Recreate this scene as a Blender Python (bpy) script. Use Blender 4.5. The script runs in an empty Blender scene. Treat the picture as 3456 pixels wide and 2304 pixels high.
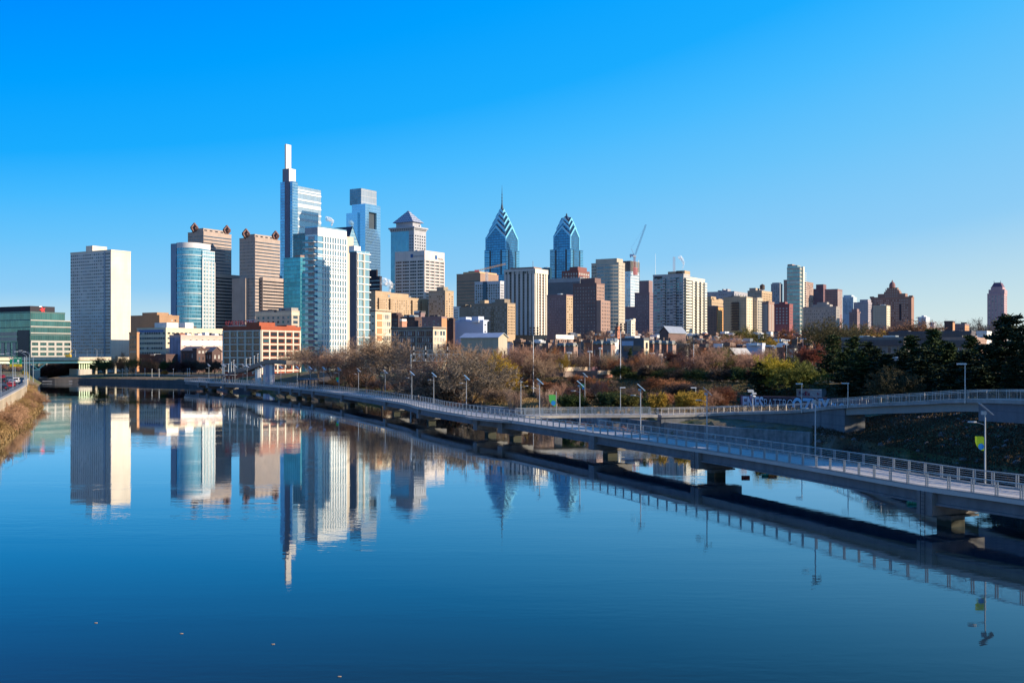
import bpy, math, random
import numpy as np
from mathutils import Vector, Matrix, noise as mnoise
R = random.Random(7)
scene = bpy.context.scene
# ------------------------------------------------------------ camera, sky, sun
K, CX, HY, HC = 3600.0, 1728.0, 1192.0, 15.0        # focal length and horizon of the photograph, eye height
cam_d = bpy.data.cameras.new('camera'); cam = bpy.data.objects.new('camera', cam_d)
scene.collection.objects.link(cam); scene.camera = cam
cam.location = (0, 0, HC); cam.rotation_euler = (math.radians(90), 0, 0)
cam_d.sensor_width = 36; cam_d.lens = 36 * K / 3456; cam_d.shift_y = (HY - 1152) / 3456
cam_d.clip_start = .5; cam_d.clip_end = 12000
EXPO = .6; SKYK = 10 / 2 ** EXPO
SUN_AZ, SUN_EL = math.radians(106), math.radians(20)   # azimuth clockwise from +Y (the view)
world = bpy.data.worlds.new('World'); scene.world = world; world.use_nodes = True
wn = world.node_tree; wn.nodes.clear()
sky = wn.nodes.new('ShaderNodeTexSky'); sky.sky_type = 'NISHITA'; sky.sun_disc = False
sky.sun_elevation = SUN_EL; sky.sun_rotation = SUN_AZ; sky.air_density = 1.0; sky.dust_density = 0; sky.ozone_density = 3
# the deep late autumn blue of the day: each channel of the sky gets its own contrast, paler towards the sun on the right
def wnode(t, **kw):
    x = wn.nodes.new(t)
    for k, v in kw.items(): setattr(x, k, v)
    return x
def wm(op, a, b=0.0, c=None, clamp=False):
    x = wnode('ShaderNodeMath', operation=op, use_clamp=clamp)
    for i, v in enumerate((a, b, c)):
        if v is None: continue
        if isinstance(v, bpy.types.NodeSocket): wn.links.new(v, x.inputs[i])
        else: x.inputs[i].default_value = v
    return x.outputs[0]
def wstep(v, lo, hi):
    x = wnode('ShaderNodeMapRange', interpolation_type='SMOOTHSTEP'); wn.links.new(v, x.inputs[0]); x.inputs[1].default_value = lo; x.inputs[2].default_value = hi; return x.outputs[0]
tc = wnode('ShaderNodeTexCoord'); sd = wnode('ShaderNodeSeparateXYZ'); wn.links.new(tc.outputs['Generated'], sd.inputs[0])
el_ = wm('MULTIPLY', wm('MAXIMUM', sd.outputs[2], 0.0), wm('MAXIMUM', wm('MULTIPLY_ADD', wm('ADD', sd.outputs[0], .36), -.70, 1.0), .42))
rp_ = wnode('ShaderNodeValToRGB'); wn.links.new(el_, rp_.inputs[0]); rp_.color_ramp.interpolation = 'LINEAR'
def lin(c): return tuple((v / 255 / 12.92 if v <= 10 else ((v / 255 + .055) / 1.055) ** 2.4) for v in c) + (1,)
SKYC = [(0, (226, 231, 228)), (.0174, (205, 228, 232)), (.056, (142, 205, 246)), (.101, (105, 196, 251)), (.139, (70, 186, 255)), (.176, (26, 172, 255)), (.236, (0, 160, 255)), (.293, (0, 145, 255)), (.55, (10, 118, 225)), (1, (12, 90, 190))]
while len(rp_.color_ramp.elements) < len(SKYC): rp_.color_ramp.elements.new(.5)
for e_, (p_, c_) in zip(rp_.color_ramp.elements, SKYC): e_.position = p_
for e_, (p_, c_) in zip(rp_.color_ramp.elements, SKYC): e_.color = lin(c_)
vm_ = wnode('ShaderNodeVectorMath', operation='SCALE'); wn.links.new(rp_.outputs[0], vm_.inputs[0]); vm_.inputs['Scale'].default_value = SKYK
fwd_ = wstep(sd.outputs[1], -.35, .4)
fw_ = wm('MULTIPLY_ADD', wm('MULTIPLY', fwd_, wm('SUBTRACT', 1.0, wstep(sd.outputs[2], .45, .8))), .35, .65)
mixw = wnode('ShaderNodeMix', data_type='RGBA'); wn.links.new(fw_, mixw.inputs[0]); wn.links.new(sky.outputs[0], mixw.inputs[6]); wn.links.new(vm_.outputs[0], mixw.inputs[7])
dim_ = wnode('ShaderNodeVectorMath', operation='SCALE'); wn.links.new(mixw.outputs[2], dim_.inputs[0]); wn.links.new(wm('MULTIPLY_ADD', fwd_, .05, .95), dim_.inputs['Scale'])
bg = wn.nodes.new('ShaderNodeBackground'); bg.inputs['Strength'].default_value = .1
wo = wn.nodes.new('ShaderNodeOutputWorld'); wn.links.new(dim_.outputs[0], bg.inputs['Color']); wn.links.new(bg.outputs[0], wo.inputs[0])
sun_d = bpy.data.lights.new('sun', 'SUN'); sun_d.energy = 4.7; sun_d.angle = math.radians(.5); sun_d.color = (1, .83, .62)
sun = bpy.data.objects.new('sun', sun_d); scene.collection.objects.link(sun)
sdir = Vector((math.sin(SUN_AZ) * math.cos(SUN_EL), math.cos(SUN_AZ) * math.cos(SUN_EL), math.sin(SUN_EL)))
sun.rotation_euler = sdir.to_track_quat('Z', 'Y').to_euler(); sun.location = (200, -50, 200)
scene.view_settings.view_transform = 'Standard'; scene.view_settings.look = 'None'
scene.view_settings.exposure = EXPO; scene.view_settings.gamma = 1
# ------------------------------------------------------------ helpers
COL = bpy.data.collections.new('place')   # linked to the scene once everything is in it
def PX(px, Y): return (px - CX) / K * Y
def PZ(py, Y): return HC - (py - HY) / K * Y
def tag(o, label=None, cat=None, group=None, kind=None):
    if label: o['label'] = label
    if cat: o['category'] = cat
    if group: o['group'] = group
    if kind: o['kind'] = kind
    return o
def empty(name, loc=(0, 0, 0), rz=0, label=None, cat=None, group=None):
    o = bpy.data.objects.new(name, None); o.empty_display_size = .5; COL.objects.link(o)
    o.location = loc; o.rotation_euler = (0, 0, rz); tag(o, label, cat, group); return o
def add(name, me, parent=None, loc=None, mat=None):
    o = bpy.data.objects.new(name, me); COL.objects.link(o)
    if parent is not None: o.parent = parent
    if loc is not None: o.location = loc
    return o
def copy_tree(o, kids, parent=None):
    c = o.copy(); COL.objects.link(c)
    if parent is not None: c.parent = parent
    for ch in kids.get(o.name, []): copy_tree(ch, kids, c)
    return c
def kids_map(o):
    k = {}
    def rec(x):
        k[x.name] = list(x.children)
        for ch in x.children: rec(ch)
    rec(o); return k
class MB:
    def __init__(s): s.v = []; s.f = []; s.m = []; s.mi = 0
    def quad(s, *p):
        n = len(s.v); s.v += [tuple(q) for q in p]; s.f.append(tuple(range(n, n + len(p)))); s.m.append(s.mi); return s
    def box(s, x0, x1, y0, y1, z0, z1):
        n = len(s.v)
        s.v += [(x0, y0, z0), (x1, y0, z0), (x1, y1, z0), (x0, y1, z0), (x0, y0, z1), (x1, y0, z1), (x1, y1, z1), (x0, y1, z1)]
        for f in ((0, 3, 2, 1), (4, 5, 6, 7), (0, 1, 5, 4), (1, 2, 6, 5), (2, 3, 7, 6), (3, 0, 4, 7)):
            s.f.append(tuple(n + i for i in f)); s.m.append(s.mi)
        return s
    def prism(s, poly, z0, z1):
        n = len(s.v); k = len(poly)
        s.v += [(x, y, z0) for x, y in poly] + [(x, y, z1) for x, y in poly]
        for i in range(k):
            j = (i + 1) % k; s.f.append((n + i, n + j, n + k + j, n + k + i)); s.m.append(s.mi)
        s.f.append(tuple(n + k + i for i in range(k))); s.m.append(s.mi)
        s.f.append(tuple(n + k - 1 - i for i in range(k))); s.m.append(s.mi); return s
    def tube(s, p0, p1, r0, r1=None, n=6, cap=True):
        p0 = Vector(p0); p1 = Vector(p1); r1 = r0 if r1 is None else r1
        d = (p1 - p0)
        if d.length < 1e-6: return s
        d.normalize(); a = d.orthogonal().normalized(); b = d.cross(a); k = len(s.v)
        for p, r in ((p0, r0), (p1, r1)):
            for i in range(n):
                t = 2 * math.pi * i / n; s.v.append(tuple(p + a * (r * math.cos(t)) + b * (r * math.sin(t))))
        for i in range(n):
            j = (i + 1) % n; s.f.append((k + i, k + j, k + n + j, k + n + i)); s.m.append(s.mi)
        if cap:
            s.f.append(tuple(k + n - 1 - i for i in range(n))); s.m.append(s.mi)
            s.f.append(tuple(k + n + i for i in range(n))); s.m.append(s.mi)
        return s
    def beam(s, p0, p1, w, h):
        """box from p0 to p1, w wide sideways and h high, hanging below the line"""
        p0 = Vector(p0); p1 = Vector(p1); d = (p1 - p0).normalized(); q = Vector((d.y, -d.x, 0))
        if q.length < 1e-4: q = Vector((1, 0, 0))
        q = q.normalized() * w / 2; u = Vector((0, 0, h)); n = len(s.v)
        for p in (p0, p1): s.v += [tuple(p - q - u), tuple(p + q - u), tuple(p + q), tuple(p - q)]
        for f in ((0, 1, 2, 3), (7, 6, 5, 4), (0, 4, 5, 1), (1, 5, 6, 2), (2, 6, 7, 3), (3, 7, 4, 0)):
            s.f.append(tuple(n + i for i in f)); s.m.append(s.mi)
        return s
    def mesh(s, name, mats):
        me = bpy.data.meshes.new(name); me.from_pydata(s.v, [], s.f)
        for m in (mats if isinstance(mats, (list, tuple)) else [mats]): me.materials.append(m)
        if any(s.m): me.polygons.foreach_set('material_index', s.m)
        me.update(); return me
    def build(s, name, mats, parent=None, loc=None, smooth=False):
        me = s.mesh(name, mats)
        if smooth: me.polygons.foreach_set('use_smooth', [True] * len(s.f))
        return add(name, me, parent, loc)
# ------------------------------------------------------------ materials
class N:
    """tiny node-expression helper"""
    def __init__(s, name):
        s.mat = bpy.data.materials.new(name); s.mat.use_nodes = True; s.t = s.mat.node_tree
        s.b = s.t.nodes['Principled BSDF']
    def n(s, typ, **kw):
        x = s.t.nodes.new(typ)
        for k, v in kw.items(): setattr(x, k, v)
        return x
    def put(s, sock, v):
        if isinstance(v, bpy.types.NodeSocket): s.t.links.new(v, sock)
        elif isinstance(v, (tuple, list)) and len(v) == 3 and sock.type == 'RGBA': sock.default_value = (*v, 1)
        else: sock.default_value = v
    def m(s, op, a, b=0.0, c=None):
        x = s.n('ShaderNodeMath', operation=op); s.put(x.inputs[0], a); s.put(x.inputs[1], b)
        if c is not None: s.put(x.inputs[2], c)
        return x.outputs[0]
    def mix(s, f, a, b, mode='MIX'):
        x = s.n('ShaderNodeMix', data_type='RGBA', blend_type=mode); s.put(x.inputs[0], f); s.put(x.inputs[6], a); s.put(x.inputs[7], b)
        return x.outputs[2]
    def noise(s, scale, detail=3, vec=None, rough=.5):
        x = s.n('ShaderNodeTexNoise'); x.inputs['Scale'].default_value = scale; x.inputs['Detail'].default_value = detail
        x.inputs['Roughness'].default_value = rough
        if vec is not None: s.t.links.new(vec, x.inputs['Vector'])
        return x.outputs['Fac']
    def obj(s): return s.n('ShaderNodeTexCoord').outputs['Object']
    def sep(s, v): x = s.n('ShaderNodeSeparateXYZ'); s.t.links.new(v, x.inputs[0]); return x.outputs
    def ramp(s, f, lo, hi):
        x = s.n('ShaderNodeMapRange'); s.put(x.inputs[0], f); x.inputs[1].default_value = lo; x.inputs[2].default_value = hi
        return x.outputs[0]
    def setp(s, **kw):
        for k, v in kw.items(): s.put(s.b.inputs[k.replace('_', ' ')], v)
    def bump(s, h, strength, dist=1.0):
        x = s.n('ShaderNodeBump'); x.inputs['Strength'].default_value = strength; x.inputs['Distance'].default_value = dist
        s.put(x.inputs['Height'], h); s.t.links.new(x.outputs[0], s.b.inputs['Normal'])
_M = {}
def plain(name, c, rough=.8, metal=0.0, var=.18, scale=.6, spec=.4):
    if name in _M: return _M[name]
    q = N(name); f = q.noise(scale, 4, q.obj())
    lo = tuple(x * (1 - var) for x in c); hi = tuple(min(1, x * (1 + var)) for x in c)
    q.setp(Base_Color=q.mix(q.ramp(f, .3, .7), lo, hi), Roughness=rough, Metallic=metal)
    q.b.inputs['Specular IOR Level'].default_value = spec
    _M[name] = q.mat; return q.mat
def wall(name, c, joint=0.0, floor=3.2, var=.13, rough=.85, vert=0.0, bay=4.0):
    """masonry: blotchy weathering, vertical streaks, optional floor joints and panel joints"""
    if name in _M: return _M[name]
    q = N(name); o = q.obj(); sp = q.sep(o)
    f1 = q.noise(.12, 4, o); mp = q.n('ShaderNodeMapping'); q.t.links.new(o, mp.inputs[0]); mp.inputs['Scale'].default_value = (.9, .9, .05)
    f2 = q.noise(1.0, 3, mp.outputs[0]); f3 = q.noise(1.7, 3, o)
    f = q.m('ADD', q.m('MULTIPLY', f1, .45), q.m('ADD', q.m('MULTIPLY', f2, .35), q.m('MULTIPLY', f3, .2)))
    lo = tuple(x * (1 - var) for x in c); hi = tuple(min(1, x * (1 + var)) for x in c)
    col = q.mix(q.ramp(f, .36, .64), lo, hi)
    if joint:
        fz = q.m('FRACT', q.m('DIVIDE', sp[2], floor)); j = q.m('LESS_THAN', fz, .09)
        if vert:
            h = q.m('ADD', sp[0], sp[1]); fv = q.m('FRACT', q.m('DIVIDE', h, bay)); j = q.m('MAXIMUM', j, q.m('LESS_THAN', fv, .05))
        col = q.mix(q.m('MULTIPLY', j, joint), col, tuple(x * .45 for x in c))
    q.setp(Base_Color=col, Roughness=rough); _M[name] = q.mat; return q.mat
def curtain(name, tint, frame, bay, fl, mw=.1, fw=.16, rough=.12, metal=.7, vary=.3, spandrel=None, sw=0.0):
    """glass curtain wall: panes on a bay and floor grid, each pane a little different, mullions and floor edges"""
    if name in _M: return _M[name]
    q = N(name); o = q.obj(); sp = q.sep(o); g = q.n('ShaderNodeNewGeometry')
    vt = q.n('ShaderNodeVectorTransform', vector_type='NORMAL', convert_from='WORLD', convert_to='OBJECT')
    q.t.links.new(g.outputs['True Normal'], vt.inputs[0]); nn = q.sep(vt.outputs[0])
    ax = q.m('ABSOLUTE', nn[0]); ay = q.m('ABSOLUTE', nn[1])
    h = q.m('ADD', q.m('MULTIPLY', sp[0], ay), q.m('MULTIPLY', sp[1], ax))
    u = q.m('DIVIDE', h, bay); v = q.m('DIVIDE', sp[2], fl); fu = q.m('FRACT', u); fv = q.m('FRACT', v)
    line = q.m('MAXIMUM', q.m('LESS_THAN', fu, mw), q.m('LESS_THAN', fv, fw))
    wn_ = q.n('ShaderNodeTexWhiteNoise', noise_dimensions='3D'); cb = q.n('ShaderNodeCombineXYZ')
    q.put(cb.inputs[0], q.m('FLOOR', u)); q.put(cb.inputs[1], q.m('FLOOR', v)); q.put(cb.inputs[2], q.m('ROUND', q.m('MULTIPLY', nn[0], 2.0)))
    q.t.links.new(cb.outputs[0], wn_.inputs['Vector']); rnd = wn_.outputs['Value']
    big = q.ramp(q.noise(.035, 3, o), .35, .65)
    f = q.m('ADD', q.m('MULTIPLY', rnd, .5), q.m('MULTIPLY', big, .5))
    glass = q.mix(f, tuple(x * (1 - vary) for x in tint), tuple(min(1, x * (1 + vary * .6)) for x in tint))
    if spandrel: glass = q.mix(q.m('LESS_THAN', fv, fw + sw), glass, spandrel)
    q.setp(Base_Color=q.mix(line, glass, frame), Roughness=q.m('ADD', rough, q.m('MULTIPLY', line, .35)), Metallic=q.m('MULTIPLY', q.m('SUBTRACT', 1.0, line), metal))
    q.b.inputs['Specular IOR Level'].default_value = .6
    nb = q.noise(.09, 2, o); q.bump(q.m('ADD', q.m('MULTIPLY', nb, .6), q.m('MULTIPLY', rnd, .02)), .5, .25)
    _M[name] = q.mat; return q.mat
WD = plain('glass_dark', (.03, .038, .05), .12, .25, .4, .15, .8)
WB = plain('glass_blue', (.10, .15, .20), .12, .45, .35, .15, .8)
WL = plain('window_blind', (.42, .40, .36), .45, 0, .3, .3, .5)
WG = plain('glass_teal', (.10, .22, .26), .1, .6, .3, .15, .8)
WMAT = {'d': WD, 'b': WB, 'l': WL, 'g': WG}
roofm = plain('roof_felt', (.09, .09, .095), .9)
steelm = plain('galvanised_steel', (.42, .46, .50), .38, .7, .12, 3)
# ------------------------------------------------------------ river and terrain
EAST = [(110, -200), (100, -60), (90, 20), (80, 70), (73, 100), (66, 125), (60, 150), (49, 177), (38, 190), (31, 200), (18, 222), (7, 243), (-8, 272), (-24, 300),
        (-44, 335), (-64, 372), (-84, 402), (-104, 432), (-122, 462), (-140, 500), (-180, 525), (-218, 551), (-242, 556), (-262, 640)]
WEST = [(-300, 640), (-240, 545), (-204, 457), (-178, 400), (-163, 362), (-132, 300), (-103, 226), (-82, 170), (-55, 90), (-30, 0), (-20, -200)]
RIV = EAST + WEST
def seg_d(px, py, a, b):
    ax, ay = a; bx, by = b; dx, dy = bx - ax, by - ay
    t = np.clip(((px - ax) * dx + (py - ay) * dy) / (dx * dx + dy * dy), 0, 1)
    return np.hypot(px - ax - t * dx, py - ay - t * dy)
def river_d(px, py):
    """signed distance to the river (negative on water) and True where the west bank is nearer"""
    px = np.asarray(px, float); py = np.asarray(py, float)
    de = np.min([seg_d(px, py, EAST[i], EAST[i + 1]) for i in range(len(EAST) - 1)], axis=0)
    dw = np.min([seg_d(px, py, WEST[i], WEST[i + 1]) for i in range(len(WEST) - 1)], axis=0)
    ins = np.zeros(px.shape, bool); n = len(RIV)
    for i in range(n):
        x0, y0 = RIV[i]; x1, y1 = RIV[(i + 1) % n]
        if y0 == y1: continue
        c = ((y0 > py) != (y1 > py)) & (px < (x1 - x0) * (py - y0) / (y1 - y0) + x0); ins ^= c
    d = np.minimum(de, dw); return np.where(ins, -d, d), dw < de
TER = [(-180, 560), (-110, 470), (-70, 420), (-40, 380), (4.8, 330), (30, 289), (51, 262), (75, 245), (110, 232), (260, 215)]
def terrace(px, py):
    """signed distance to the foot-to-crest line of the embankment, positive on the high park side"""
    px = np.asarray(px, float); py = np.asarray(py, float)
    t = np.min([seg_d(px, py, TER[i], TER[i + 1]) for i in range(len(TER) - 1)], axis=0)
    up = py > np.interp(px, [p[0] for p in TER], [p[1] for p in TER]); return np.where(up, t, -t)
def ground_arr(px, py):
    d, w = river_d(px, py); px = np.asarray(px, float); py = np.asarray(py, float)
    ze = np.interp(d, [-6, -.4, .4, 5, 30, 58, 200], [-3, -1.6, 1.7, 2.6, 3.2, 3.7, 3.9])
    tt = terrace(px, py); zt_ = np.interp(tt, [-16, 0, 60, 300], [0, 4.0, 5.0, 5.6]); ze = np.where(d > 0, np.maximum(ze, 3.5 * np.clip((d - 2) / 3, 0, 1) * (tt > -16) + zt_), ze)
    zn = np.interp(d, [-6, -.4, .4, 4, 30, 70, 200], [-3, -1.6, 2.0, 2.8, 3.6, 4.6, 6.0])       # the north bank, seen across the water
    far = np.clip((py - 430) / 80, 0, 1) * np.clip((-60 - px) / 60, 0, 1)
    ze = ze * (1 - far) + zn * far
    # right bank: rocks rising under the ramp
    rk = np.clip((px - 52) / 10, 0, 1) * np.clip((190 - py) / 15, 0, 1)
    zr = np.interp(d, [-6, -.4, .4, 12, 24, 50, 80], [-3, -1.2, .3, 4.6, 7.0, 8.6, 10]); ze = ze * (1 - rk) + zr * rk
    zw = np.interp(d, [-6, -.4, .4, 5, 7, 200], [-3, -1.0, .3, 2.6, 5.35, 5.4])
    return np.where(w, zw, ze)
def gz(x, y): return float(ground_arr(np.array([x]), np.array([y]))[0])
def axis(lo, hi, mid0, mid1, step, grow):
    a = list(np.arange(mid0, mid1 + .1, step)); s = step; x = mid0
    while x > lo: s *= grow; x -= s; a.insert(0, x)
    s = step; x = mid1
    while x < hi: s *= grow; x += s; a.append(x)
    return np.array(a)
gxs = axis(-2600, 2600, -320, 190, 3.0, 1.18); gys = axis(-700, 3000, 60, 640, 3.0, 1.18)
GX, GY = np.meshgrid(gxs, gys); GZ = ground_arr(GX.ravel(), GY.ravel()).reshape(GX.shape)
rn = np.random.RandomState(3); GZ = GZ + np.where(GZ > 1.0, rn.uniform(-.12, .12, GX.shape), 0)
nx, ny = len(gxs), len(gys); idx = np.arange(nx * ny).reshape(ny, nx)
fc = np.stack([idx[:-1, :-1], idx[:-1, 1:], idx[1:, 1:], idx[1:, :-1]], -1).reshape(-1, 4)
me = bpy.data.meshes.new('ground'); me.from_pydata(np.stack([GX, GY, GZ], -1).reshape(-1, 3).tolist(), [], fc.tolist())
q = N('ground_mix'); o = q.obj(); sp = q.sep(o); n1 = q.noise(.035, 5, o); n2 = q.noise(.5, 5, o, .7); n3 = q.noise(3.0, 3, o)
dirt = q.mix(n3, (.10, .07, .045), (.20, .14, .08)); grass = q.mix(n3, (.05, .075, .02), (.12, .13, .04)); dry = q.mix(n3, (.20, .13, .05), (.34, .23, .10))
c = q.mix(q.ramp(n1, .42, .56), dirt, grass); c = q.mix(q.ramp(n2, .5, .7), c, dry)
q.setp(Base_Color=c, Roughness=.95); q.bump(n2, .6, .4); me.materials.append(q.mat)
gob = add('ground', me); tag(gob, kind='structure')
# water
q = N('river_water'); o = q.obj()
def stretched(sc, x, y, det=3, r=.5):
    mp = q.n('ShaderNodeMapping'); q.t.links.new(o, mp.inputs[0]); mp.inputs['Scale'].default_value = (x, y, 1); return q.noise(sc, det, mp.outputs[0], r)
w1 = stretched(1.0, .55, 1.5, 3); w2 = stretched(.13, 1, 1.8, 2); patch = stretched(.012, .5, 3.2, 4, .6)
calm = q.m('ADD', .35, q.m('MULTIPLY', q.ramp(patch, .45, .68), 2.6))
hgt = q.m('MULTIPLY', q.m('ADD', q.m('MULTIPLY', w1, .0042), q.m('MULTIPLY', w2, .0045)), calm)
# turbid water: a dull body under a mirror that falls away quickly as the view steepens
q.t.nodes.remove(q.b); q.b = None; t_ = q.t; bp_ = q.n('ShaderNodeBump'); bp_.inputs['Strength'].default_value = 1; bp_.inputs['Distance'].default_value = 1; q.put(bp_.inputs['Height'], hgt)
fr = q.n('ShaderNodeFresnel'); fr.inputs['IOR'].default_value = 1.333; t_.links.new(bp_.outputs[0], fr.inputs['Normal'])
x_ = q.n('ShaderNodeMath', operation='MULTIPLY_ADD', use_clamp=True); t_.links.new(fr.outputs[0], x_.inputs[0]); x_.inputs[1].default_value = 1.95; x_.inputs[2].default_value = -.25
df = q.n('ShaderNodeBsdfDiffuse'); df.inputs['Color'].default_value = (.010, .028, .040, 1); gl_ = q.n('ShaderNodeBsdfGlossy'); gl_.inputs['Color'].default_value = (.90, .96, 1, 1); gl_.inputs['Roughness'].default_value = .02; t_.links.new(bp_.outputs[0], gl_.inputs['Normal'])
ms = q.n('ShaderNodeMixShader'); t_.links.new(x_.outputs[0], ms.inputs[0]); t_.links.new(df.outputs[0], ms.inputs[1]); t_.links.new(gl_.outputs[0], ms.inputs[2]); t_.links.new(ms.outputs[0], t_.nodes['Material Output'].inputs['Surface'])
MB().quad((-420, -260, 0), (200, -260, 0), (200, 700, 0), (-420, 700, 0)).build('river_water', q.mat)['kind'] = 'structure'
# ------------------------------------------------------------ boardwalk over the water
conc = wall('boardwalk_concrete', (.34, .32, .29), .5, 1.2, .3); concd = wall('pier_concrete', (.18, .17, .16), 0, 3, .4); _q = concd.node_tree
gird = wall('girder_concrete', (.22, .23, .24), .6, 50, .45, .8, .8, 12)
tn = N('tide'); bpy.data.materials.remove(tn.mat); tn.mat = concd; tn.t = concd.node_tree; tn.b = tn.t.nodes['Principled BSDF']
old_ = tn.b.inputs['Base Color'].links[0].from_socket; o_ = tn.obj(); sz = tn.sep(o_); edge = tn.m('ADD', sz[2], tn.m('MULTIPLY', tn.noise(1.5, 3, o_), .5))
tn.put(tn.b.inputs['Base Color'], tn.mix(tn.ramp(edge, .75, .95), (.035, .038, .025), old_))
ZD = 3.46
FE = [(78, 0), (62, 38), (40.0, 83.4), (35.2, 92.7), (30.2, 107.6), (24.7, 122.2), (20.6, 132), (10.9, 155.5), (-.2, 182), (-8.2, 197), (-19.5, 226), (-27.6, 253), (-55, 319.5), (-74.7, 358), (-104, 403), (-132, 440), (-139, 452)]
def smooth(pts, step):
    P_ = [Vector((*p, 0)) if len(p) == 2 else Vector(p) for p in pts]; out = []
    for i in range(len(P_) - 1):
        p0 = P_[max(i - 1, 0)]; p1 = P_[i]; p2 = P_[i + 1]; p3 = P_[min(i + 2, len(P_) - 1)]
        n = max(2, int((p2 - p1).length / .5))
        for k in range(n):
            t = k / n; out.append(.5 * ((2 * p1) + (p2 - p0) * t + (2 * p0 - 5 * p1 + 4 * p2 - p3) * t * t + (3 * p1 - 3 * p2 + p3 - p0) * t ** 3))
    out.append(P_[-1]); res = [out[0]]; acc = 0
    for a, b in zip(out, out[1:]):
        L = (b - a).length
        while acc + L >= step and L > 0:
            a = a.lerp(b, (step - acc) / L); res.append(a.copy()); acc = 0; L = (b - a).length
        acc += L
    return res
def side(pts, i, off):
    a = pts[max(i - 1, 0)]; b = pts[min(i + 1, len(pts) - 1)]; d = b - a; d.z = 0; d.normalize(); return pts[i] + Vector((d.y, -d.x, 0)) * off
def ribbon(mb, pts, o0, o1, top, bot):
    """a slab following pts between two sideways offsets"""
    for i in range(len(pts) - 1):
        a0, a1, b0, b1 = side(pts, i, o0), side(pts, i, o1), side(pts, i + 1, o0), side(pts, i + 1, o1); n = len(mb.v)
        for p in (a0, a1, b0, b1): mb.v += [(p.x, p.y, p.z + bot), (p.x, p.y, p.z + top)]
        for f in ((1, 3, 7, 5), (0, 4, 6, 2), (0, 1, 5, 4), (2, 6, 7, 3)): mb.f.append(tuple(n + k for k in f)); mb.m.append(mb.mi)
        if i == 0: mb.f.append((n, n + 2, n + 3, n + 1)); mb.m.append(mb.mi)
        if i == len(pts) - 2: mb.f.append((n + 4, n + 5, n + 7, n + 6)); mb.m.append(mb.mi)
    return mb
FP = smooth(FE, 2.3)
for p in FP: p.z = ZD
bw = empty('boardwalk', (0, 0, 0), 0, 'long pale concrete boardwalk on piers curving along the river with metal railings', 'boardwalk')
q = N('deck_planks'); o = q.obj(); n1 = q.noise(.8, 4, o); n2 = q.noise(9, 2, o)
q.setp(Base_Color=q.mix(q.m('ADD', q.m('MULTIPLY', n1, .6), q.m('MULTIPLY', n2, .4)), (.36, .34, .31), (.62, .57, .50)), Roughness=.85)
WID = 6.0
ribbon(MB(), FP, 0, WID, 0, -.34).build('deck', q.mat, bw)
kb = MB(); ribbon(kb, FP, .002, .3, .12, .002); kb.build('kerb', conc, bw); kb = MB(); ribbon(kb, FP, WID - .3, WID - .002, .12, .002); kb.build('kerb', conc, bw)
for o0 in (.45, WID - 1.2):
    g = MB(); ribbon(g, FP, o0, o0 + .55, -.342, -1.25); ribbon(g, FP, o0 - .22, o0 + .72, -1.252, -1.45); g.build('girder', gird, bw)
def at_px(pts, px):
    """point of a path where it crosses the sight line of a picture column"""
    for a, b in zip(pts, pts[1:]):
        if a.y < 15: continue
        u, v = CX + K * a.x / a.y - px, CX + K * b.x / b.y - px
        if u >= 0 >= v: return a.lerp(b, u / (u - v) if u != v else 0)
    return pts[on_path(pts, px)].copy()
def on_path(pts, px):
    best = min(range(len(pts)), key=lambda i: abs(CX + K * pts[i].x / pts[i].y - px) if pts[i].y > 15 else 1e9); return best
railm = plain('rail_steel', (.30, .34, .38), .42, .55, .15, 2)
def rail_run(parent, pts, off, hz, name='railing', post=True, bars=6, step=1):
    pl = [side(pts, i, off) for i in range(len(pts))]; r = MB()
    for a, b in zip(pl, pl[1:]):
        r.beam(a + Vector((0, 0, hz)), b + Vector((0, 0, hz)), .11, .07)
        for k in range(bars): h = .16 + k * (hz - .34) / (bars - 1) * 1.0; r.beam(a + Vector((0, 0, h + .03)), b + Vector((0, 0, h + .03)), .028, .028)
    ro = r.build(name, railm, parent)
    order = sorted(range(0, len(pl), step), key=lambda i: pl[i].length if pl[i].y > 40 else 1e6 + pl[i].length)
    def post_mb(mb, i, loc=None):
        p = pl[i]; t = (pl[min(i + 1, len(pl) - 1)] - pl[max(i - 1, 0)]); t.z = 0; t.normalize(); z = Vector((0, 0, 1))
        for s_ in (-.11, .11):
            c = t * s_ + (Vector((0, 0, 0)) if loc else p); a = c + z * (hz - .02); b = c + z * .0
            mb.tube(b, a, .075, .06, 4)
        return mb
    if post:
        for i in order[:100]: post_mb(MB(), i, True).build('rail_post', railm, ro, pl[i])
        if len(order) > 100:
            m2 = MB(); [post_mb(m2, i) for i in order[100:]]; m2.build('rail_post', railm, ro)['kind'] = 'stuff'
    return ro
rail_run(bw, FP, .18, 1.32)
jn0, jn1 = on_path(FP, 1880), on_path(FP, 1660)
rail_run(bw, FP[:jn0], WID - .18, 1.32); rail_run(bw, FP[jn1:], WID - .18, 1.32)
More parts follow.
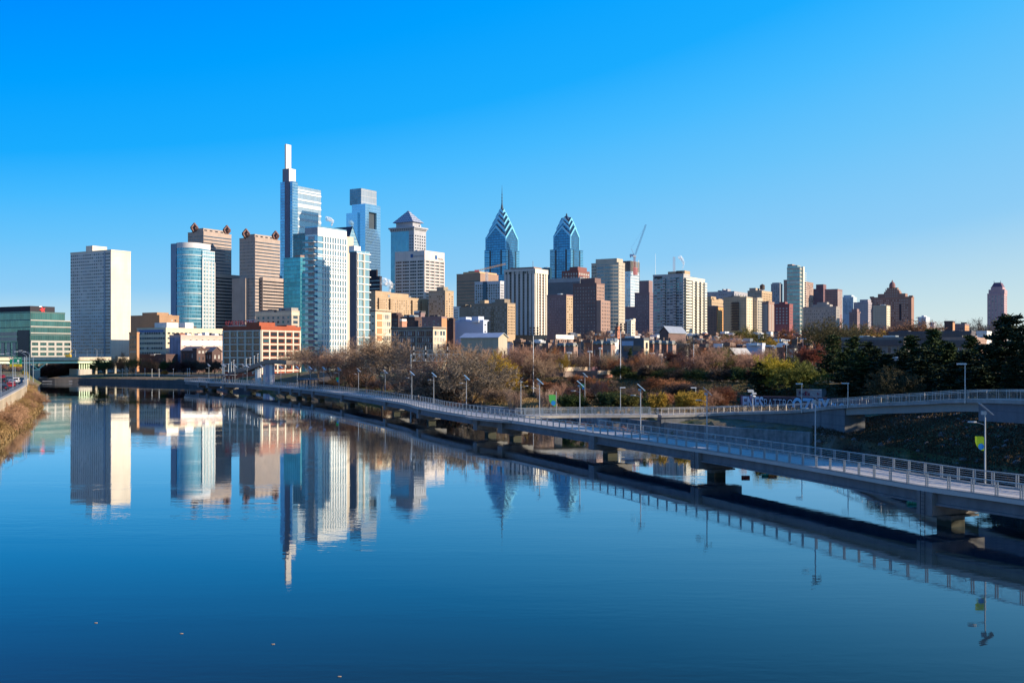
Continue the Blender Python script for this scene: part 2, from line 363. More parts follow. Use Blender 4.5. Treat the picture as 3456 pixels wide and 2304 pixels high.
for px in (3240, 3128, 2362, 1999, 1695, 1597, 1411, 1297, 1150, 1055, 1008, 978, 940, 828, 755, 700, 668):
    i = on_path(FP, px); 
    if px == 3240: i = max(0, on_path(FP, 3128) - 20)
    p = side(FP, i, WID / 2); d = FP[min(i + 1, len(FP) - 1)] - FP[i - 1]; ang = math.atan2(d.y, d.x); m = MB()
    m.box(-.85, .85, -WID / 2 - .12, WID / 2 + .12, 1.12, 3.10)          # cap block, proud of both girders
    m.box(-.75, .75, -WID / 2 - .122, -WID / 2 + .3, 3.102, 3.35)
    m.box(-1.5, 1.5, -1.7, 1.7, .95, 1.118); m.box(-.8, .8, -.8, .8, -2.5, .948)
    o = m.build('pier', concd, bw, (p.x, p.y, 0)); o.rotation_euler.z = ang
    if px in (2362, 3128):
        l = MB(); y0 = WID / 2 + .2 if False else -WID / 2 - .3
        y0 = WID / 2 + .3
        for s_ in (-.25, .25): l.tube((s_, y0, .1), (s_, y0, 3.2), .03, .03, 4)
        for k in range(9): l.tube((-.25, y0, .3 + k * .33), (.25, y0, .3 + k * .33), .02, .02, 4)
        l.build('ladder', plain('black_steel', (.02, .02, .025), .5), o)
# overlook platform that bulges to the river at the junction
j0, j1 = on_path(FP, 1720), on_path(FP, 1575)
pf = MB(); A = [side(FP, i, 0) for i in range(j0, j1 + 1)]; n_ = len(A) - 1
Bp = [side(FP, j0 + k, -1.5 * math.sin(math.pi * min(1, max(0, k / n_))) ** .4) for k in range(n_ + 1)]
poly = [(p.x, p.y) for p in Bp] + [(p.x, p.y) for p in reversed(A)]
pf.prism(poly, ZD - .35, ZD + .006); pf.build('overlook_slab', conc, bw)
# branch to the bank
br = empty('access_path', (0, 0, 0), 0, 'short railed concrete path joining the boardwalk to the east bank', 'footbridge')
BP = smooth([(2.5, 196.5, 3.47), (12, 199.5, 3.44), (22, 200, 3.4), (29, 201, 3.4)], 1.7)
BP = [Vector((p.x, p.y, 3.452)) for p in BP]
ribbon(MB(), BP, 0, -5.2, 0, -.5).build('deck', conc, br)
rail_run(br, BP, -.15, 1.25); rail_run(br, BP, -5.05, 1.25)
m = MB(); m.box(8, 9.4, 200, 203, -2, 2.95); m.box(19, 20.4, 201, 204.5, -2, 2.95); m.build('pier', concd, br)
# ramp on a retaining wall, then a span
rp = empty('access_ramp', (0, 0, 0), 0, 'long sloping concrete ramp with a mesh railing rising to the right edge', 'ramp')
RP = smooth([(28, 206, 3.3), (41.5, 205, 3.72), (52.2, 188, 5.0), (57, 175, 6.4), (60.1, 150, 8.2), (62.4, 130, 9.4), (68, 96, 9.9), (82, 40, 10.4)], 2.2)
ribbon(MB(), RP, 0, 4.2, 0, -.45).build('deck', conc, rp)
i0 = on_path(RP, 2935); i1 = on_path(RP, 3412)
rw = MB(); ribbon(rw, RP[:i0 + 1], .35, 3.9, -.452, -6.4); rw.build('retaining_wall', wall('retaining_concrete', (.15, .155, .16), .35, 1.6, .25, .9, .5, 7), rp)
ribbon(MB(), RP[i0:i1 + 1], .5, 3.7, -.452, -1.55).build('girder', wall('beige_girder', (.30, .28, .25), 0, 3, .1), rp)
ribbon(MB(), RP[i1:], .35, 3.9, -.452, -2.7).build('abutment', wall('abutment_concrete', (.15, .155, .17), .3, 1.6, .2), rp)
for off in (.15, 4.05):
    pl = [side(RP, i, off) for i in range(len(RP))]; r = MB()
    for a, b in zip(pl, pl[1:]):
        for h in (1.22, 1.05, .1): r.beam(a + Vector((0, 0, h)), b + Vector((0, 0, h)), .07, .06)
        for k in range(10):
            c = a.lerp(b, k / 10); r.tube(c + Vector((0, 0, .1)), c + Vector((0, 0, 1.0)), .008, .008, 3, False)
    ro = r.build('railing', plain('pale_rail', (.55, .52, .48), .5, .4), rp)
    for p in pl: MB().tube((0, 0, 0), (0, 0, 1.22), .04, .04, 5).build('rail_post', _M['pale_rail'], ro, p)
# stone bulkhead along the water
bk = MB(); BL = [Vector((x, y, 1.95)) for x, y in [(49.5, 176.5), (44, 183), (38, 189.4), (31, 199.4), (18, 221.4), (7, 242.4), (-8, 271.4), (-24, 299)]]
ribbon(bk, BL, -.45, .5, 0, -3.5)
o = bk.build('bulkhead', wall('stained_bulkhead', (.26, .25, .23), .3, 2.0, .55, .9, .4, 3)); tag(o, 'low stained concrete bulkhead at the water under the ramp', 'bulkhead')
# ------------------------------------------------------------ solar lamps
pan = N('solar_cells'); o = pan.obj(); bt = pan.n('ShaderNodeTexBrick'); pan.t.links.new(o, bt.inputs['Vector']); bt.offset = 0
bt.inputs['Scale'].default_value = 4; bt.inputs['Color1'].default_value = bt.inputs['Color2'].default_value = (.04, .07, .16, 1); bt.inputs['Mortar'].default_value = (.5, .55, .6, 1)
bt.inputs['Mortar Size'].default_value = .03; pan.setp(Base_Color=bt.outputs['Color'], Roughness=.15, Metallic=.3)
whitem = plain('white_metal', (.70, .72, .74), .4, .3, .08, 2)
polem = plain('pole_paint', (.38, .41, .44), .45, .3, .1, 2)
def solar_lamp():
    r = empty('solar_street_lamp')
    MB().tube((0, 0, -.5), (0, 0, 6.3), .085, .06, 8).build('pole', polem, r)
    m = MB(); M_ = Matrix.Rotation(math.radians(42), 3, 'Y'); c = Vector((.1, 0, 6.75))   # the panel faces the sun, to the right
    def slab(w, d, z0, z1):
        m.v += [tuple(c + M_ @ Vector((x * w, y * d, z))) for z in (z0, z1) for x, y in ((-1, -1), (1, -1), (1, 1), (-1, 1))]
        n = len(m.v) - 8
        for f in ((0, 3, 2, 1), (4, 5, 6, 7), (0, 1, 5, 4), (1, 2, 6, 5), (2, 3, 7, 6), (3, 0, 4, 7)): m.f.append(tuple(n + i for i in f)); m.m.append(m.mi)
    m.mi = 0; slab(.74, .5, -.04, 0); m.mi = 1; slab(.69, .45, .003, .02); m.build('solar_panel', [polem, pan.mat], r)
    MB().box(-.32, .1, -.16, .16, 6.25, 6.55).build('battery_box', polem, r)
    a = MB(); pts = [(-.05 - .95 * t, 0, 5.35 + .22 * math.sin(t * 1.7)) for t in [k / 6 for k in range(7)]]
    for u, v in zip(pts, pts[1:]): a.tube(u, v, .03, .03, 6)
    a.build('lamp_arm', polem, r)
    h = MB(); e = pts[-1]
    h.prism([(e[0] - .45 + .75 * .5 * (1 + math.cos(t)), .17 * math.sin(t)) for t in [k * math.pi / 5 for k in range(10)]], e[2] - .03, e[2] + .09); h.build('lamp_head', polem, r)
    return r
sl = solar_lamp(); sk = kids_map(sl)
LG = 'solar lamps along the boardwalk'
def banner(parent, z0, s_, col):
    b = MB(); f = [(-1.0, 0.0), (-1.02, .9), (-.95, 1.25), (-.35, 1.28), (-.02, 1.0), (-.02, .05), (-.35, -.35), (-.75, -.35)]
    f = [(-1.05, 1.3), (-.15, 1.3), (.0, 1.15), (.0, -.45), (-.3, -.42), (-.62, -.2), (-.88, .15), (-1.02, .6)]
    k = len(f); b.v += [(-.08 + x * s_, y_, z0 + z * s_) for y_ in (-.02, .02) for x, z in f]
    b.f += [tuple(range(k)), tuple(range(2 * k - 1, k - 1, -1))] + [(i, k + i, k + (i + 1) % k, (i + 1) % k) for i in range(k)]; b.m += [0] * (k + 2)
    o = b.build('banner', plain('banner_' + ('lime' if col[0] > .5 else 'green'), col, .7, 0, .06), parent)
    d = MB(); d.v += [(-.08 + s_ * (-.36 + .34 * math.cos(t)), -.05, z0 + s_ * (.05 + .38 * math.sin(t))) for t in [j * math.pi / 8 for j in range(16)]]
    d.v += [(x, .05, z) for x, _, z in d.v]; d.f += [tuple(range(16)), tuple(range(31, 15, -1))]; d.m += [0, 0]
    d.build('banner_disc', plain('banner_blue', (.01, .22, .55), .6, 0, .05), o)
ban = {3325: (3.4, .72, (.62, .72, .02)), 1957: None, 1144: (3.0, .9, (.08, .42, .08))}
lamps = [3325, 2752, 2386, 2162, 1957, 1821, 1574, 1464, 1390, 1300, 1210, 1144, 1093, 1047, 1003, 948, 883, 834, 793, 755, 735, 720, 712, 705]
ordw = ['first', 'second', 'third', 'fourth', 'fifth', 'sixth', 'seventh', 'eighth', 'ninth', 'tenth', 'eleventh', 'twelfth', 'thirteenth', 'fourteenth', 'fifteenth', 'sixteenth', 'seventeenth', 'eighteenth', 'nineteenth', 'twentieth',
        'twenty-first', 'twenty-second', 'twenty-third', 'twenty-fourth', 'twenty-fifth', 'twenty-sixth', 'twenty-seventh', 'twenty-eighth', 'twenty-ninth', 'thirtieth']
def ordinal(i): return ordw[i] if i < 30 else '%dth' % (i + 1) if (i + 1) % 10 not in (1, 2, 3) else '%d%s' % (i + 1, {1: 'st', 2: 'nd', 3: 'rd'}[(i + 1) % 10])
BE = [side(FP, i, WID + .35) for i in range(len(FP))]
for k, px in enumerate(lamps):
    o = sl if k == 0 else copy_tree(sl, sk); p = at_px(BE, px)
    if px in (712, 720): p += Vector((3, 6, 0))
    if px == 735: p += Vector((9, 5, 0))
    p.z = ZD - .1
    o.location = p
    lab = '%s solar lamp post from the right edge along the boardwalk' % ordinal(k)
    if px == 3325: lab = 'nearest solar lamp post, with a lime banner and blue disc'
    if px == 1144: lab = 'solar lamp post with a small green banner behind the far boardwalk'
    tag(o, lab, 'lamp post', LG)
    if px == 3325: o.rotation_euler.z = math.radians(-12)
    if ban.get(px): banner(o, *ban[px])
for px, Y, lab, bn in ((1758, 213, 'solar lamp post on the access path just left of the next one', None), (1974, 250, 'distant solar lamp post with a small lime and blue banner behind the access path', (3.6, .8, (.45, .62, .02)))):
    o = copy_tree(sl, sk); o.location = (PX(px, Y), Y, 3.2 if px > 1900 else 2.9); tag(o, lab, 'lamp post', LG)
    if px == 1758: o.rotation_euler.z = math.radians(180)
    if bn: banner(o, *bn)
bp = empty('banner_pole', (PX(1877, 203), 203, 3.4), 0, 'thin steel pole carrying a green leaf banner with a blue disc', 'banner')
MB().tube((0, 0, 0), (0, 0, 4.4), .06, .05, 6).build('pole', steelm, bp); banner(bp, 2.1, 1.25, (.10, .42, .10))
# flat-headed lamps of the ramp and bank
def box_lamp(h=4.6, two=False):
    r = empty('path_lamp'); MB().tube((0, 0, -.3), (0, 0, h), .09, .07, 8).build('pole', steelm, r)
    MB().box(-1.0, .12, -.2, .2, h - .02, h + .17).build('lamp_head', whitem, r); return r
b0 = box_lamp(); b0k = kids_map(b0)
for k, (px, Y, yb, ht, lab) in enumerate(((3353, 139, None, 4.6, 'box headed lamp post standing on the ramp near the right edge'), (2768, 187, None, 4.6, 'box headed lamp post on the ramp beside the tilted sign'),
        (2948, 174, None, 3.6, 'box headed lamp post on the ramp half hidden by the olive tree'), (2348, 215, 3.4, 4.6, 'box headed lamp post behind the yellow shrubs'), (2094, 222, 3.4, 4.4, 'box headed lamp post behind the access path railing'), (2540, 213, 3.6, 4.0, 'short pole with a camera cluster in front of the graffiti wall'))):
    o = b0 if k == 0 else copy_tree(b0, b0k); z = yb
    if z is None: i = on_path(RP, px); p = side(RP, i, 4.35); z = p.z - .2; X, Yy = p.x, p.y
    else: X, Yy = PX(px, Y), Y
    o.location = (X, Yy, z); tag(o, lab, 'lamp post', 'box headed lamp posts by the ramp'); o.scale.z = ht / 4.6
    if px in (2094,): o.rotation_euler.z = math.radians(180)
    if px == 2540:
        m = MB(); m.box(-.9, .2, -.3, .3, 4.2, 4.5); m.box(-.1, .7, -.3, .3, 3.7, 4.1); m.tube((0, 0, 3.3), (.5, 0, 3.1), .3, .3, 8); m.tube((0, 0, 3.6), (-.4, 0, 3.5), .16, .2, 8); m.build('camera_cluster', whitem, o)
# shade shelters on the boardwalk
for k, (pxa, lab) in enumerate(((1020, 'dark flat roofed shade shelter on the boardwalk, the nearer one'), (735, 'dark flat roofed shade shelter at the far end of the boardwalk'))):
    i = on_path(FP, pxa); p = side(FP, i, 2.2); d = FP[i + 1] - FP[i - 1]; r = empty('shade_shelter', (p.x, p.y, ZD), math.atan2(d.y, d.x), lab, 'shelter', 'shade shelters on the boardwalk')
    dk = plain('shelter_paint', (.05, .07, .10), .6)
    MB().box(-7, 7, -2.6, 2.4, 3.0, 3.25).build('roof', dk, r)
    for x in (-5, -1.5, 2, 5):
        for y in (-1.6, 1.4): MB().box(x - .1, x + .1, y - .1, y + .1, 0, 3.0).build('post', dk, r)
    o = MB().box(-3, 3, -.25, .25, .38, .46).box(-2.6, -2.4, -.2, .2, 0, .38).box(2.4, 2.6, -.2, .2, 0, .38).build('bench', conc, None, None); o.location = side(FP, i, 3.6); o.location.z = ZD; o.rotation_euler.z = math.atan2(d.y, d.x)
    tag(o, 'plain concrete bench under the %s shade shelter' % ('nearer' if k == 0 else 'far end'), 'bench', 'benches under the shelters')
# walker
i = on_path(FP, 1361); p = side(FP, i, 3.5)
def person(loc, rz, label):
    J = [(0, 0, .95), (0, 0, 1.2), (0, 0, 1.45), (0, 0, 1.55), (0, .02, 1.66), (0, .02, 1.78), (.1, 0, .9), (.12, .16, .5), (.12, .1, .06), (.12, .22, .04), (-.1, 0, .9), (-.12, -.05, .5), (-.12, -.25, .1), (-.12, -.15, .04),
         (.2, 0, 1.42), (.26, -.08, 1.15), (.25, .06, .9), (-.2, 0, 1.42), (-.26, .08, 1.15), (-.25, .2, .95)]
    E = [(0, 1), (1, 2), (2, 3), (3, 4), (4, 5), (0, 6), (6, 7), (7, 8), (8, 9), (0, 10), (10, 11), (11, 12), (12, 13), (2, 14), (14, 15), (15, 16), (2, 17), (17, 18), (18, 19)]
    rad = [.15, .14, .15, .06, .10, .08, .10, .065, .05, .04, .10, .065, .05, .04, .075, .05, .035, .075, .05, .035]
    me = bpy.data.meshes.new('person'); me.from_pydata(J, E, []); o = bpy.data.objects.new('person', me); COL.objects.link(o)
    m = o.modifiers.new('skin', 'SKIN')
    for v, r_ in zip(me.skin_vertices[0].data, rad): v.radius = (r_, r_)
    me.skin_vertices[0].data[0].use_root = True; s_ = o.modifiers.new('sub', 'SUBSURF'); s_.levels = s_.render_levels = 1
    q = N('clothes'); sp = q.sep(q.obj()); q.setp(Base_Color=q.mix(q.m('GREATER_THAN', sp[2], 1.53), q.mix(q.m('GREATER_THAN', sp[2], .95), (.03, .03, .06), (.02, .02, .02)), (.5, .35, .27)), Roughness=.9)
    me.materials.append(q.mat); o.location = loc; o.rotation_euler.z = rz; tag(o, label, 'person')
    h = bpy.data.meshes.new('hair'); hb = MB(); hb.tube((0, .0, 1.74), (0, .0, 1.90), .11, .06, 8); hb.build('hair', plain('grey_hair', (.3, .28, .26)), o)
person((p.x, p.y, ZD), math.atan2(FP[i + 1].y - FP[i].y, FP[i + 1].x - FP[i].x) + math.pi / 2, 'person in dark clothes walking away along the boardwalk')
# ------------------------------------------------------------ buildings on the city grid
GU = (.521, .853); ANG = math.atan2(.853, .521)     # the sunlit street faces run along GU, the shaded ones across it
_wm = {}
def pane_mesh(face, w, h, m, name):
    k = (face, round(w, 2), round(h, 2), m.name)
    if k not in _wm:
        b = MB(); t = .07
        b.box(-w / 2, w / 2, -t, t, -h / 2, h / 2) if face == 'S' else b.box(-t, t, -w / 2, w / 2, -h / 2, h / 2)
        _wm[k] = b.mesh(name, m)
    return _wm[k]
class Bld:
    def __init__(s, name, label, cat, xl, xc, xr, yt, Y, mat, z0=1.0, group=None, body=True):
        s.Y = Y; s.cx = PX(xc, Y); s.tl = (xl - CX) / K; s.tr = (xr - CX) / K
        s.a = (s.cx - s.tl * Y) / (GU[1] + GU[0] * s.tl); s.b = (s.tr * Y - s.cx) / (GU[0] - GU[1] * s.tr)
        s.H = PZ(yt, Y); s.root = empty(name, (s.cx, Y, 0), ANG, label, cat, group); s.mat = mat; s.wins = []; s.z0 = z0; s.name = name
        if body:
            b = MB(); b.box(0, s.b, 0, s.a, z0, s.H); b.m = [1 if i == 1 else 0 for i in range(6)]; b.build('walls', [mat, roofm], s.root)
            s.parapet(0, s.b, 0, s.a, s.H, mat)
    def z(s, py): return PZ(py, s.Y)
    def fx(s, px): t = (px - CX) / K; return (t * s.Y - s.cx) / (GU[0] - GU[1] * t)
    def fy(s, px): t = (px - CX) / K; return (s.cx - t * s.Y) / (GU[1] + GU[0] * t)
    def parapet(s, x0, x1, y0, y1, z, mat, h=.9, t=.4, name='parapet'):
        m = MB(); e = .12
        m.box(x0 - e, x1 + e, y0 - e, y0 + t, z + .003, z + h); m.box(x0 - e, x1 + e, y1 - t, y1 + e, z + .003, z + h)
        m.box(x0 - e, x0 + t, y0 + t, y1 - t, z + .003, z + h); m.box(x1 - t, x1 + e, y0 + t, y1 - t, z + .003, z + h); return m.build(name, mat, s.root)
    def box(s, name, x0, x1, y0, y1, z0, z1, mat=None, parent=None):
        return MB().box(min(x0, x1), max(x0, x1), min(y0, y1), max(y0, y1), min(z0, z1), max(z0, z1)).build(name, mat or s.mat, parent or s.root)
    def pent(s, xl, xc, xr, yt, mat=None, name='penthouse', z0=None, dy=0):
        """rooftop box given by its picture outline, standing dy metres back from the corner"""
        x0 = 0; x1 = s.fx(xr) - s.fx(xc); y0 = s.fy(xc); y1 = s.fy(xl); sh = dy
        o = s.box(name, sh, sh + max(2, x1), y0 - sh * .61 if False else max(0.5, y0), max(y0 + 2, y1), (s.H if z0 is None else z0) + .01, s.z(yt), mat); return o
    def bx(s, name, xl, xc, xr, y0, z0, z1, mat=None):
        """a block whose picture outline is xl, xc, xr, standing y0 metres behind the sunlit face plane"""
        t = (xc - CX) / K; x0 = (t * s.Y - s.cx + y0 * (GU[1] + GU[0] * t)) / (GU[0] - GU[1] * t); t = (xr - CX) / K
        x1 = (t * s.Y - s.cx + y0 * (GU[1] + GU[0] * t)) / (GU[0] - GU[1] * t); t = (xl - CX) / K
        y1 = (s.cx + GU[0] * x0 - t * s.Y - GU[1] * x0 * t) / (GU[1] + GU[0] * t); return s.box(name, x0, x1, y0, y1, z0, z1, mat)
    def win(s, face, c0, c1, n, z0, z1, m, wf=.5, hf=.5, off=0.0, mats='dddbbl', skip=0, name='window', colw=None):
        """n windows across between c0 and c1 (metres along the face), m floors between z0 and z1"""
        pitch = (c1 - c0) / n; fh = (z1 - z0) / m
        for i in range(n):
            for j in range(m):
                if skip and R.random() < skip: continue
                s.wins.append((face, c0 + pitch * (i + .5), z0 + fh * (j + .52), pitch * wf, fh * hf, WMAT[R.choice(mats)], off, name))
    def W(s, n, m, yt=None, yb=None, wf=.45, hf=.5, c0=0, c1=None, off=0.0, mats='dddbbl', **k):
        s.win('W', c0 * s.a + .6 * (c0 == 0), (1 if c1 is None else c1) * s.a - .6 * (c1 is None), n, s.z0 + 4 if yb is None else s.z(yb), s.H - 1 if yt is None else s.z(yt), m, wf, hf, off, mats, **k)
    def S(s, n, m, yt=None, yb=None, wf=.45, hf=.5, c0=0, c1=None, off=0.0, mats='dddbbl', **k):
        s.win('S', c0 * s.b + .6 * (c0 == 0), (1 if c1 is None else c1) * s.b - .6 * (c1 is None), n, s.z0 + 4 if yb is None else s.z(yb), s.H - 1 if yt is None else s.z(yt), m, wf, hf, off, mats, **k)
    def bands(s, face, n, yt, yb, mat, hf=.5, c0=0, c1=1, off=0, name='window_band', proud=.06):
        L = s.a if face == 'W' else s.b; z0, z1 = s.z(yb), s.z(yt); fh = (z1 - z0) / n; e = .25
        for j in range(n):
            za = z0 + fh * (j + .5 - hf / 2); zb = za + fh * hf
            if face == 'W': s.box(name, off - proud, off + .05, c0 * L + e, c1 * L - e, za, zb, mat)
            else: s.box(name, c0 * L + e, c1 * L - e, off - proud, off + .05, za, zb, mat)
    def piers(s, face, n, yt, yb, mat, w=1.0, d=.5, c0=0, c1=1, off=0, name='pier', ends=True):
        L = s.a if face == 'W' else s.b; z0, z1 = s.z(yb), s.z(yt)
        for i in range(n):
            c = (c0 + (c1 - c0) * (i / (n - 1) if ends else (i + .5) / n)) * L; c = min(max(c, w / 2 + .02), L - w / 2 - .02)
            if face == 'W': s.box(name, off - d, off + .04, c - w / 2, c + w / 2, z0, z1, mat)
            else: s.box(name, c - w / 2, c + w / 2, off - d, off + .04, z0, z1, mat)
    def balc(s, face, c0, c1, n, yt, yb, mat, d=1.5, off=0, rail=None):
        z0, z1 = s.z(yb), s.z(yt); fh = (z1 - z0) / n; L = s.a if face == 'W' else s.b
        me = MB(); a0, a1 = c0 * L, c1 * L
        if face == 'W':
            me.box(-d, 0, a0, a1, 0, .25); me.box(-d, -d + .1, a0, a1, .252, 1.15); dk = MB().box(-.05, 0.05, a0 + .1, a1 - .1, .3, fh - .25)
        else:
            me.box(a0, a1, -d, 0, 0, .25); me.box(a0, a1, -d, -d + .1, .252, 1.15); dk = MB().box(a0 + .1, a1 - .1, -.05, .05, .3, fh - .25)
        bm = me.mesh('balcony', mat); dm = dk.mesh('balcony_door', WD)
        for j in range(n):
            loc = (off - .06 if face == 'W' else 0, off - .06 if face == 'S' else 0, z0 + fh * j)
            b = add('balcony', bm, s.root, loc); add('balcony_door', dm, b)
    def units(s, n=4, h=2.5, mat=None, ins=.15):
        for i in range(n):
            x = R.uniform(ins, 1 - ins) * s.b; y = R.uniform(ins, 1 - ins) * s.a; w = R.uniform(1, 2.5); hh = R.uniform(.5, 1) * h
            s.box('rooftop_unit', x - w, x + w, y - w * .8, y + w * .8, s.H + .01, s.H + hh, mat or R.choice([roofm, steelm, s.mat]))
    def done(s):
        ws = sorted(s.wins, key=lambda w: (-(w[3] * w[4] > 30), -w[2] + R.random() * .01)); by = {}
        for w in ws: by.setdefault(w[7], []).append(w)
        for nm, L in by.items():
            for face, c, z, w, h, m, off, _ in L[:100]:
                add(nm, pane_mesh(face, w, h, m, nm), s.root, (c, off, z) if face == 'S' else (off, c, z))
            if L[100:]:
                b = MB(); ml = []
                for face, c, z, w, h, m, off, _ in L[100:]:
                    if m not in ml: ml.append(m)
                    b.mi = ml.index(m)
                    b.box(c - w / 2, c + w / 2, off - .07, off + .07, z - h / 2, z + h / 2) if face == 'S' else b.box(off - .07, off + .07, c - w / 2, c + w / 2, z - h / 2, z + h / 2)
                b.build(nm, ml, s.root)['kind'] = 'stuff'
        return s
tan = wall('tan_brick', (.46, .33, .21)); cream = wall('cream_panel', (.72, .62, .50), .12, 2.9); brick = wall('red_brick', (.27, .12, .085)); brown = wall('brown_brick', (.20, .13, .10))
dbrick = wall('dark_brick', (.10, .06, .055)); beige = wall('beige_stone', (.50, .43, .34)); grey = wall('grey_stone', (.34, .32, .30)); white = wall('white_panel', (.76, .74, .70))
orange = wall('orange_brick', (.52, .26, .13)); granite = wall('pink_granite', (.42, .33, .28)); creamf = wall('cream_frame', (.68, .58, .42)); bluew = wall('pale_blue_render', (.55, .60, .72), 0, 3, .05)
black = wall('black_panel', (.035, .03, .04)); rose = wall('rose_brick', (.33, .215, .175)); mauve = wall('mauve_brick', (.26, .17, .17))

# --- office block with a dark rooftop box and a red emblem
g1 = curtain('office_glass', (.10, .26, .25), (.05, .10, .10), 1.5, 4.2, .08, .12, .12, .65, .35)
B = Bld('office_building', 'teal glass office block with a black rooftop box and a red emblem', 'office building', -90, 103, 219, 1056, 600, g1)
B.box('penthouse', B.fx(103), B.fx(186), .3, B.a * .9, B.H + .9, B.z(1032), black)
e = B.fx(239); B.box('wing', B.b + .01, e, .4, B.a * .8, B.z0, B.z(1080), g1)
pan1 = wall('office_panel', (.42, .40, .36)); 
for j in range(4): B.box('spandrel', 0.1, e - .1, -.35, .39, B.z(1152 + j * 17) - .6, B.z(1152 + j * 17) + .6, pan1)
for i in range(6): c = e * i / 5; B.box('column', max(c - .6, .0), min(c + .6, e), -.34, -.002, B.z0, B.z(1153), pan1)
for j, y in enumerate((1080, 1101, 1123)): B.box('floor_edge', 0, e, -.2, -.002, B.z(y) - .3, B.z(y) + .3, pan1)
for j in range(2): B.box('tan_panel', -.3, -.01, B.fy(58), B.a, B.z(1133 + j * 17), B.z(1119 + j * 17), beige)
for i in range(5): B.box('tan_panel', -.3, -.01, B.fy(58) + i * 5.4 + 1, B.fy(58) + i * 5.4 + 4, B.z(1200), B.z(1156), beige)
B.box('dark_bay', -.25, -.01, B.fy(99), B.fy(60), B.z(1204), B.z(1113), plain('navy_panel', (.015, .025, .045), .3, .2))
m = MB(); c = Vector((B.fx(144), -.35 + .6, B.z(1044))); st = []
for k in range(10): t = math.pi / 2 + k * math.pi / 5 + .25; r_ = 2.1 if k % 2 == 0 else .85; st.append((c.x + r_ * math.cos(t), c.z + r_ * math.sin(t)))
for y in (0.02, .22): m.v += [(x, y, z) for x, z in st]
m.f = [tuple(range(10)), tuple(range(19, 9, -1))] + [(i, 10 + i, 10 + (i + 1) % 10, (i + 1) % 10) for i in range(10)]; m.m = [0] * 12
m.build('red_emblem', plain('emblem_red', (.75, .02, .03), .5, 0, .03), B.root)
B.box('emblem_mark', c.x - 2.1, c.x - .5, .05, .29, c.z + 1.5, c.z + 2.1, whitem); B.done()
# --- tall cream slab
B = Bld('apartment_tower', 'tall slab with a blank cream end wall and a rooftop box beside the bridge', 'apartment tower', 238, 375, 441, 847, 660, cream)
shade = wall('slab_panel', (.78, .69, .64)); B.box('side_panel', -.12, -.01, .3, B.a - .3, B.z0 + .5, B.H - .3, shade)
B.W(16, 31, 850, 1195, .5, .45, .16, 1.0, off=-.2, mats='dddbl'); B.W(4, 31, 850, 1195, .55, .5, 0, .13, off=-.2, mats='dddb')
B.box('pilaster', -.6, -.121, B.a * .13, B.a * .16, B.z0, B.H, wall('blue_grey_panel', (.36, .40, .46)))
B.bx('penthouse', 290, 312, 361, 22, B.H + .01, B.z(821), cream); B.units(3, 1.5); B.done()
for y in range(12): pass
# --- brick mass, long cream block, and the low ones before it
B = Bld('brick_building', 'broad brown brick building with flat stepped roof right of the cream slab', 'building', 430, 538, 604, 1067, 720, wall('umber_brick', (.40, .24, .14)))
B.box('penthouse', 2, B.fx(590) * .9, B.fy(522), B.fy(472), B.H + .01, B.z(1053), B.mat); B.S(2, 1, 1074, 1086, .4, .5, .55, .9); B.units(3); B.done()
B = Bld('office_building', 'long cream office block with four rows of windows and a white rooftop box', 'office building', 462, 560, 760, 1110, 640, creamf)
B.W(1, 5, 1116, 1200, .96, .45, mats='l', name='window_band'); B.W(12, 5, 1116, 1200, .5, .4, off=-.12, mats='ddbl')
B.S(14, 5, 1116, 1200, .62, .35, mats='dbl'); B.box('penthouse', 1.5, B.fx(606), B.fy(556), B.fy(515), B.H + .01, B.z(1088), white)
B.box('penthouse', B.fx(640), B.fx(668), 4, 12, B.H + .01, B.z(1086), white); B.box('blue_frieze', -.15, -.02, 2, B.a - 2, B.z(1120), B.z(1112), plain('blue_sign_strip', (.12, .2, .4), .5)); B.units(5); B.done()
B = Bld('brick_building', 'narrow orange brick building squeezed against the cream slab', 'building', 436, 462, 470, 1126, 600, orange); B.W(3, 4, 1130, 1195, .4, .5); B.done()
B = Bld('warehouse', 'pink and white low building with white rooftop boxes and painted side wall', 'building', 572, 610, 754, 1135, 612, wall('faded_pink', (.62, .42, .36)))
B.box('painted_wall', -.1, -.01, .2, B.a - .2, B.z0, B.H - .5, wall('mural', (.25, .28, .38), 0, 3, .5)); B.S(7, 2, 1142, 1172, .25, .5); B.box('white_wall', .5, B.b - .5, -.08, -.01, B.z(1166), B.z(1148), white)
for x in (.2, .45, .62, .85): B.box('rooftop_unit', B.b * x, B.b * x + 3, 2, 5, B.H + .01, B.H + R.uniform(1.5, 3), whitem)
B.box('brick_tower', .01, B.fx(628), 1, 6, B.H + .01, B.z(1124), brick); B.done()
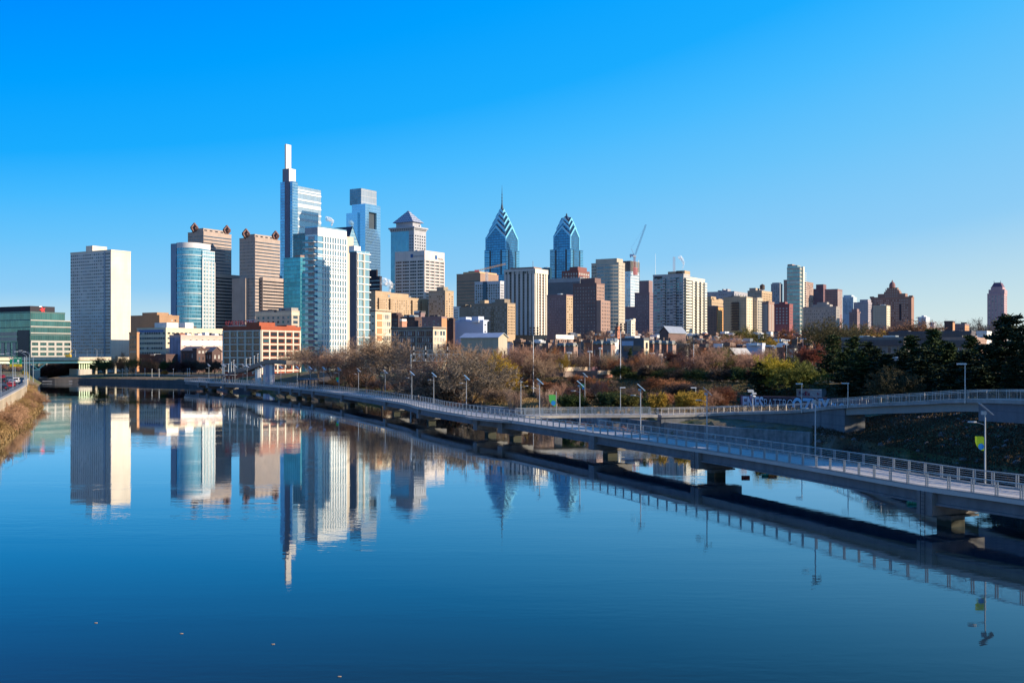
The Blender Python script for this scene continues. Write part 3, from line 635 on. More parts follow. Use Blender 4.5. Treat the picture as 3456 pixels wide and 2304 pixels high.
def gable_house(name, label, cat, xl, xc, xr, yeave, yridge, Y, mat, rmat, axis='x', n=(2, 2), nw=(3, 2), mats='ddl', z0=1.5, group=None, yb=None, chim=0):
    """house with a pitched roof; the ridge runs along the sunlit face (axis x) or across it (axis y)"""
    B = Bld(name, label, cat, xl, xc, xr, yeave, Y, mat, z0, group, body=False); H, r, a, b = B.H, B.z(yridge), B.a, B.b
    w = MB().box(0, b, 0, a, z0, H)
    if axis == 'x':
        for x in (0, b): w.quad((x, 0, H), (x, a, H), (x, a / 2, r - .15))
    else:
        for y in (0, a): w.quad((0, y, H), (b, y, H), (b / 2, y, r - .15))
    w.build('walls', mat, B.root); f = MB(); e = .5; t = .22
    if axis == 'x': sh = [((-e, -e), (b + e, -e), (b + e, a / 2), (-e, a / 2)), ((b + e, a + e), (-e, a + e), (-e, a / 2), (b + e, a / 2))]; zz = [H - .3, H - .3, r, r]
    else: sh = [((-e, a + e), (-e, -e), (b / 2, -e), (b / 2, a + e)), ((b + e, -e), (b + e, a + e), (b / 2, a + e), (b / 2, -e))]; zz = [H - .3, H - .3, r, r]
    for s_ in sh:
        p = [(x, y, z) for (x, y), z in zip(s_, zz)]; q_ = [(x, y, z + t) for x, y, z in p]; f.quad(*q_); f.quad(*reversed(p))
        for i in range(4): f.quad(p[i], p[(i + 1) % 4], q_[(i + 1) % 4], q_[i])
    ro = f.build('roof', rmat, B.root); yb = yb or 1192 + (HC - z0 - 1) * K / Y
    if nw[0]: B.W(nw[0], nw[1], None, yb, .35, .5, mats=mats)
    if n[0]: B.S(n[0], n[1], None, yb, .35, .5, mats=mats)
    for k in range(chim): B.box('chimney', b * (.25 + .5 * k), b * (.25 + .5 * k) + .9, a * .5, a * .5 + .9, H, r + 1.4, brick, ro)
    return B.done()
slate = plain('slate_roof', (.11, .12, .14), .7, 0, .2, 1.5)
gable_house('brick_townhouse', 'dark red brick townhouse with gabled roof and lit dormer, left one', 'townhouse', 612, 660, 696, 1182, 1170, 600, dbrick, slate, 'y', (2, 3), (3, 3))
gable_house('brick_townhouse', 'dark brick townhouse with steep gable beside the brick warehouse', 'townhouse', 682, 716, 748, 1186, 1171, 592, dbrick, slate, 'y', (2, 3), (3, 3))
B = Bld('brick_building', 'small cream dormered brick house between the two dark gables', 'townhouse', 650, 664, 706, 1180, 588, dbrick); B.S(3, 1, 1182, 1194, .55, .7, mats='ll'); B.S(3, 2, 1200, 1240, .3, .5); B.done()
# --- red brick warehouse in a pale grid
B = Bld('brick_warehouse', 'red brick warehouse with pale concrete grid, sunlit top storeys and roof letters', 'warehouse', 752, 881, 1014, 1106, 470, wall('warehouse_brick', (.36, .085, .04)))
gridm = wall('concrete_grid', (.60, .55, .44)); zt = B.z(1116)
for j in range(7):
    z = zt - j * (zt - B.z(1252)) / 6
    B.box('floor_edge', -.25, -.01, 0, B.a, z - .3, z + .3, gridm); B.box('floor_edge', 0, B.b, -.25, -.01, z - .3, z + .3, gridm)
B.piers('W', 6, 1113, 1262, gridm, .8, .3); B.piers('S', 6, 1113, 1262, gridm, .8, .3)
B.W(5, 6, 1116, 1252, .86, .62, mats='d'); B.S(5, 6, 1116, 1252, .72, .55, mats='ddgd')
B.W(15, 6, 1116, 1252, .22, .45, off=-.08, mats='bl', skip=.5)
B.box('roof_house', .1, B.fx(935), 1.2, 9, B.H + .01, B.z(1087), B.mat); B.box('roof_house', B.fx(973), B.fx(1003), 1.0, 7, B.H + .01, B.z(1094), B.mat)
def text(parent, s_, size, mat, loc, rot, name='lettering', ext=.05, bold=0.0, sx=1.0):
    c = bpy.data.curves.new(name, 'FONT'); c.body = s_; c.size = size; c.extrude = ext; c.offset = bold; c.align_x = 'CENTER'
    t = bpy.data.objects.new('tmp', c); scene.collection.objects.link(t); bpy.context.view_layer.update()
    me = bpy.data.meshes.new_from_object(t.evaluated_get(bpy.context.evaluated_depsgraph_get())); bpy.data.objects.remove(t); me.name = name
    me.materials.clear(); me.materials.append(mat); o = add(name, me, parent, loc); o.rotation_euler = rot; o.scale.x = sx; return o
sgn = B.box('sign_frame', .6, .7, B.fy(868), B.fy(765), B.H + .9, B.H + 1.15, steelm)
text(B.root, 'RIVERFRONT', 3.2, plain('sign_letter_red', (.22, .03, .04), .6), (.3, (B.fy(852) + B.fy(762)) / 2, B.H + 1.2), (math.pi / 2, 0, -math.pi / 2), 'roof_letters', .1)
B.done()
# --- classical cream block behind
B = Bld('stone_building', 'cream stone building with cornice rising behind the brick warehouse', 'building', 862, 984, 1010, 1052, 640, beige)
B.parapet(0, B.b, 0, B.a, B.H - 2, creamf, 2.2, .4, 'cornice'); B.W(7, 3, 1064, 1108, .35, .5, mats='bgd'); B.S(1, 3, 1062, 1112, .7, .6, mats='b')
B.box('wing', 3, 14, B.a + .01, B.fy(820), B.z0, B.z(1074), wall('grey_metal', (.36, .42, .46))); B.box('penthouse', 3, 9, B.a * .1, B.a * .45, B.H + .01, B.z(1037), grey); B.box('penthouse', 2, 6, B.a * .5, B.a * .9, B.H + .01, B.z(1043), dbrick)
B.units(4); B.done()
# --- the two ribboned granite towers with diamond roof frames
for (xl, xc, xr, yt, ylo, yw, xx, lab, Yq) in ((634, 687, 781, 783, 921, 690, 790, 'left one of two brown banded office towers with diamond roof frames', 1250), (808, 861, 945, 803, 934, 888, 962, 'right one of two brown banded office towers with diamond roof frames', 1240)):
    B = Bld('banded_tower', lab, 'skyscraper', xl, xc, xr, yt, Yq, granite, group='twin banded towers')
    nfl = int((1100 - yt) / 11.3)
    B.bands('S', nfl, yt + 8, 1105, WB, .34); B.W(11, nfl, yt + 8, 1105, .35, .34, mats='db')
    x1 = B.fx(xx); B.box('lower_block', -3 if xl < 700 else B.fx(870), x1, -3, B.a * .8, B.z0, B.z(ylo), granite) if False else None
    lx0, ly0 = (B.b * .18, -5.0)
    blk = B.box('lower_block', lx0, x1 + 4, ly0, -.01, B.z0, B.z(ylo), granite); n2 = int((1105 - ylo) / 11.3)
    for j in range(n2):
        z = B.z(1108) + (B.z(ylo + 9) - B.z(1108)) * (j + .5) / n2; B.box('window_band', lx0 + .4, x1 + 3.6, ly0 - .06, ly0 + .02, z - .85, z + .85, WD); B.box('window_band', lx0 - .06, lx0 + .02, ly0 + .3, -.3, z - .85, z + .85, WD)
    B.box('lower_block', -4, -.01, B.a * .45, B.a + 8, B.z0, B.z(ylo + 4), granite)
    B.box('top_storey', 1.5, B.b - 6, 2, B.a * .8, B.H + .01, B.z(yt - 14), granite); B.S(5, 1, yt - 12, yt - 2, .5, .4, off=2.0 - .0, mats='d')
    for cx_, cy_ in ((1, B.a * .62), (B.b - 6, 1.5)):
        d = MB(); z = B.z(yt - 19); r_ = 5.4
        for ii, (p0, p1) in enumerate((((-1, 0), (0, 1)), ((0, 1), (1, 0)), ((1, 0), (0, -1)), ((0, -1), (-1, 0)))):
            d.beam((cx_, cy_ + p0[0] * r_, z + p0[1] * r_), (cx_, cy_ + p1[0] * r_, z + p1[1] * r_), 2.2, 1.9)
            d.beam((cx_ + p0[0] * r_, cy_, z + p0[1] * r_), (cx_ + p1[0] * r_, cy_, z + p1[1] * r_), 2.2, 1.9)
        d.box(cx_ - 1.3, cx_ + 1.3, cy_ - 1.3, cy_ + 1.3, B.H, z + 2); d.build('diamond_frame', wall('rust_granite', (.22, .12, .10)), B.root)
    B.done()
# --- curved glass condo
Yc = 900; cxm = PX(640, Yc); gcy = curtain('condo_glass', (.26, .52, .62), (.62, .66, .70), 3.0, 3.3, .05, .16, .14, .6, .35)
r = empty('curved_glass_tower', (cxm, Yc, 0), ANG, 'rounded blue glass apartment tower with white floor lines', 'apartment tower')
rad = (PX(655, Yc) - PX(595, Yc)) * .72; Hc = PZ(840, Yc); m = MB()
q = N('condo_curve_glass'); o = q.obj(); sp = q.sep(o); at = q.m('ARCTAN2', sp[1], sp[0]); u = q.m('MULTIPLY', at, 14.0); v = q.m('DIVIDE', sp[2], 3.15)
fv = q.m('FRACT', v); fu = q.m('FRACT', u); wnz = q.n('ShaderNodeTexWhiteNoise', noise_dimensions='2D'); cb = q.n('ShaderNodeCombineXYZ'); q.put(cb.inputs[0], q.m('FLOOR', u)); q.put(cb.inputs[1], q.m('FLOOR', v)); q.t.links.new(cb.outputs[0], wnz.inputs[0])
ln = q.m('MAXIMUM', q.m('LESS_THAN', fv, .2), q.m('LESS_THAN', fu, .06)); gl = q.mix(wnz.outputs['Value'], (.06, .26, .38), (.16, .44, .58))
q.setp(Base_Color=q.mix(ln, gl, (.24, .40, .48)), Roughness=.13, Metallic=q.m('MULTIPLY', q.m('SUBTRACT', 1.0, ln), .6)); curvem = q.mat
arc = [(rad * math.cos(t), rad * math.sin(t)) for t in [math.pi * (.72) + k * math.pi * .93 / 28 for k in range(29)]]
arc = arc + [(rad * 1.55, -rad * .62), (rad * 1.55, rad * .6)]
m.prism(arc, 1, Hc); m.build('glass_drum', curvem, r); m = MB(); m.prism([(x * 1.01, y * 1.01) for x, y in arc], Hc + .01, PZ(822, Yc)); m.build('roof_band', wall('condo_band', (.60, .60, .62), 0, 3, .04), r)
for j in range(9):
    z = 12 + j * (Hc - 12) / 8.6; m = MB(); m.prism([(x * 1.025, y * 1.025) for x, y in arc], z, z + .45); m.build('white_ledge', white, r)
e1 = MB(); e1.box(rad * .35, rad * 1.62, -rad * 1.05, -rad * .60, 1, PZ(846, Yc)); e1.build('side_bay', curtain('bay_glass', (.30, .52, .60), (.62, .62, .60), 2.4, 3.15, .12, .3, .15, .5, .3), r)
for k in range(5): MB().box(rad * (.35 + .31 * k) - .35, rad * (.35 + .31 * k) + .35, -rad * 1.05 - .4, -rad * 1.05 - .01, 1, PZ(875 + k * 2, Yc)).build('white_pier', white, r)
f1 = MB().box(-rad * .95, -rad * .55, rad * .45, rad * 1.05, 1, PZ(824, Yc)); f1.build('stair_shaft', wall('blue_shaft', (.20, .30, .42)), r)
# --- tallest tower: stepped core, white spire, glass slab with white bands
gT = curtain('tall_glass', (.22, .46, .64), (.22, .38, .50), 3.0, 4.4, .06, .14, .10, .75, .3)
gTl = curtain('tall_glass_light', (.40, .54, .62), (.56, .60, .62), 1.6, 22, .15, .10, .16, .6, .2)
B = Bld('stepped_tower', 'tallest glass skyscraper with stepped core and square white spire', 'skyscraper', 946, 987, 1084, 611, 1620, gT, body=False)
xs = B.fx(1005); B.box('core', 0, xs, 0, B.a, 1, B.H, gT); B.box('glass_slab', xs + .01, B.b, .6, B.a * .9, 1, B.z(624), gTl)
B.box('core_strip', -.8, -.01, B.fy(978), B.fy(962), 1, B.z(611), wall('plum_panel', (.16, .17, .24), .1, 4)); 
for j in range(11): z = B.z(646) - j * (B.z(646) - B.z(669)); B.box('white_band', xs + .3, B.b + .2, .1, .59, z - 1.1, z + 1.1, white)
B.bx('lift_block', 955, 976, 998, 8, B.H + .01, B.z(566), wall('spire_panel', (.80, .72, .64), 0, 3, .05)); B.bx('spire', 961, 965.5, 982.5, 14, B.z(566) + .01, B.z(483), _M['spire_panel'])
B.bx('core_cap', 953.5, 975.2, 976, 8.2, B.H + .01, B.z(567), wall('slate_panel', (.20, .22, .28)))
B.box('podium', -4, 12, B.a + .01, B.a + 10, 1, B.z(928), gT); B.done()
# --- notched glass tower
gC = curtain('notch_glass', (.34, .60, .78), (.30, .55, .74), 3.2, 4.2, .03, .05, .08, .8, .06)
gCd = curtain('notch_glass_dark', (.10, .20, .28), (.08, .16, .22), 3.2, 4.2, .06, .25, .15, .6, .3)
gCt = curtain('notch_top_glass', (.34, .40, .46), (.42, .42, .44), 4, 9, .08, .07, .3, .4, .12)
B = Bld('notched_tower', 'glass skyscraper with grey glass crown and a dark square opening near its top', 'skyscraper', 1174, 1233, 1284, 687, 1600, gC, body=False)
oz0, oz1 = B.z(769), B.z(713); ox0, ox1 = B.fx(1245), B.fx(1271)
zz = [(1, oz0), (oz1, B.H)]
for z0_, z1_ in zz: B.box('walls', 0, B.b, 0, 26, z0_, z1_, gC)
B.box('walls', 0, ox0, 0, 26, oz0 + .003, oz1 - .003, gC); B.box('walls', ox1, B.b, 0, 26, oz0 + .003, oz1 - .003, gC); B.box('opening', ox0 + .01, ox1 - .01, 4, 25, oz0 + .01, oz1 - .01, wall('opening_dark', (.05, .07, .09)))
B.box('recess', 1.5, 8, 26.01, B.fy(1211), 1, B.z(700), gCd); B.box('west_slab', -3, B.b, B.fy(1211) + .01, B.fy(1173), 1, B.z(716), gC)
B.bx('crown', 1181, 1219, 1271, 9, B.H + .01, B.z(633), gCt); B.bx('crown_shade', 1180.4, 1218.2, 1218.9, 9.2, B.H + .012, B.z(634), curtain('crown_dark', (.16, .26, .32), (.2, .25, .3), 4, 4, .05, .1)); B.done()  # thin dark glass sheet paints the crown's west side as shaded
# --- building with big dark pitched roof
B = Bld('pitched_roof_tower', 'glass building with a long dark pitched roof behind the white tower', 'office building', 1104, 1170, 1214, 832, 1250, curtain('pitched_glass', (.34, .54, .62), (.40, .58, .66), 3, 4, .05, .12, .12, .6, .2), body=False)
zr = B.z(763); B.box('walls', 0, B.b, 0, B.a, 1, B.H, B.mat)
m = MB(); 
for y in (0, B.a): m.quad((0, y, B.H), (B.b, y, B.H), (B.b * .45, y, zr))
m.build('glass_gable', B.mat, B.root); m = MB(); m.quad((-.5, -.3, B.H), (B.b * .45, -.3, zr + .6), (B.b * .45, B.a, zr + .6), (-.5, B.a, B.H)); m.quad((B.b + .5, -.3, B.H), (B.b + .5, B.a, B.H), (B.b * .45, B.a, zr + .6), (B.b * .45, -.3, zr + .6)); m.build('roof', wall('navy_roof', (.04, .06, .10)), B.root); B.done()
# --- teal glass blocks left of the white tower
gt = curtain('teal_glass', (.07, .34, .42), (.08, .28, .34), 2.2, 3.4, .07, .14, .12, .6, .4)
B = Bld('teal_glass_building', 'lower teal glass block at the foot of the tallest tower', 'building', 958, 1014, 1030, 871, 900, gt); B.box('rooftop_unit', 1, 6, 1, B.a * .4, B.H + .01, B.z(860), rose); B.done()
B = Bld('teal_glass_building', 'dark teal glass block wedged between the tallest tower and the white tower', 'building', 989, 1030, 1048, 790, 1000, curtain('dark_teal', (.07, .16, .20), (.14, .22, .24), 2.4, 3.4, .1, .2, .14, .6, .4)); B.done()
# --- white residential tower
gr_ = curtain('resi_glass', (.28, .50, .62), (.78, .78, .76), 3.3, 3.45, .0, .16, .12, .55, .25)
B = Bld('white_glass_tower', 'big white framed glass apartment tower with a stack of corner balconies', 'apartment tower', 1030, 1072, 1168, 768, 520, gr_)
fh = (B.z(803) - B.z(1226)) / 20.5; zt = B.z(796); wh = wall('tower_white', (.80, .79, .76), 0, 3, .04)
B.box('top_band', -.25, B.b, -.4, -.01, zt, B.H + .2, wh); B.box('top_band', -.2, -.01, -.01, B.a, zt + 1, B.H + .2, wall('tower_grey', (.36, .38, .42), .1, 3.4))
cc = [(.20 + .80 * k / 9) for k in range(10)]
for k, c in enumerate(cc): B.box('white_mullion', max(0, c * B.b - .34), c * B.b + .34, -.4, -.01, 1, zt - .01, wh)
for j in range(21): z = zt - (j + 1) * fh; B.box('white_ledge', -.2, B.b, -.52, -.41, z - .22, z + .22, wh)
B.box('grey_wall', -.15, -.01, B.fy(1061), B.fy(1041), 1, zt, _M['tower_grey'])
for j in range(20):
    z = zt - (j + 1) * fh; b_ = B.box('balcony', -2.2, -.55, B.a * .06, B.a * .98, z - .12, z + .12, wh)
    if j < 20: B.box('balcony_rail', -2.2, -2.12, B.a * .1, B.a * .96, z + .125, z + 1.1, WG, None)
tanw = wall('tan_panel_wall', (.62, .52, .40)); B.box('tan_shaft', B.b + .01, B.fx(1197), .8, B.a * 1.3, 1, B.z(783), tanw)
B.box('back_wing', 2, B.b + 6, B.a + .01, B.fy(1009), 1, B.z(915), gt); B.done()
B = Bld('grey_glass_tower', 'narrow wing with dark west side and white ledges right of the white tower', 'apartment tower', 1180, 1204, 1246, 852, 512, curtain('wing_glass', (.32, .54, .62), (.72, .70, .66), 3.1, 3.45, .06, .0, .12, .5, .3))
B.box('dark_side', -.15, -.01, .3, B.a - .2, 1, B.H + .5, wall('charcoal_panel', (.13, .14, .16), .1, 3.4)); fh = 3.45
for j in range(17): z = B.H - .3 - j * (B.H - 1) / 17; B.box('white_ledge', -.2, B.b + .8, -.5, -.01, z - .2, z + .2, wh)
for c in (0.02, .5): B.box('white_mullion', c * B.b, c * B.b + .7, -.4, -.011, 1, B.H, tanw)
B.box('penthouse', .5, B.fx(1228), 2, B.a * 1.2, B.H + .01, B.z(828), wh); B.done()
# --- pyramid topped tower
gM = curtain('ribbed_glass', (.12, .34, .46), (.20, .34, .42), 2.4, 3.9, .16, .0, .14, .6, .2)
st_ = wall('grey_granite', (.40, .41, .45)); B = Bld('pyramid_tower', 'square tower with flared cornice and a lattice pyramid on top', 'skyscraper', 1319, 1397, 1437, 778, 1500, gM)
B.box('corner_pier', -.5, -.01, 0, B.fy(1381), 1, B.H, st_); B.box('stone_face', -.5, B.b, -.5, -.011, 1, B.H, st_); B.S(5, 18, 790, 975, .5, .45, off=-.55, mats='d'); B.W(2, 18, 790, 975, .5, .45, 0, .2, off=-.55, mats='d')
for i, (e_, y0, y1) in enumerate(((0.5, 778, 774), (1.2, 774, 769), (2.6, 769, 764))): B.box('cornice', -e_, B.b + e_, -e_, B.a + e_, B.z(y0) + .01, B.z(y1), st_)
B.win('W', 1, B.a - 1, 12, B.z(777), B.z(765), 1, .35, .8, off=-1.3, mats='d'); B.win('S', 1, B.b - 1, 10, B.z(777), B.z(765), 1, .35, .8, off=-1.3, mats='d')
B.bx('crown_block', 1337, 1393, 1419, 5, B.z(764) + .01, B.z(747), st_); m = MB(); zb, za = B.z(747), B.z(703); c = (B.b / 2, B.a / 2)
P4 = [(1, 2), (B.b - 1, 2), (B.b - 1, B.a - 2), (1, B.a - 2)]
for i in range(4): m.quad((*P4[i], zb + .01), (*P4[(i + 1) % 4], zb + .01), (*c, za))
m.build('pyramid', curtain('lattice', (.12, .17, .25), (.40, .43, .50), 2.6, 3.2, .45, .4, .3, .3, .2), B.root); B.box('finial', c[0] - 1, c[0] + 1, -1.2, 1.5, B.z(764), B.z(757), white); B.done()
# --- white gridded office tower
B = Bld('gridded_tower', 'pale grey gridded office tower with a blank top band and blue square signs', 'skyscraper', 1333, 1433, 1500, 847, 1300, wall('pale_grid', (.66, .58, .54)))
B.bands('W', 14, 876, 1030, WD, .52); B.bands('S', 14, 876, 1030, WD, .52)
B.piers('W', 5, 874, 1030, B.mat, 1.6, .35); B.piers('S', 5, 874, 1030, B.mat, 1.6, .35)
B.piers('W', 13, 874, 1030, B.mat, .35, .15); B.piers('S', 13, 874, 1030, B.mat, .35, .15)
bs = plain('sign_blue', (.02, .10, .28), .5); B.box('blue_sign', -.3, -.01, B.fy(1394), B.fy(1386), B.z(867), B.z(855), bs); B.box('blue_sign', B.fx(1468), B.fx(1475), -.3, -.01, B.z(870), B.z(857), bs)
pg = plain('grey_letter', (.42, .38, .38), .6); text(B.root, 'Independence', 3.2, pg, (-.2, B.fy(1413), B.z(865)), (math.pi / 2, 0, -math.pi / 2), 'sign_letters', .1); text(B.root, 'Independence', 3.2, pg, (B.fx(1487), -.2, B.z(870)), (math.pi / 2, 0, 0), 'sign_letters', .1, 0, .6)
B.units(3, 3); B.done()
B = Bld('black_tower', 'dark blue stepped office block just right of the white apartment wing', 'office building', 1236, 1282, 1289, 934, 1400, black); B.bands('W', 9, 940, 1060, WB, .3); B.box('sloped_top', 1, B.b - 1, 6, B.a * .8, B.H + .01, B.z(909), black); B.done()
# --- tan apartment slab with stepped roofs
B = Bld('tan_apartment_block', 'long sunlit tan apartment slab with balcony columns below the gridded tower', 'apartment building', 1247, 1267, 1446, 1000, 820, tan)
B.box('upper_block', 0.3, B.fx(1321), .3, B.a, B.H + .91, B.z(981), tan); B.box('upper_block', B.fx(1321) + .01, B.fx(1380), .3, B.a, B.H + .91, B.z(984), tan)
B.S(24, 13, 1006, 1082, .34, .38, .0, 1.0, mats='ddbl'); 
for c0, c1 in ((.04, .13), (.245, .30), (.66, .70), (.84, .92)): B.balc('S', c0, c1, 13, 1003, 1082, tan, 1.3)
B.W(3, 13, 1006, 1082, .3, .4); B.units(4); B.done()
B = Bld('corner_apartment_block', 'grey and tan brick apartment block with a stepped top beside the gap of sky', 'apartment building', 1447, 1502, 1531, 983, 860, wall('olive_brick', (.33, .28, .21)))
B.box('sun_painted_face', .1, B.b - .1, -.1, -.01, 1, B.H, tan); B.W(8, 11, 988, 1078, .4, .5, mats='ldl'); B.S(3, 11, 988, 1078, .3, .45, off=-.15); B.box('upper_block', 1, B.b * .6, 2, B.a * .55, B.H + .01, B.z(967), B.mat); B.units(3); B.done()  # tan sheet paints the sunlit tone onto the south side
# --- cream framed loft and low brick around it
B = Bld('framed_loft', 'narrow loft of orange brick panels in a cream concrete frame', 'building', 1250, 1267, 1320, 1051, 440, creamf)
for j in range(4):
    z = B.z(1059 + j * 24); B.box('brick_panel', 1.0, B.b * .42, -.12, -.01, z - 2.3, z, orange); 
B.S(4, 4, 1056, 1152, .6, .6, .48, .97, mats='ldb'); B.W(1, 4, 1056, 1152, .6, .25, mats='d'); B.parapet(0, B.b, 0, B.a, B.H, brick, .6); B.done()
for (xl, xc, xr, yt, Y, mt, lab) in ((1318, 1344, 1360, 1067, 640, dbrick, 'small dark brick block left of the dark brick row'), (1352, 1400, 1426, 1074, 600, dbrick, 'dark brick block with lit strip windows behind the low loft'), (1398, 1420, 1434, 1060, 650, mauve, 'dark brick block with a tall chimney like top'), (1424, 1490, 1508, 1073, 590, mauve, 'plum brick block with an orange sunlit end'), (1500, 1530, 1536, 1080, 610, dbrick, 'dark narrow block left of the pale blue blank wall')):
    B = Bld('brick_block', lab, 'building', xl, xc, xr, yt, Y, mt, group='dark brick blocks'); B.W(4, 4, None, 1120, .4, .35, mats='ddb'); B.S(2, 4, None, 1120, .3, .4); B.units(3, 2.2)
    if xc == 1490: B.box('sun_painted_face', .1, B.b - .1, -.1, -.01, 1, B.H, orange)  # orange sheet stands for sunlight on this end wall
    B.done()
B = Bld('brick_hut', 'little orange brick roof hut with a white top', 'building', 1348, 1357, 1373, 1089, 540, wall('hut_brick', (.50, .24, .16))); B.box('white_top', .1, B.b - .1, .1, B.a - .1, B.H + .91, B.H + 2, white); B.done()
B = Bld('low_loft', 'low two storey loft in a taupe frame with plum infill and sunlit cream end', 'building', 1320, 1461, 1505, 1110, 400, wall('taupe_frame', (.36, .31, .24)))
for k, (c0, c1) in enumerate(((.02, .17), (.2, .37), (.42, .60), (.64, .80), (.83, .98))):
    for y0, y1 in ((1116, 1134), (1138, 1156), (1160, 1176)):
        B.box('plum_infill', -.06, -.01, c0 * B.a, c1 * B.a, B.z(y1), B.z(y0), plain('plum_brick', (.14, .05, .06), .8)); B.win('W', c0 * B.a + .2, c1 * B.a - .2, 3, B.z(y1), B.z(y0), 1, .55, .75, -.1, 'ldbl')
B.box('sun_painted_face', .1, B.b - .1, -.1, -.01, 1, B.H, creamf); B.S(4, 3, 1113, 1179, .62, .66, off=-.15, mats='lbl'); B.parapet(0, B.b, 0, B.a, B.H, brick, .5); B.units(2, 1.2, whitem); B.done()  # cream sheet carries the sunlit tone of the end
# --- pale blue blank wall
B = Bld('blank_wall_building', 'pale blue blank walled building with stepped parapet', 'building', 1511, 1631, 1644, 1088, 610, bluew)
for x0, x1, y in ((1540, 1631, 1079), (1550, 1572, 1068), (1592, 1614, 1067)): B.box('stepped_top', .2, 6, B.fy(x1), B.fy(x0), B.H + .91, B.z(y), bluew)
B.S(1, 5, 1092, 1130, .6, .55); B.units(3, 1.5, whitem); B.done()
gable_house('long_shed', 'long low shed with grey metal roof and a lit yellow gable end', 'shed', 1556, 1682, 1712, 1137, 1124, 380, wall('shed_taupe', (.46, .40, .30)), plain('metal_roof', (.44, .48, .52), .45, .3, .1), 'y', (2, 1), (9, 1), 'ddl')
# --- brown broad office, glass grid, tan brick, striped tower
B = Bld('brown_office', 'broad brown banded office block with a sunlit orange upper storey', 'office building', 1541, 1621, 1682, 924, 1250, wall('brown_panel', (.34, .22, .16)))
B.bands('W', 12, 942, 1075, WD, .32); B.box('upper_block', 0, B.b * .95, 1, B.a * .72, B.H + .91, B.z(916), wall('orange_stone', (.62, .40, .22))); B.box('mechanical', 5, 16, B.a * .3, B.a * .6, B.z(916), B.z(912), brown); B.done()
B = Bld('glass_grid_block', 'dark glass block in a white grid under construction', 'building', 1602, 1688, 1701, 951, 950, wall('pale_frame', (.55, .55, .58)))
B.W(11, 9, 957, 1040, .62, .72, mats='ddb'); B.S(4, 9, 957, 1040, .5, .7, mats='dd'); B.box('blue_bay', -.6, -.1, B.a * .52, B.a * .66, 1, B.H + 1, plain('navy_glass', (.02, .06, .12), .15, .5)); B.done()
B = Bld('tan_brick_tower', 'wide brown brick apartment block with fire escape and sunlit yellow end', 'apartment building', 1590, 1712, 1739, 1026, 690, wall('drab_brick', (.26, .21, .16)))
B.box('sun_painted_face', .1, B.b - .1, -.1, -.01, 1, B.H + .6, tan); B.W(16, 10, 1031, 1130, .3, .42, mats='dll'); B.S(5, 10, 1031, 1130, .32, .5, off=-.15, mats='db')  # end wall lightened by a tan sheet, sunlight in its colour
B.box('wing', .5, B.b, B.a + .01, B.fy(1549), 1, B.z(1032), B.mat); B.box('upper_block', 1, B.b - 2, B.fy(1700), B.fy(1668), B.H + .01, B.z(1008), B.mat); B.box('upper_block', 1, B.b - 4, B.fy(1633), B.fy(1616), B.H + .01, B.z(1010), tan)
for j in range(11): z = B.z(1130) + j * (B.z(1035) - B.z(1130)) / 11; B.box('fire_escape', -1.1, -.1, B.a * .36, B.a * .44, z, z + .15, plain('black_iron', (.02, .02, .02), .6))
B.units(4); B.done()
B = Bld('striped_tower', 'tower of tall white vertical piers and dark glass', 'skyscraper', 1703, 1805, 1846, 910, 780, WD)
pw = wall('pier_white_shaded', (.58, .54, .50)); B.piers('W', 8, 910, 1130, pw, 2.0, .6); B.piers('S', 5, 910, 1130, wall('pier_cream_sunlit', (.74, .67, .55)), 2.0, .6)  # dimmer piers west, brighter piers south: light and shade put into the colours
B.bands('W', 22, 916, 1130, wall('spandrel_brown_shaded', (.12, .10, .10)), .45, name='spandrel'); B.bands('S', 22, 916, 1130, wall('spandrel_rose_sunlit', (.34, .24, .20)), .45, name='spandrel')  # spandrels too get a shaded copy west and a sunlit copy south
B.box('top_band', -.9, B.b + .3, -.9, -.62, B.z(922), B.H + .8, _M['pier_cream_sunlit']); B.box('top_band', -.9, -.62, -.6, B.a, B.z(914), B.H + .8, pw); B.box('blank_panel', -.55, -.1, B.a * .08, B.a * .9, B.z(940), B.z(921), grey) if False else None
B.W(9, 1, 912, 925, .4, .6, off=-.93, mats='ddl'); B.box('penthouse', 3, B.b * .8, B.fy(1795), B.fy(1715), B.H + .01, B.z(899), rose); B.box('mast', 6, 6.3, B.fy(1785), B.fy(1785) + .3, B.z(899), B.z(878), steelm); B.done()
# --- the two gabled glass towers
def cross_gable(B, cx_, cy_, w, eave, ridge, z0, glass, trim, name='crown_tier'):
    m = MB(); e = w
    m.mi = 0; m.box(cx_ - w, cx_ + w, cy_ - w, cy_ + w, z0, eave)
    iw = w * .86
    for s_ in (-1, 1):
        m.mi = 0; m.quad((cx_ - w, cy_ + s_ * e, eave), (cx_ + w, cy_ + s_ * e, eave), (cx_, cy_ + s_ * e, ridge)); m.quad((cx_ + s_ * e, cy_ - w, eave), (cx_ + s_ * e, cy_ + w, eave), (cx_ + s_ * e, cy_, ridge))
        m.mi = 1; t = .5
        m.quad((cx_ + s_ * w, cy_ - e - t, eave), (cx_ + s_ * w, cy_ + e + t, eave), (cx_, cy_ + e + t, ridge), (cx_, cy_ - e - t, ridge)); m.quad((cx_ - e - t, cy_ + s_ * w, eave), (cx_ + e + t, cy_ + s_ * w, eave), (cx_ + e + t, cy_, ridge), (cx_ - e - t, cy_, ridge))
    o = m.build(name, [glass, trim], B.root); d = 3.8; f = MB()   # light chevron along every gable
    for s_ in (-1, 1):
        for t_ in (-1, 1):
            y = cy_ + s_ * (e + .3); f.beam((cx_ + t_ * w, y, eave), (cx_, y, ridge), .7, d); x = cx_ + s_ * (e + .3); f.beam((x, cy_ + t_ * w, eave), (x, cy_, ridge), .5, d)
    f.build('gable_trim', plain('pale_blue_trim', (.22, .62, .88), .3, .2, .06), o)
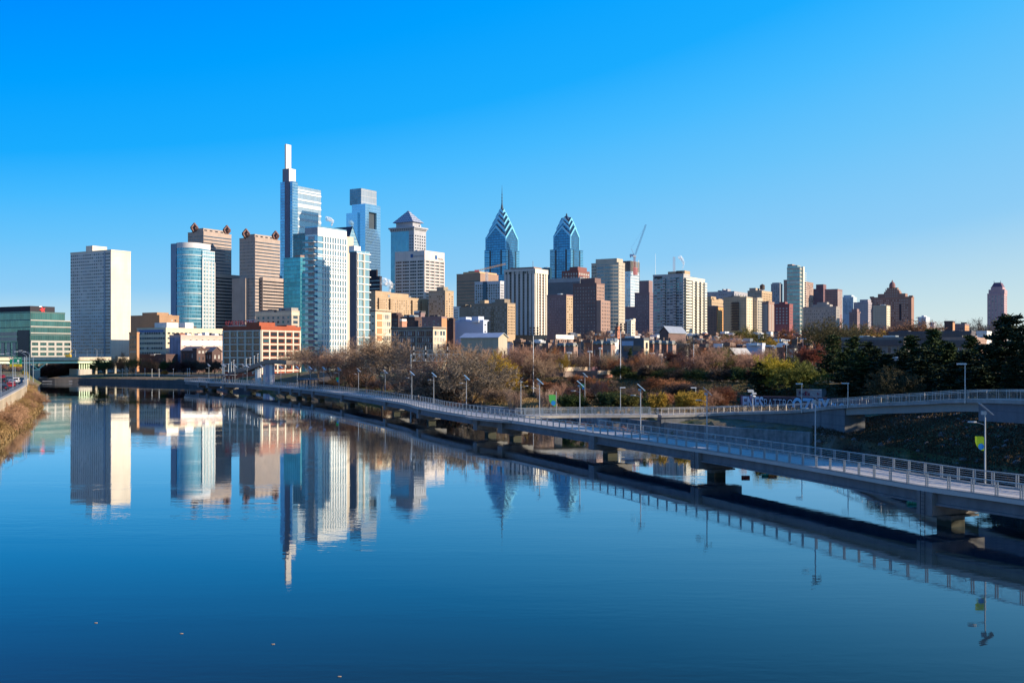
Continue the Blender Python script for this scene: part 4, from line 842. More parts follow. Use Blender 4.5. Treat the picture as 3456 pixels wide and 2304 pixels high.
gL = curtain('liberty_glass', (.07, .28, .50), (.015, .06, .13), 3.0, 3.9, .14, .22, .12, .65, .35); rl = curtain('ribbed_roof', (.10, .16, .24), (.02, .03, .05), 2.2, 200, .5, .0, .25, .3, .1)
bandb = plain('blue_spandrel', (.18, .52, .76), .2, .5, .1)
def liberty(label, xl, xc, xr, ysh, Y, tiers, apex, spire, ybase, name):
    B = Bld(name, label, 'skyscraper', xl, xc, xr, ysh, Y, gL); w = min(B.a, B.b) / 2; cx_, cy_ = B.b / 2, B.a / 2; hw = (xr - xl) / 2
    for face, L in (('W', B.a), ('S', B.b)):
        n = int((ybase - ysh) / 5.5)
        for c0, c1 in ((0, .2), (.74, 1)): B.bands(face, n, ysh + 1, ybase, bandb, .45, c0, c1, name='spandrel')
        for c in (.215, .725): B.piers(face, 1, ysh, ybase, wall('navy_pier', (.02, .06, .10), 0, 3, .1, .3), 2.6, .5, c, c, name='pier', ends=False)
    for k, (f, ye) in enumerate(tiers):
        ww = w * f; z0 = B.H + .01 if k == 0 else PZ(tiers[k - 1][1], Y); ev = PZ(ye, Y); cross_gable(B, cx_, cy_, ww, ev, ev + ww * 1.0, z0 + .01 * k, gL, rl)
    f0, y0_ = tiers[0]; ww = w * f0; lg = MB(); zs0, zs1 = B.H + .02, PZ(y0_, Y) - .05
    for s1 in (-1, 1):
        for s2 in (-1, 1):
            lg.box(cx_ + s1 * ww - 1.3, cx_ + s1 * ww + 1.3, cy_ + s2 * (ww + .35) - .25, cy_ + s2 * (ww + .35) + .25, zs0, zs1); lg.box(cx_ + s1 * (ww + .35) - .25, cx_ + s1 * (ww + .35) + .25, cy_ + s2 * ww - 1.0, cy_ + s2 * ww + 1.0, zs0, zs1 - .1)
    lg.build('arch_leg', _M['pale_blue_trim'], B.root)
    f, ye = tiers[-1]; ww = w * f; m = MB(); zb, za = PZ(ye, Y) + ww * .5, PZ(apex, Y)
    for i in range(4): p = [(-1, -1), (1, -1), (1, 1), (-1, 1)]; a_, b_ = p[i], p[(i + 1) % 4]; m.quad((cx_ + a_[0] * ww * .8, cy_ + a_[1] * ww * .8, zb), (cx_ + b_[0] * ww * .8, cy_ + b_[1] * ww * .8, zb), (cx_, cy_, za + 2))
    m.build('roof_peak', rl, B.root); m = MB(); zs = PZ(spire, Y); h = zs - za
    m.tube((cx_, cy_, za - 4), (cx_, cy_, za + h * .22), 2.6, .9, 8); m.tube((cx_, cy_, za + h * .2), (cx_, cy_, zs), .9, .12, 6)
    for k in range(3): z = za + h * (.3 + .14 * k); m.tube((cx_, cy_, z), (cx_, cy_, z + .6), 1.2, 1.2, 6)
    m.build('spire', wall('dark_spire', (.06, .10, .15)), B.root); return B.done()
liberty('tall blue glass tower with nested gables and a long needle spire', 1635, 1707, 1753, 843, 1650, [(.92, 797), (.74, 772), (.55, 748), (.36, 725), (.18, 705)], 694, 615, 925, 'gabled_tower')
liberty('shorter blue glass tower with gabled crown and small finial', 1856, 1926, 1968, 841, 1600, [(.79, 790), (.62, 765), (.45, 745)], 722, 711, 952, 'gabled_tower')
# --- centre right cluster: simple specs (name, label, cat, xl, xc, xr, yt, Y, mat, W(n,m,wf,hf,mats), S(...), penthouse(xl,xr,yt)|None, visible foot y, brighter mat painted on the sun side)
def spec(name, label, cat, xl, xc, xr, yt, Y, mat, W=None, S=None, ph=(), yb=1125, sunny=None, un=3, group=None):
    B = Bld(name, label, cat, xl, xc, xr, yt, Y, mat, group=group); off = 0
    if sunny: B.box('sun_painted_face', .1, B.b - .1, -.1, -.01, 1, B.H + .5, sunny); off = -.15  # brighter sheet over the sun side: sunlight put into the colour
    if W: B.W(W[0], W[1], None, yb, W[2], W[3], mats=W[4])
    if S: B.S(S[0], S[1], None, yb, S[2], S[3], mats=S[4], off=off)
    for f0, f1, g0, g1, y in ph: B.box('penthouse', f0 * B.b, f1 * B.b, g0 * B.a, g1 * B.a, B.H + .01, B.z(y), mat)
    if un: B.units(un, 2)
    return B
spec('dark_glass_tower', 'dark blue office tower peeping between the striped tower and the gabled tower', 'office building', 1829, 1856, 1862, 905, 1500, plain('deep_blue_glass', (.02, .08, .14), .2, .5), (4, 12, .6, .3, 'b'), yb=1000).done()
spec('red_block', 'dark red and white stepped block in front of the shorter gabled tower', 'apartment building', 1896, 1952, 1990, 915, 1150, wall('oxblood_brick', (.22, .09, .08)), (6, 5, .5, .6, 'lbl'), (5, 5, .6, .6, 'llb'), ((.1, .9, .1, .6, 899),), 975, un=4).done()
B = spec('ribbed_office', 'low grey office block with close vertical ribs', 'office building', 1850, 1958, 1975, 940, 1020, wall('rib_grey', (.33, .34, .36)), None, None, yb=1000, un=0); B.piers('W', 30, 950, 1010, plain('rib_dark', (.06, .07, .09), .5), .7, .1, .02, .98); B.done()
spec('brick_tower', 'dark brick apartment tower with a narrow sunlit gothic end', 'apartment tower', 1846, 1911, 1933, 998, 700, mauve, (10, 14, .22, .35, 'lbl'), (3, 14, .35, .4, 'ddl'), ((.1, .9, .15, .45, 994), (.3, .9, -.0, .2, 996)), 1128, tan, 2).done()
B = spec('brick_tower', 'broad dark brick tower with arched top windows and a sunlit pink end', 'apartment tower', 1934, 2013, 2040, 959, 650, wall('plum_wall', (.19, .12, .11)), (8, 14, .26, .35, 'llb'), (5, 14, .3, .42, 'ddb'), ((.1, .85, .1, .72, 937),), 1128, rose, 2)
B.box('lower_block', 0, B.fx(2045), -3, -.11, 1, B.z(1013), rose); B.win('S', .8, B.fx(2045) - .6, 5, B.z(1128), B.z(1018), 9, .3, .42, -3.0, 'ddb'); B.done()
# rounded beige tower
B = Bld('rounded_tower', 'beige tower with a bowed balcony front and a teal shaded lower end', 'apartment tower', 1996, 2088, 2109, 888, 950, beige)
m = MB(); n = 16; pts = [(0.02, .3)] + [(-3.6 * math.sin(math.pi * k / n) - .01, .3 + (B.a * .8) * k / n) for k in range(1, n)] + [(.02, .3 + B.a * .8)]; pts = pts[::-1]
m.prism(pts, 1, B.H - 1); m.build('bowed_front', curtain('bow_glass', (.16, .22, .26), (.46, .40, .32), 3.0, 3.3, .12, .42, .2, .4, .4), B.root)
B.box('upper_block', .5, B.b, 2, B.a * .85, B.H + .01, B.z(871), beige)
B.box('dark_floor', -3.9, -3.61, B.a * .3, B.a * .5, B.z(1017), B.z(1009), black) if False else None
B.S(4, 22, 892, 1125, .3, .4, mats='dd'); B.W(4, 22, 892, 1125, .7, .45, .82, 1, mats='db'); B.units(3); B.done()
# tower under construction and its crane
B = spec('unfinished_tower', 'unfinished glass tower with open floors and red netting below a crane', 'construction', 2095, 2128, 2157, 918, 1300, curtain('unfinished_glass', (.36, .52, .62), (.72, .72, .72), 2.6, 3.6, .25, .25, .15, .5, .5), yb=1030, un=0)
for j in range(10): z = B.H + .95 + j * (B.z(880) - B.H) / 10; B.box('open_floor', 0, B.b, 0, B.a, z, z + .5, grey)
for i in range(4):
    for k in range(3): x, y = B.b * (.05 + .3 * i), B.a * (.05 + .45 * k); B.box('column', x - .5, x + .5, y - .5, y + .5, B.H, B.z(880), grey)
B.box('safety_net', B.b * .3, B.b * .8, -.3, -.1, B.z(925), B.z(900), wall('red_net', (.30, .12, .13))); B.box('hoist_mast', B.b + 1, B.b + 2, 0, 1, 1, B.z(880), steelm); B.done()
def lattice(mb, p0, p1, w, n, r=.12):
    p0, p1 = Vector(p0), Vector(p1); d = (p1 - p0).normalized(); a = d.orthogonal().normalized() * w / 2; b = d.cross(a).normalized() * w / 2
    cs = [a + b, a - b, -a - b, b - a]
    for c in cs: mb.tube(p0 + c, p1 + c, r, r, 4)
    for k in range(n):
        u, v = p0.lerp(p1, k / n), p0.lerp(p1, (k + 1) / n)
        for i in range(4): mb.tube(u + cs[i], v + cs[(i + 1) % 4], r * .7, r * .7, 3, False)
    return mb
cr = empty('luffing_crane', (PX(2141, 1300), 1300, 0), 0, 'red and blue luffing crane with its jib raised above the unfinished tower', 'crane'); cred = plain('crane_red', (.42, .10, .12), .5); cblue = plain('crane_blue', (.12, .22, .42), .5)
lattice(MB(), (0, 0, PZ(930, 1300)), (0, 0, PZ(868, 1300)), 2.0, 12, .16).build('mast', cred, cr); MB().box(-1.8, 1.8, -2, 2, PZ(868, 1300), PZ(862, 1300)).build('cab', whitem, cr)
lattice(MB(), (1, 0, PZ(860, 1300)), (PX(2180, 1300) - PX(2141, 1300), 0, PZ(758, 1300)), 1.4, 22, .11).build('jib', cblue, cr)
MB().box(-5.5, 0, -1.5, 1.5, PZ(863, 1300) - .5, PZ(858, 1300)).box(-5.3, -3.9, -1.4, 1.4, PZ(869, 1300), PZ(863, 1300) - .6).build('counterweight', cblue, cr)
MB().tube((0, 0, PZ(862, 1300)), (-4, 0, PZ(838, 1300)), .25, .2, 5).tube((-4, 0, PZ(838, 1300)), (PX(2180, 1300) - PX(2141, 1300), 0, PZ(760, 1300)), .06, .06, 3).build('a_frame', cblue, cr)
cr = empty('tower_crane', (PX(1643, 960), 960, 0), 0, 'distant tower crane with a pale level jib before the tall gabled tower', 'crane'); lattice(MB(), (0, 0, PZ(955, 960)), (0, 0, PZ(916, 960)), 1.6, 8, .2).build('mast', whitem, cr)
lattice(MB(), (-9, 0, PZ(914, 960)), (17, 2, PZ(890, 960)), 1.0, 12, .12).build('jib', tan, cr); MB().box(-11, -7, -1, 1, PZ(916, 960) - .5, PZ(911, 960)).build('counterweight', cred, cr)
spec('brick_tower', 'dark brick tower with a set back glazed top left of the twin slabs', 'apartment tower', 2142, 2192, 2206, 990, 800, mauve, (6, 13, .25, .35, 'llb'), (3, 13, .3, .4, 'd'), ((.05, .95, .05, .7, 946),), 1128, None, 2).done()
spec('plain_block', 'plain mauve block low between the rounded tower and the dark brick tower', 'building', 2110, 2142, 2150, 1038, 900, mauve, None, None, (), 1120, None, 1).done()
B = spec('pale_townhouse', 'little cream stepped townhouse below the mauve block', 'townhouse', 2116, 2130, 2144, 1085, 560, cream, (2, 4, .4, .5, 'dd'), (2, 4, .4, .5, 'dd'), (), 1128, None, 2); B.done()
# twin slab
sl_ = wall('slab_concrete', (.44, .44, .44)); slw = wall('slab_white', (.66, .62, .52))
B = spec('balcony_slab', 'huge grey residential slab with rows of balconies and an antenna mast', 'apartment tower', 2204, 2307, 2329, 928, 700, sl_, (9, 20, .82, .5, 'bblgd'), None, (), 1128, None, 0)
B.balc('W', .22, .32, 20, 935, 1128, sl_, 1.2); B.balc('W', .58, .68, 20, 935, 1128, sl_, 1.2); B.balc('S', .05, .95, 20, 935, 1128, slw, 1.6)
B.box('top_band', -.15, -.01, B.a * .7, B.a - 1, B.z(936), B.z(930), black); B.box('penthouse', 2, B.b * .9, B.fy(2300), B.fy(2278), B.H + .01, B.z(912), wall('dark_penthouse', (.12, .07, .06))); B.box('penthouse', 2, B.b, B.fy(2277), B.fy(2250), B.H + .01, B.z(914), tan); B.box('penthouse', 2, B.b, -.0, 5, B.H + .01, B.z(912), tan)
m = MB(); lattice(m, (6, B.fy(2263), B.z(914)), (6, B.fy(2263), B.z(862)), 1.1, 8, .06); m.build('antenna_mast', wall('mast_red', (.4, .3, .35)), B.root); B.done()
B = spec('balcony_slab', 'sunlit right hand slab striped with balconies joined to the grey one', 'apartment tower', 2320, 2329, 2379, 939, 716, slw, None, (5, 20, .5, .5, 'db'), (), 1128, None, 1)
for c in (.02, .30, .58, .84): B.balc('S', c, c + .14, 20, 945, 1128, slw, 1.8)
B.done()
o = empty('radio_mast', (PX(2212, 1400), 1400, 8), 0, 'thin tall radio mast left of the antenna slab', 'mast'); MB().tube((0, 0, 0), (0, 0, PZ(855, 1400) - 8), .7, .12, 5).build('pole', steelm, o); MB().box(-1, 1, -1, 1, -3, 6).build('base', grey, o)
o = empty('radio_mast', (PX(2155.5, 1350), 1350, 8), 0, 'slim mast beside the unfinished tower', 'mast'); MB().tube((0, 0, 0), (0, 0, PZ(878, 1350) - 8), .7, .3, 5).build('pole', steelm, o); MB().box(-1, 1, -1, 1, -3, 6).build('base', grey, o)
D = [('stone_hotel', 'wide pale grey hotel with chimneys along its flat roof', 'hotel', 2386, 2478, 2530, 985, 1300, wall('lilac_grey', (.36, .35, .38)), (12, 8, .3, .35, 'lbd'), (6, 8, .3, .4, 'd'), ((.1, .3, .3, .36, 973), (.1, .3, .45, .5, 973), (.1, .3, .6, .66, 977)), 1080, None, 3),
 ('tan_block', 'sunlit tan stepped block right of the sunlit slab', 'apartment building', 2380, 2402, 2444, 1012, 880, tan, (3, 9, .3, .35, 'd'), (6, 9, .3, .4, 'dd'), ((0, .4, .1, .8, 1000), (.6, .9, .1, .8, 1005)), 1118, None, 2),
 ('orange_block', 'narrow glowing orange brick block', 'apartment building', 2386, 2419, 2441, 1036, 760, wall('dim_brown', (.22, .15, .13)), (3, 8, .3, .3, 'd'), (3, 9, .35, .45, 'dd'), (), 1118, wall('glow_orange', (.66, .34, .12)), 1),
 ('tan_hotel', 'broad tan upper block with a round water tank on the roof', 'apartment building', 2523, 2571, 2605, 983, 950, wall('tan_grey', (.40, .33, .26)), (8, 8, .3, .4, 'ddl'), (6, 9, .35, .4, 'dd'), ((.1, .9, .5, .95, 970),), 1060, tan, 3),
 ('beige_block', 'beige block with tall dark window strips', 'apartment building', 2531, 2556, 2574, 1008, 750, beige, (2, 12, .3, .4, 'd'), (3, 12, .55, .7, 'd'), (), 1120, None, 2),
 ('striped_block', 'small white and brick striped block', 'apartment building', 2572, 2594, 2613, 1022, 690, rose, (1, 13, .9, .5, 'l'), (2, 13, .6, .5, 'l'), ((.2, .9, .1, .6, 1018),), 1115, None, 1),
 ('red_white_block', 'red brick block with paired white windows and a tan top', 'apartment building', 2613, 2664, 2676, 1030, 640, wall('crimson_brick', (.27, .09, .09)), (4, 6, .45, .5, 'l'), (2, 6, .3, .5, 'd'), ((.1, .8, .3, .7, 1018),), 1095, None, 2),
 ('round_top_tower', 'grey tower with rounded shoulders and a column of dark window squares', 'apartment tower', 2602, 2632, 2641, 960, 1100, wall('dove_grey', (.36, .35, .37)), (4, 12, .4, .45, 'ddl'), (2, 12, .3, .4, 'b'), ((.1, .9, .1, .9, 953),), 1020, None, 0),
 ('narrow_brick_tower', 'thin brick tower directly left of the glass condominium tower', 'apartment tower', 2645, 2656, 2664, 947, 1100, rose, (2, 12, .35, .4, 'l'), None, (), 1022, None, 0),
 ('striped_brick_tower', 'brick tower with sunlit striped end directly right of the condominium tower', 'apartment tower', 2700, 2720, 2745, 953, 1000, rose, (3, 14, .3, .4, 'd'), (5, 18, .6, .35, 'dl'), ((.5, .9, .2, .8, 951),), 1035, None, 1),
 ('maroon_tower', 'maroon stepped tower with a square top box', 'apartment tower', 2745, 2779, 2790, 977, 1050, wall('maroon', (.19, .10, .11)), (6, 10, .4, .3, 'bd'), (2, 10, .3, .4, 'd'), ((.05, .95, .02, .75, 959),), 1025, None, 1),
 ('maroon_slab', 'maroon slab with a pale ribbed end right of the stepped maroon tower', 'apartment tower', 2784, 2827, 2843, 978, 1000, mauve, (8, 14, .6, .3, 'dd'), (3, 18, .8, .4, 'l'), ((.1, .6, .1, .2, 976),), 1060, None, 1),
 ('grey_low_block', 'long grey stone block low behind the big spreading tree', 'apartment building', 2711, 2822, 2834, 1038, 750, wall('ash_stone', (.32, .29, .27)), (16, 4, .3, .4, 'ldb'), (2, 5, .3, .5, 'd'), ((.1, .9, .2, .75, 1026), (.2, .8, .3, .6, 1018)), 1085, None, 2),
 ('pale_blue_tower', 'pale blue and white tower with a sloped dark top', 'apartment tower', 2844, 2880, 2892, 1004, 1200, wall('pale_blue_panel', (.46, .56, .62)), (7, 12, .5, .5, 'lbg'), (2, 12, .4, .4, 'b'), ((.1, .9, .2, .95, 995),), 1060, None, 0),
 ('lilac_block', 'lilac grey stone block left of the domed brick hotel', 'building', 2881, 2930, 2944, 1022, 1150, wall('lilac_stone', (.34, .31, .35)), (9, 7, .35, .5, 'l'), (3, 7, .3, .4, 'd'), ((.1, .9, .05, .6, 1010),), 1080, None, 3),
 ('dark_low_block', 'dark plum low block with a squat tower before the lilac block', 'building', 2866, 2893, 2902, 1056, 850, mauve, (3, 4, .4, .3, 'd'), (2, 4, .5, .4, 'd'), ((.1, .9, .05, .7, 1042),), 1085, None, 2),
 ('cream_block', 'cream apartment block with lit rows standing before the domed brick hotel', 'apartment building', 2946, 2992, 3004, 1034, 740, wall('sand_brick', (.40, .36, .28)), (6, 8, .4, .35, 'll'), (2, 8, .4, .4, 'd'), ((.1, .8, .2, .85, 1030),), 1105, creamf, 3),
 ('white_blue_block', 'white and blue block with a lift box alone on the right skyline', 'apartment building', 3098, 3125, 3138, 1072, 1000, wall('ice_panel', (.55, .60, .68)), (5, 9, .6, .4, 'bl'), (3, 12, .8, .4, 'l'), ((.1, .9, .3, .6, 1064),), 1110, None, 0),
 ('low_blue_block', 'low blue white block right of the white and blue block', 'building', 3138, 3152, 3158, 1090, 950, bluew, (2, 4, .5, .4, 'l'), None, (), 1110, None, 0),
 ('box_building', 'plain dark box shaped brick building on the right skyline', 'building', 3187, 3215, 3222, 1089, 500, dbrick, None, None, (), 1120, orange, 0),
 ('low_flat_block', 'low mauve flat building right of the dark box', 'building', 3221, 3256, 3270, 1098, 520, mauve, (4, 2, .5, .3, 'd'), (2, 2, .3, .4, 'd'), ((.1, .6, .3, .9, 1094),), 1120, orange, 1),
 ('dark_gap_block', 'brown office slab low behind the grey hotel', 'building', 2438, 2462, 2470, 1022, 1000, brown, (4, 6, .4, .4, 'd'), None, (), 1100, None, 1),
 ('shadow_block', 'plain shadowed tan block under the brown banded office', 'building', 1548, 1588, 1600, 1032, 900, wall('shadow_tan', (.22, .18, .14)), (4, 6, .3, .3, 'd'), None, (), 1100, None, 1),
 ('white_art_block', 'thin white block with slanting marks between tan blocks', 'building', 1530, 1548, 1554, 1038, 800, white, (3, 8, .6, .5, 'bd'), None, (), 1110, None, 0)]
for d in D:
    B = spec(*d)
    if d[0] == 'tan_hotel':
        x, y = B.b * .4, B.a * .25; B.box('tank_stand', x - 1.5, x + 1.5, y - 1.5, y + 1.5, B.H, B.H + 2.5, steelm); MB().tube((x, y, B.H + 2.5), (x, y, B.H + 6), 2.2, 2.2, 12).tube((x, y, B.H + 6), (x, y, B.H + 7.3), 2.3, .2, 12).build('water_tank', plain('tank_wood', (.10, .07, .06), .8), B.root)
    B.done()
B = spec('fire_escape_block', 'tan apartment block with a dark ladder of fire escapes down its middle', 'apartment building', 2441, 2519, 2540, 1005, 740, wall('sage_stone', (.36, .32, .25)), (12, 12, .22, .3, 'ddb'), (3, 12, .3, .4, 'b'), ((.1, .9, .3, .6, 997),), 1118, creamf, 3)
B.balc('W', .32, .62, 11, 1017, 1115, plain('fire_iron', (.04, .04, .05), .6), 1.6); B.done()
# glass condominium tower
B = spec('condominium_tower', 'slender green glass condominium tower, tallest of the right hand cluster', 'apartment tower', 2656, 2699.5, 2715, 905, 900, curtain('green_condo', (.22, .36, .38), (.46, .42, .36), 3, 3.3, .06, .35, .15, .5, .35), None, None, (), 1090, None, 0)
B.box('upper_block', 1, B.b - 3, B.fy(2690), B.a, B.H + .01, B.z(894), B.mat); B.box('upper_block', 1, B.b - 2, B.a * .62, B.a - .2, B.z(894) + .01, B.z(890), rose)
B.box('white_band', -.2, -.01, .5, B.a * .8, B.z(953), B.z(951), white); B.box('white_fin', B.b * .45, B.b * .7, -1.2, -.01, 1, B.z(898), wall('fin_cream', (.74, .68, .58)))
for j in range(24): z = B.z(1090) + j * (B.z(912) - B.z(1090)) / 24; B.box('balcony', B.b * .72, B.b + 2.5, -1.2, 1.5, z, z + .3, white)
B.box('mast', B.b * .5, B.b * .5 + .4, 0.5, 1, B.H, B.z(897), white); B.done()
# domed brick hotel
Yd = 1150; hb = wall('hotel_brick', (.30, .17, .13)); B = Bld('domed_hotel', 'broad brick hotel stepping up to a dome on the skyline', 'hotel', 2938, 3076, 3085, 1003, Yd, hb)
def px2y(B, px): return B.fy(px)
steps = [(2962, 3055, 989), (2982, 3035, 982), (2986, 3032, 976), (2990, 3026, 968)]
zp = B.H + .9
for i, (l, r_, y) in enumerate(steps):
    B.box('setback', 1 + i, B.b - 1 - i if B.b > 10 else B.b, B.fy(r_), B.fy(l), zp + .01, B.z(y), hb); zp = B.z(y)
cy_ = (B.fy(2997) + B.fy(3018)) / 2; r_ = (B.fy(2997) - B.fy(3018)) / 2; cx_ = 6; m = MB(); m.tube((cx_, cy_, zp), (cx_, cy_, zp + 2.2), r_, r_, 12)
for k in range(5): t0, t1 = k / 5 * math.pi / 2, (k + 1) / 5 * math.pi / 2; m.tube((cx_, cy_, zp + 2.2 + 4.4 * math.sin(t0)), (cx_, cy_, zp + 2.2 + 4.4 * math.sin(t1)), r_ * math.cos(t0), max(.5, r_ * math.cos(t1)), 12)
m.tube((cx_, cy_, zp + 6.4), (cx_, cy_, zp + 8.6), .9, .2, 6); m.build('dome', wall('dome_tile', (.26, .13, .13)), B.root)
B.win('W', 3, B.a - 3, 22, B.z(1085), B.z(1008), 9, .4, .4, 0, 'lldl'); B.win('W', B.fy(3030), B.fy(2985), 6, B.z(1003), B.z(970), 4, .35, .4, 0.9, 'll')
for px in (2942, 3074): B.box('corner_turret', -.5, 3.5, B.fy(px) - 2, B.fy(px) + 2, B.H, B.z(997), hb)
B.box('recess_shade', -.1, -.01, B.fy(3042), B.fy(3035), B.z(1080), B.z(1025), black); B.done()  # flat black sheet on the wall paints the shade of a recess
# mansard topped tower on the right
B = Bld('mansard_tower', 'lone rose brick tower with a sloping dark crown at the far right', 'apartment tower', 3332, 3389, 3399, 992, 1250, wall('rose_panel', (.46, .30, .32)))
B.W(5, 14, 996, 1105, .5, .5, mats='lbl'); B.S(2, 14, 996, 1105, .4, .5, mats='d'); B.box('setback', 1, B.b, B.fy(3390), B.fy(3336), B.H + .91, B.z(976), B.mat); B.box('setback', 2, B.b - 1, B.fy(3383), B.fy(3343), B.z(976) + .01, B.z(967), B.mat)
m = MB(); y0, y1, y2, y3 = B.fy(3382), B.fy(3345), B.fy(3375), B.fy(3353); zb, zt = B.z(967) + .02, B.z(952); xa, xb, xc_, xd = 2, B.b - 1, 5, B.b - 3
lo = [(xa, y0), (xb, y0), (xb, y1), (xa, y1)]; hi = [(xc_, y2), (xd, y2), (xd, y3), (xc_, y3)]
for i in range(4): m.quad((*lo[i], zb), (*lo[(i + 1) % 4], zb), (*hi[(i + 1) % 4], zt), (*hi[i], zt))
m.quad(*[(*p, zt) for p in hi]); m.build('mansard_roof', wall('plum_roof', (.14, .08, .12)), B.root)
for y in (y2, y3): B.box('finial', xc_ - .3, xc_ + .3, y - .3, y + .3, zt, B.z(946), steelm)
B.done()
# --- low rise: houses on the flat behind the park
mans = plain('mansard_slate', (.20, .21, .20), .8, 0, .15, 2)
def rowhouse(xl, xc, xr, yt, Y, mat, label, dorm=2, roof=mans, yb=1245):
    """three storey town house, steep grey mansard with arched dormers above brick"""
    B = Bld('mansard_house', label, 'townhouse', xl, xc, xr, yt + 13, Y, mat, 6.5, 'mansard townhouses by the park', body=False); H, a, b = B.H, B.a, B.b; zt = B.z(yt); B.z0 = 6.5
    B.box('walls', 0, b, 0, a, 6.5, H, mat); m = MB(); s = (zt - H) * .45; lo = [(-.2, -.2), (b, -.2), (b, a), (-.2, a)]; hi = [(s, s), (b, s), (b, a), (s, a)]
    for i in range(4): m.quad((*lo[i], H + .01), (*lo[(i + 1) % 4], H + .01), (*hi[(i + 1) % 4], zt), (*hi[i], zt))
    m.quad(*[(*p, zt) for p in hi]); ro = m.build('mansard_roof', roof, B.root)
    for k in range(dorm):
        y = a * (k + .5) / dorm; d = B.box('dormer', -.25, s + .2, y - .9, y + .9, H + .2, zt - .9, creamf, ro); B.win('W', y - .55, y + .55, 1, H + .6, zt - 1.3, 1, 1, 1, -.3, 'd')
    x = b * .5; B.box('dormer', x - .9, x + .9, -.25, s + .2, H + .2, zt - .9, creamf, ro); B.win('S', x - .55, x + .55, 1, H + .6, zt - 1.3, 1, 1, 1, -.3, 'd')
    B.W(dorm * 2, 2, None, yb, .35, .5, mats='dl'); B.S(2, 2, None, yb, .35, .5, mats='dl'); B.box('chimney', b * .6, b * .6 + .6, a * .9, a * .9 + .7, zt, zt + 1.1, brown); B.done()
for k, t in enumerate([(1880, 1904, 1912, 1157, 400), (1908, 1936, 1950, 1156, 392), (2000, 2030, 2042, 1150, 385), (2034, 2062, 2076, 1150, 380), (2186, 2204, 2212, 1148, 380), (2208, 2226, 2236, 1147, 376), (2232, 2250, 2260, 1149, 372), (2254, 2270, 2282, 1150, 368)]):
    rowhouse(*t, rose if k % 2 else brick, '%s mansard townhouse from the left in the row behind the park trees' % ordinal(k), 1 + (t[1] - t[0] > 22))
B = Bld('modern_house', 'boxy modern house with blue grey upper wall and tall lit side window', 'house', 2097, 2172, 2190, 1149, 340, wall('charcoal_clad', (.11, .12, .13)), 6)
B.box('blue_panel', -.1, -.01, B.a * .45, B.a * .98, B.z(1166), B.H - .1, wall('sky_panel', (.34, .46, .60), 0, 3, .04)); B.W(2, 1, 1166, 1186, .85, .9, mats='dg'); B.box('beige_end', .2, B.b - .2, -.12, -.01, 6, B.H, creamf); B.S(1, 3, 1152, 1236, .5, .7, off=-.16, mats='dg'); B.box('white_box', 1, 5, B.a * .45, B.a * .9, B.H + .01, B.z(1133), white); B.done()
B = Bld('plain_house', 'plain taupe stuccoed block right of the boxy modern house', 'house', 2190, 2222, 2236, 1203, 335, wall('taupe_stucco', (.30, .25, .24)), 6); B.done()
gable_house('church_hall', 'brick hall with a broad pale metal roof and a lit gable', 'hall', 2226, 2256, 2315, 1122, 1101, 470, wall('hall_brick', (.16, .10, .09)), plain('pale_roof', (.32, .34, .38), .5, .2, .08), 'x', (0, 0), (2, 1), 'dl', z0=6)
B = Bld('brick_house', 'bright orange brick stair tower with a black vent pipe', 'house', 2076, 2084, 2092, 1107, 480, wall('bright_brick', (.50, .20, .12)), 6); B.S(1, 2, 1112, 1140, .4, .4); B.done()
B = Bld('flat_house', 'long low house with white parapet right of the long shed', 'house', 1868, 1874, 1935, 1139, 430, rose, 6); B.box('white_parapet', .1, B.b, -.3, -.13, B.H - .5, B.H + 1.2, white); B.S(8, 2, 1143, 1170, .4, .4); B.done()
gable_house('plain_gabled_house', 'small dark gabled roof house left of the dark brick towers', 'house', 1914, 1932, 1946, 1134, 1123, 470, brown, slate, 'x', (2, 1), (2, 1), z0=6)
gable_house('barn', 'brown gabled building with a lit pale roof slope behind the yellow trees', 'house', 2452, 2478, 2530, 1194, 1176, 345, dbrick, plain('grey_sheet_roof', (.40, .38, .36), .6), 'x', (0, 1), (2, 1), z0=6)
B = Bld('blue_wall_house', 'pale blue blank wall house behind the yellow tree', 'house', 2520, 2572, 2582, 1166, 370, bluew, 6); B.units(4, 1.2, whitem); B.done()
# long low roofs right
for xl, xc, xr, yt, Y, mt, lab in ((2840, 3052, 3072, 1146, 340, wall('stucco_pale', (.20, .185, .17)), 'long flat roofed house with a white balcony behind the pines'), (3000, 3278, 3292, 1124, 400, wall('long_roof', (.11, .10, .11)), 'long dark roofed block on the ridge behind the pines'), (3180, 3290, 3330, 1148, 300, rose, 'brick house showing between the right hand pines')):
    B = Bld('flat_roofed_house', lab, 'house', xl, xc, xr, yt, Y, mt, 6); B.box('dark_fascia', -.35, -.01, .2, B.a - .2, B.H - 1.9, B.H, wall('fascia_brown', (.12, .10, .10))); B.W(7, 1, None, 1205, .3, .4, mats='ddl'); B.units(6, 1.6)
    if xc == 3052: B.box('balcony', -2.4, -.36, B.fy(3035), B.fy(2975), 15 - 2.2, 15 - 2.0, white); B.box('balcony_rail', -2.4, -2.3, B.fy(3035), B.fy(2975), 15 - 1.99, 15 - 1.1, whitem)
    B.done()
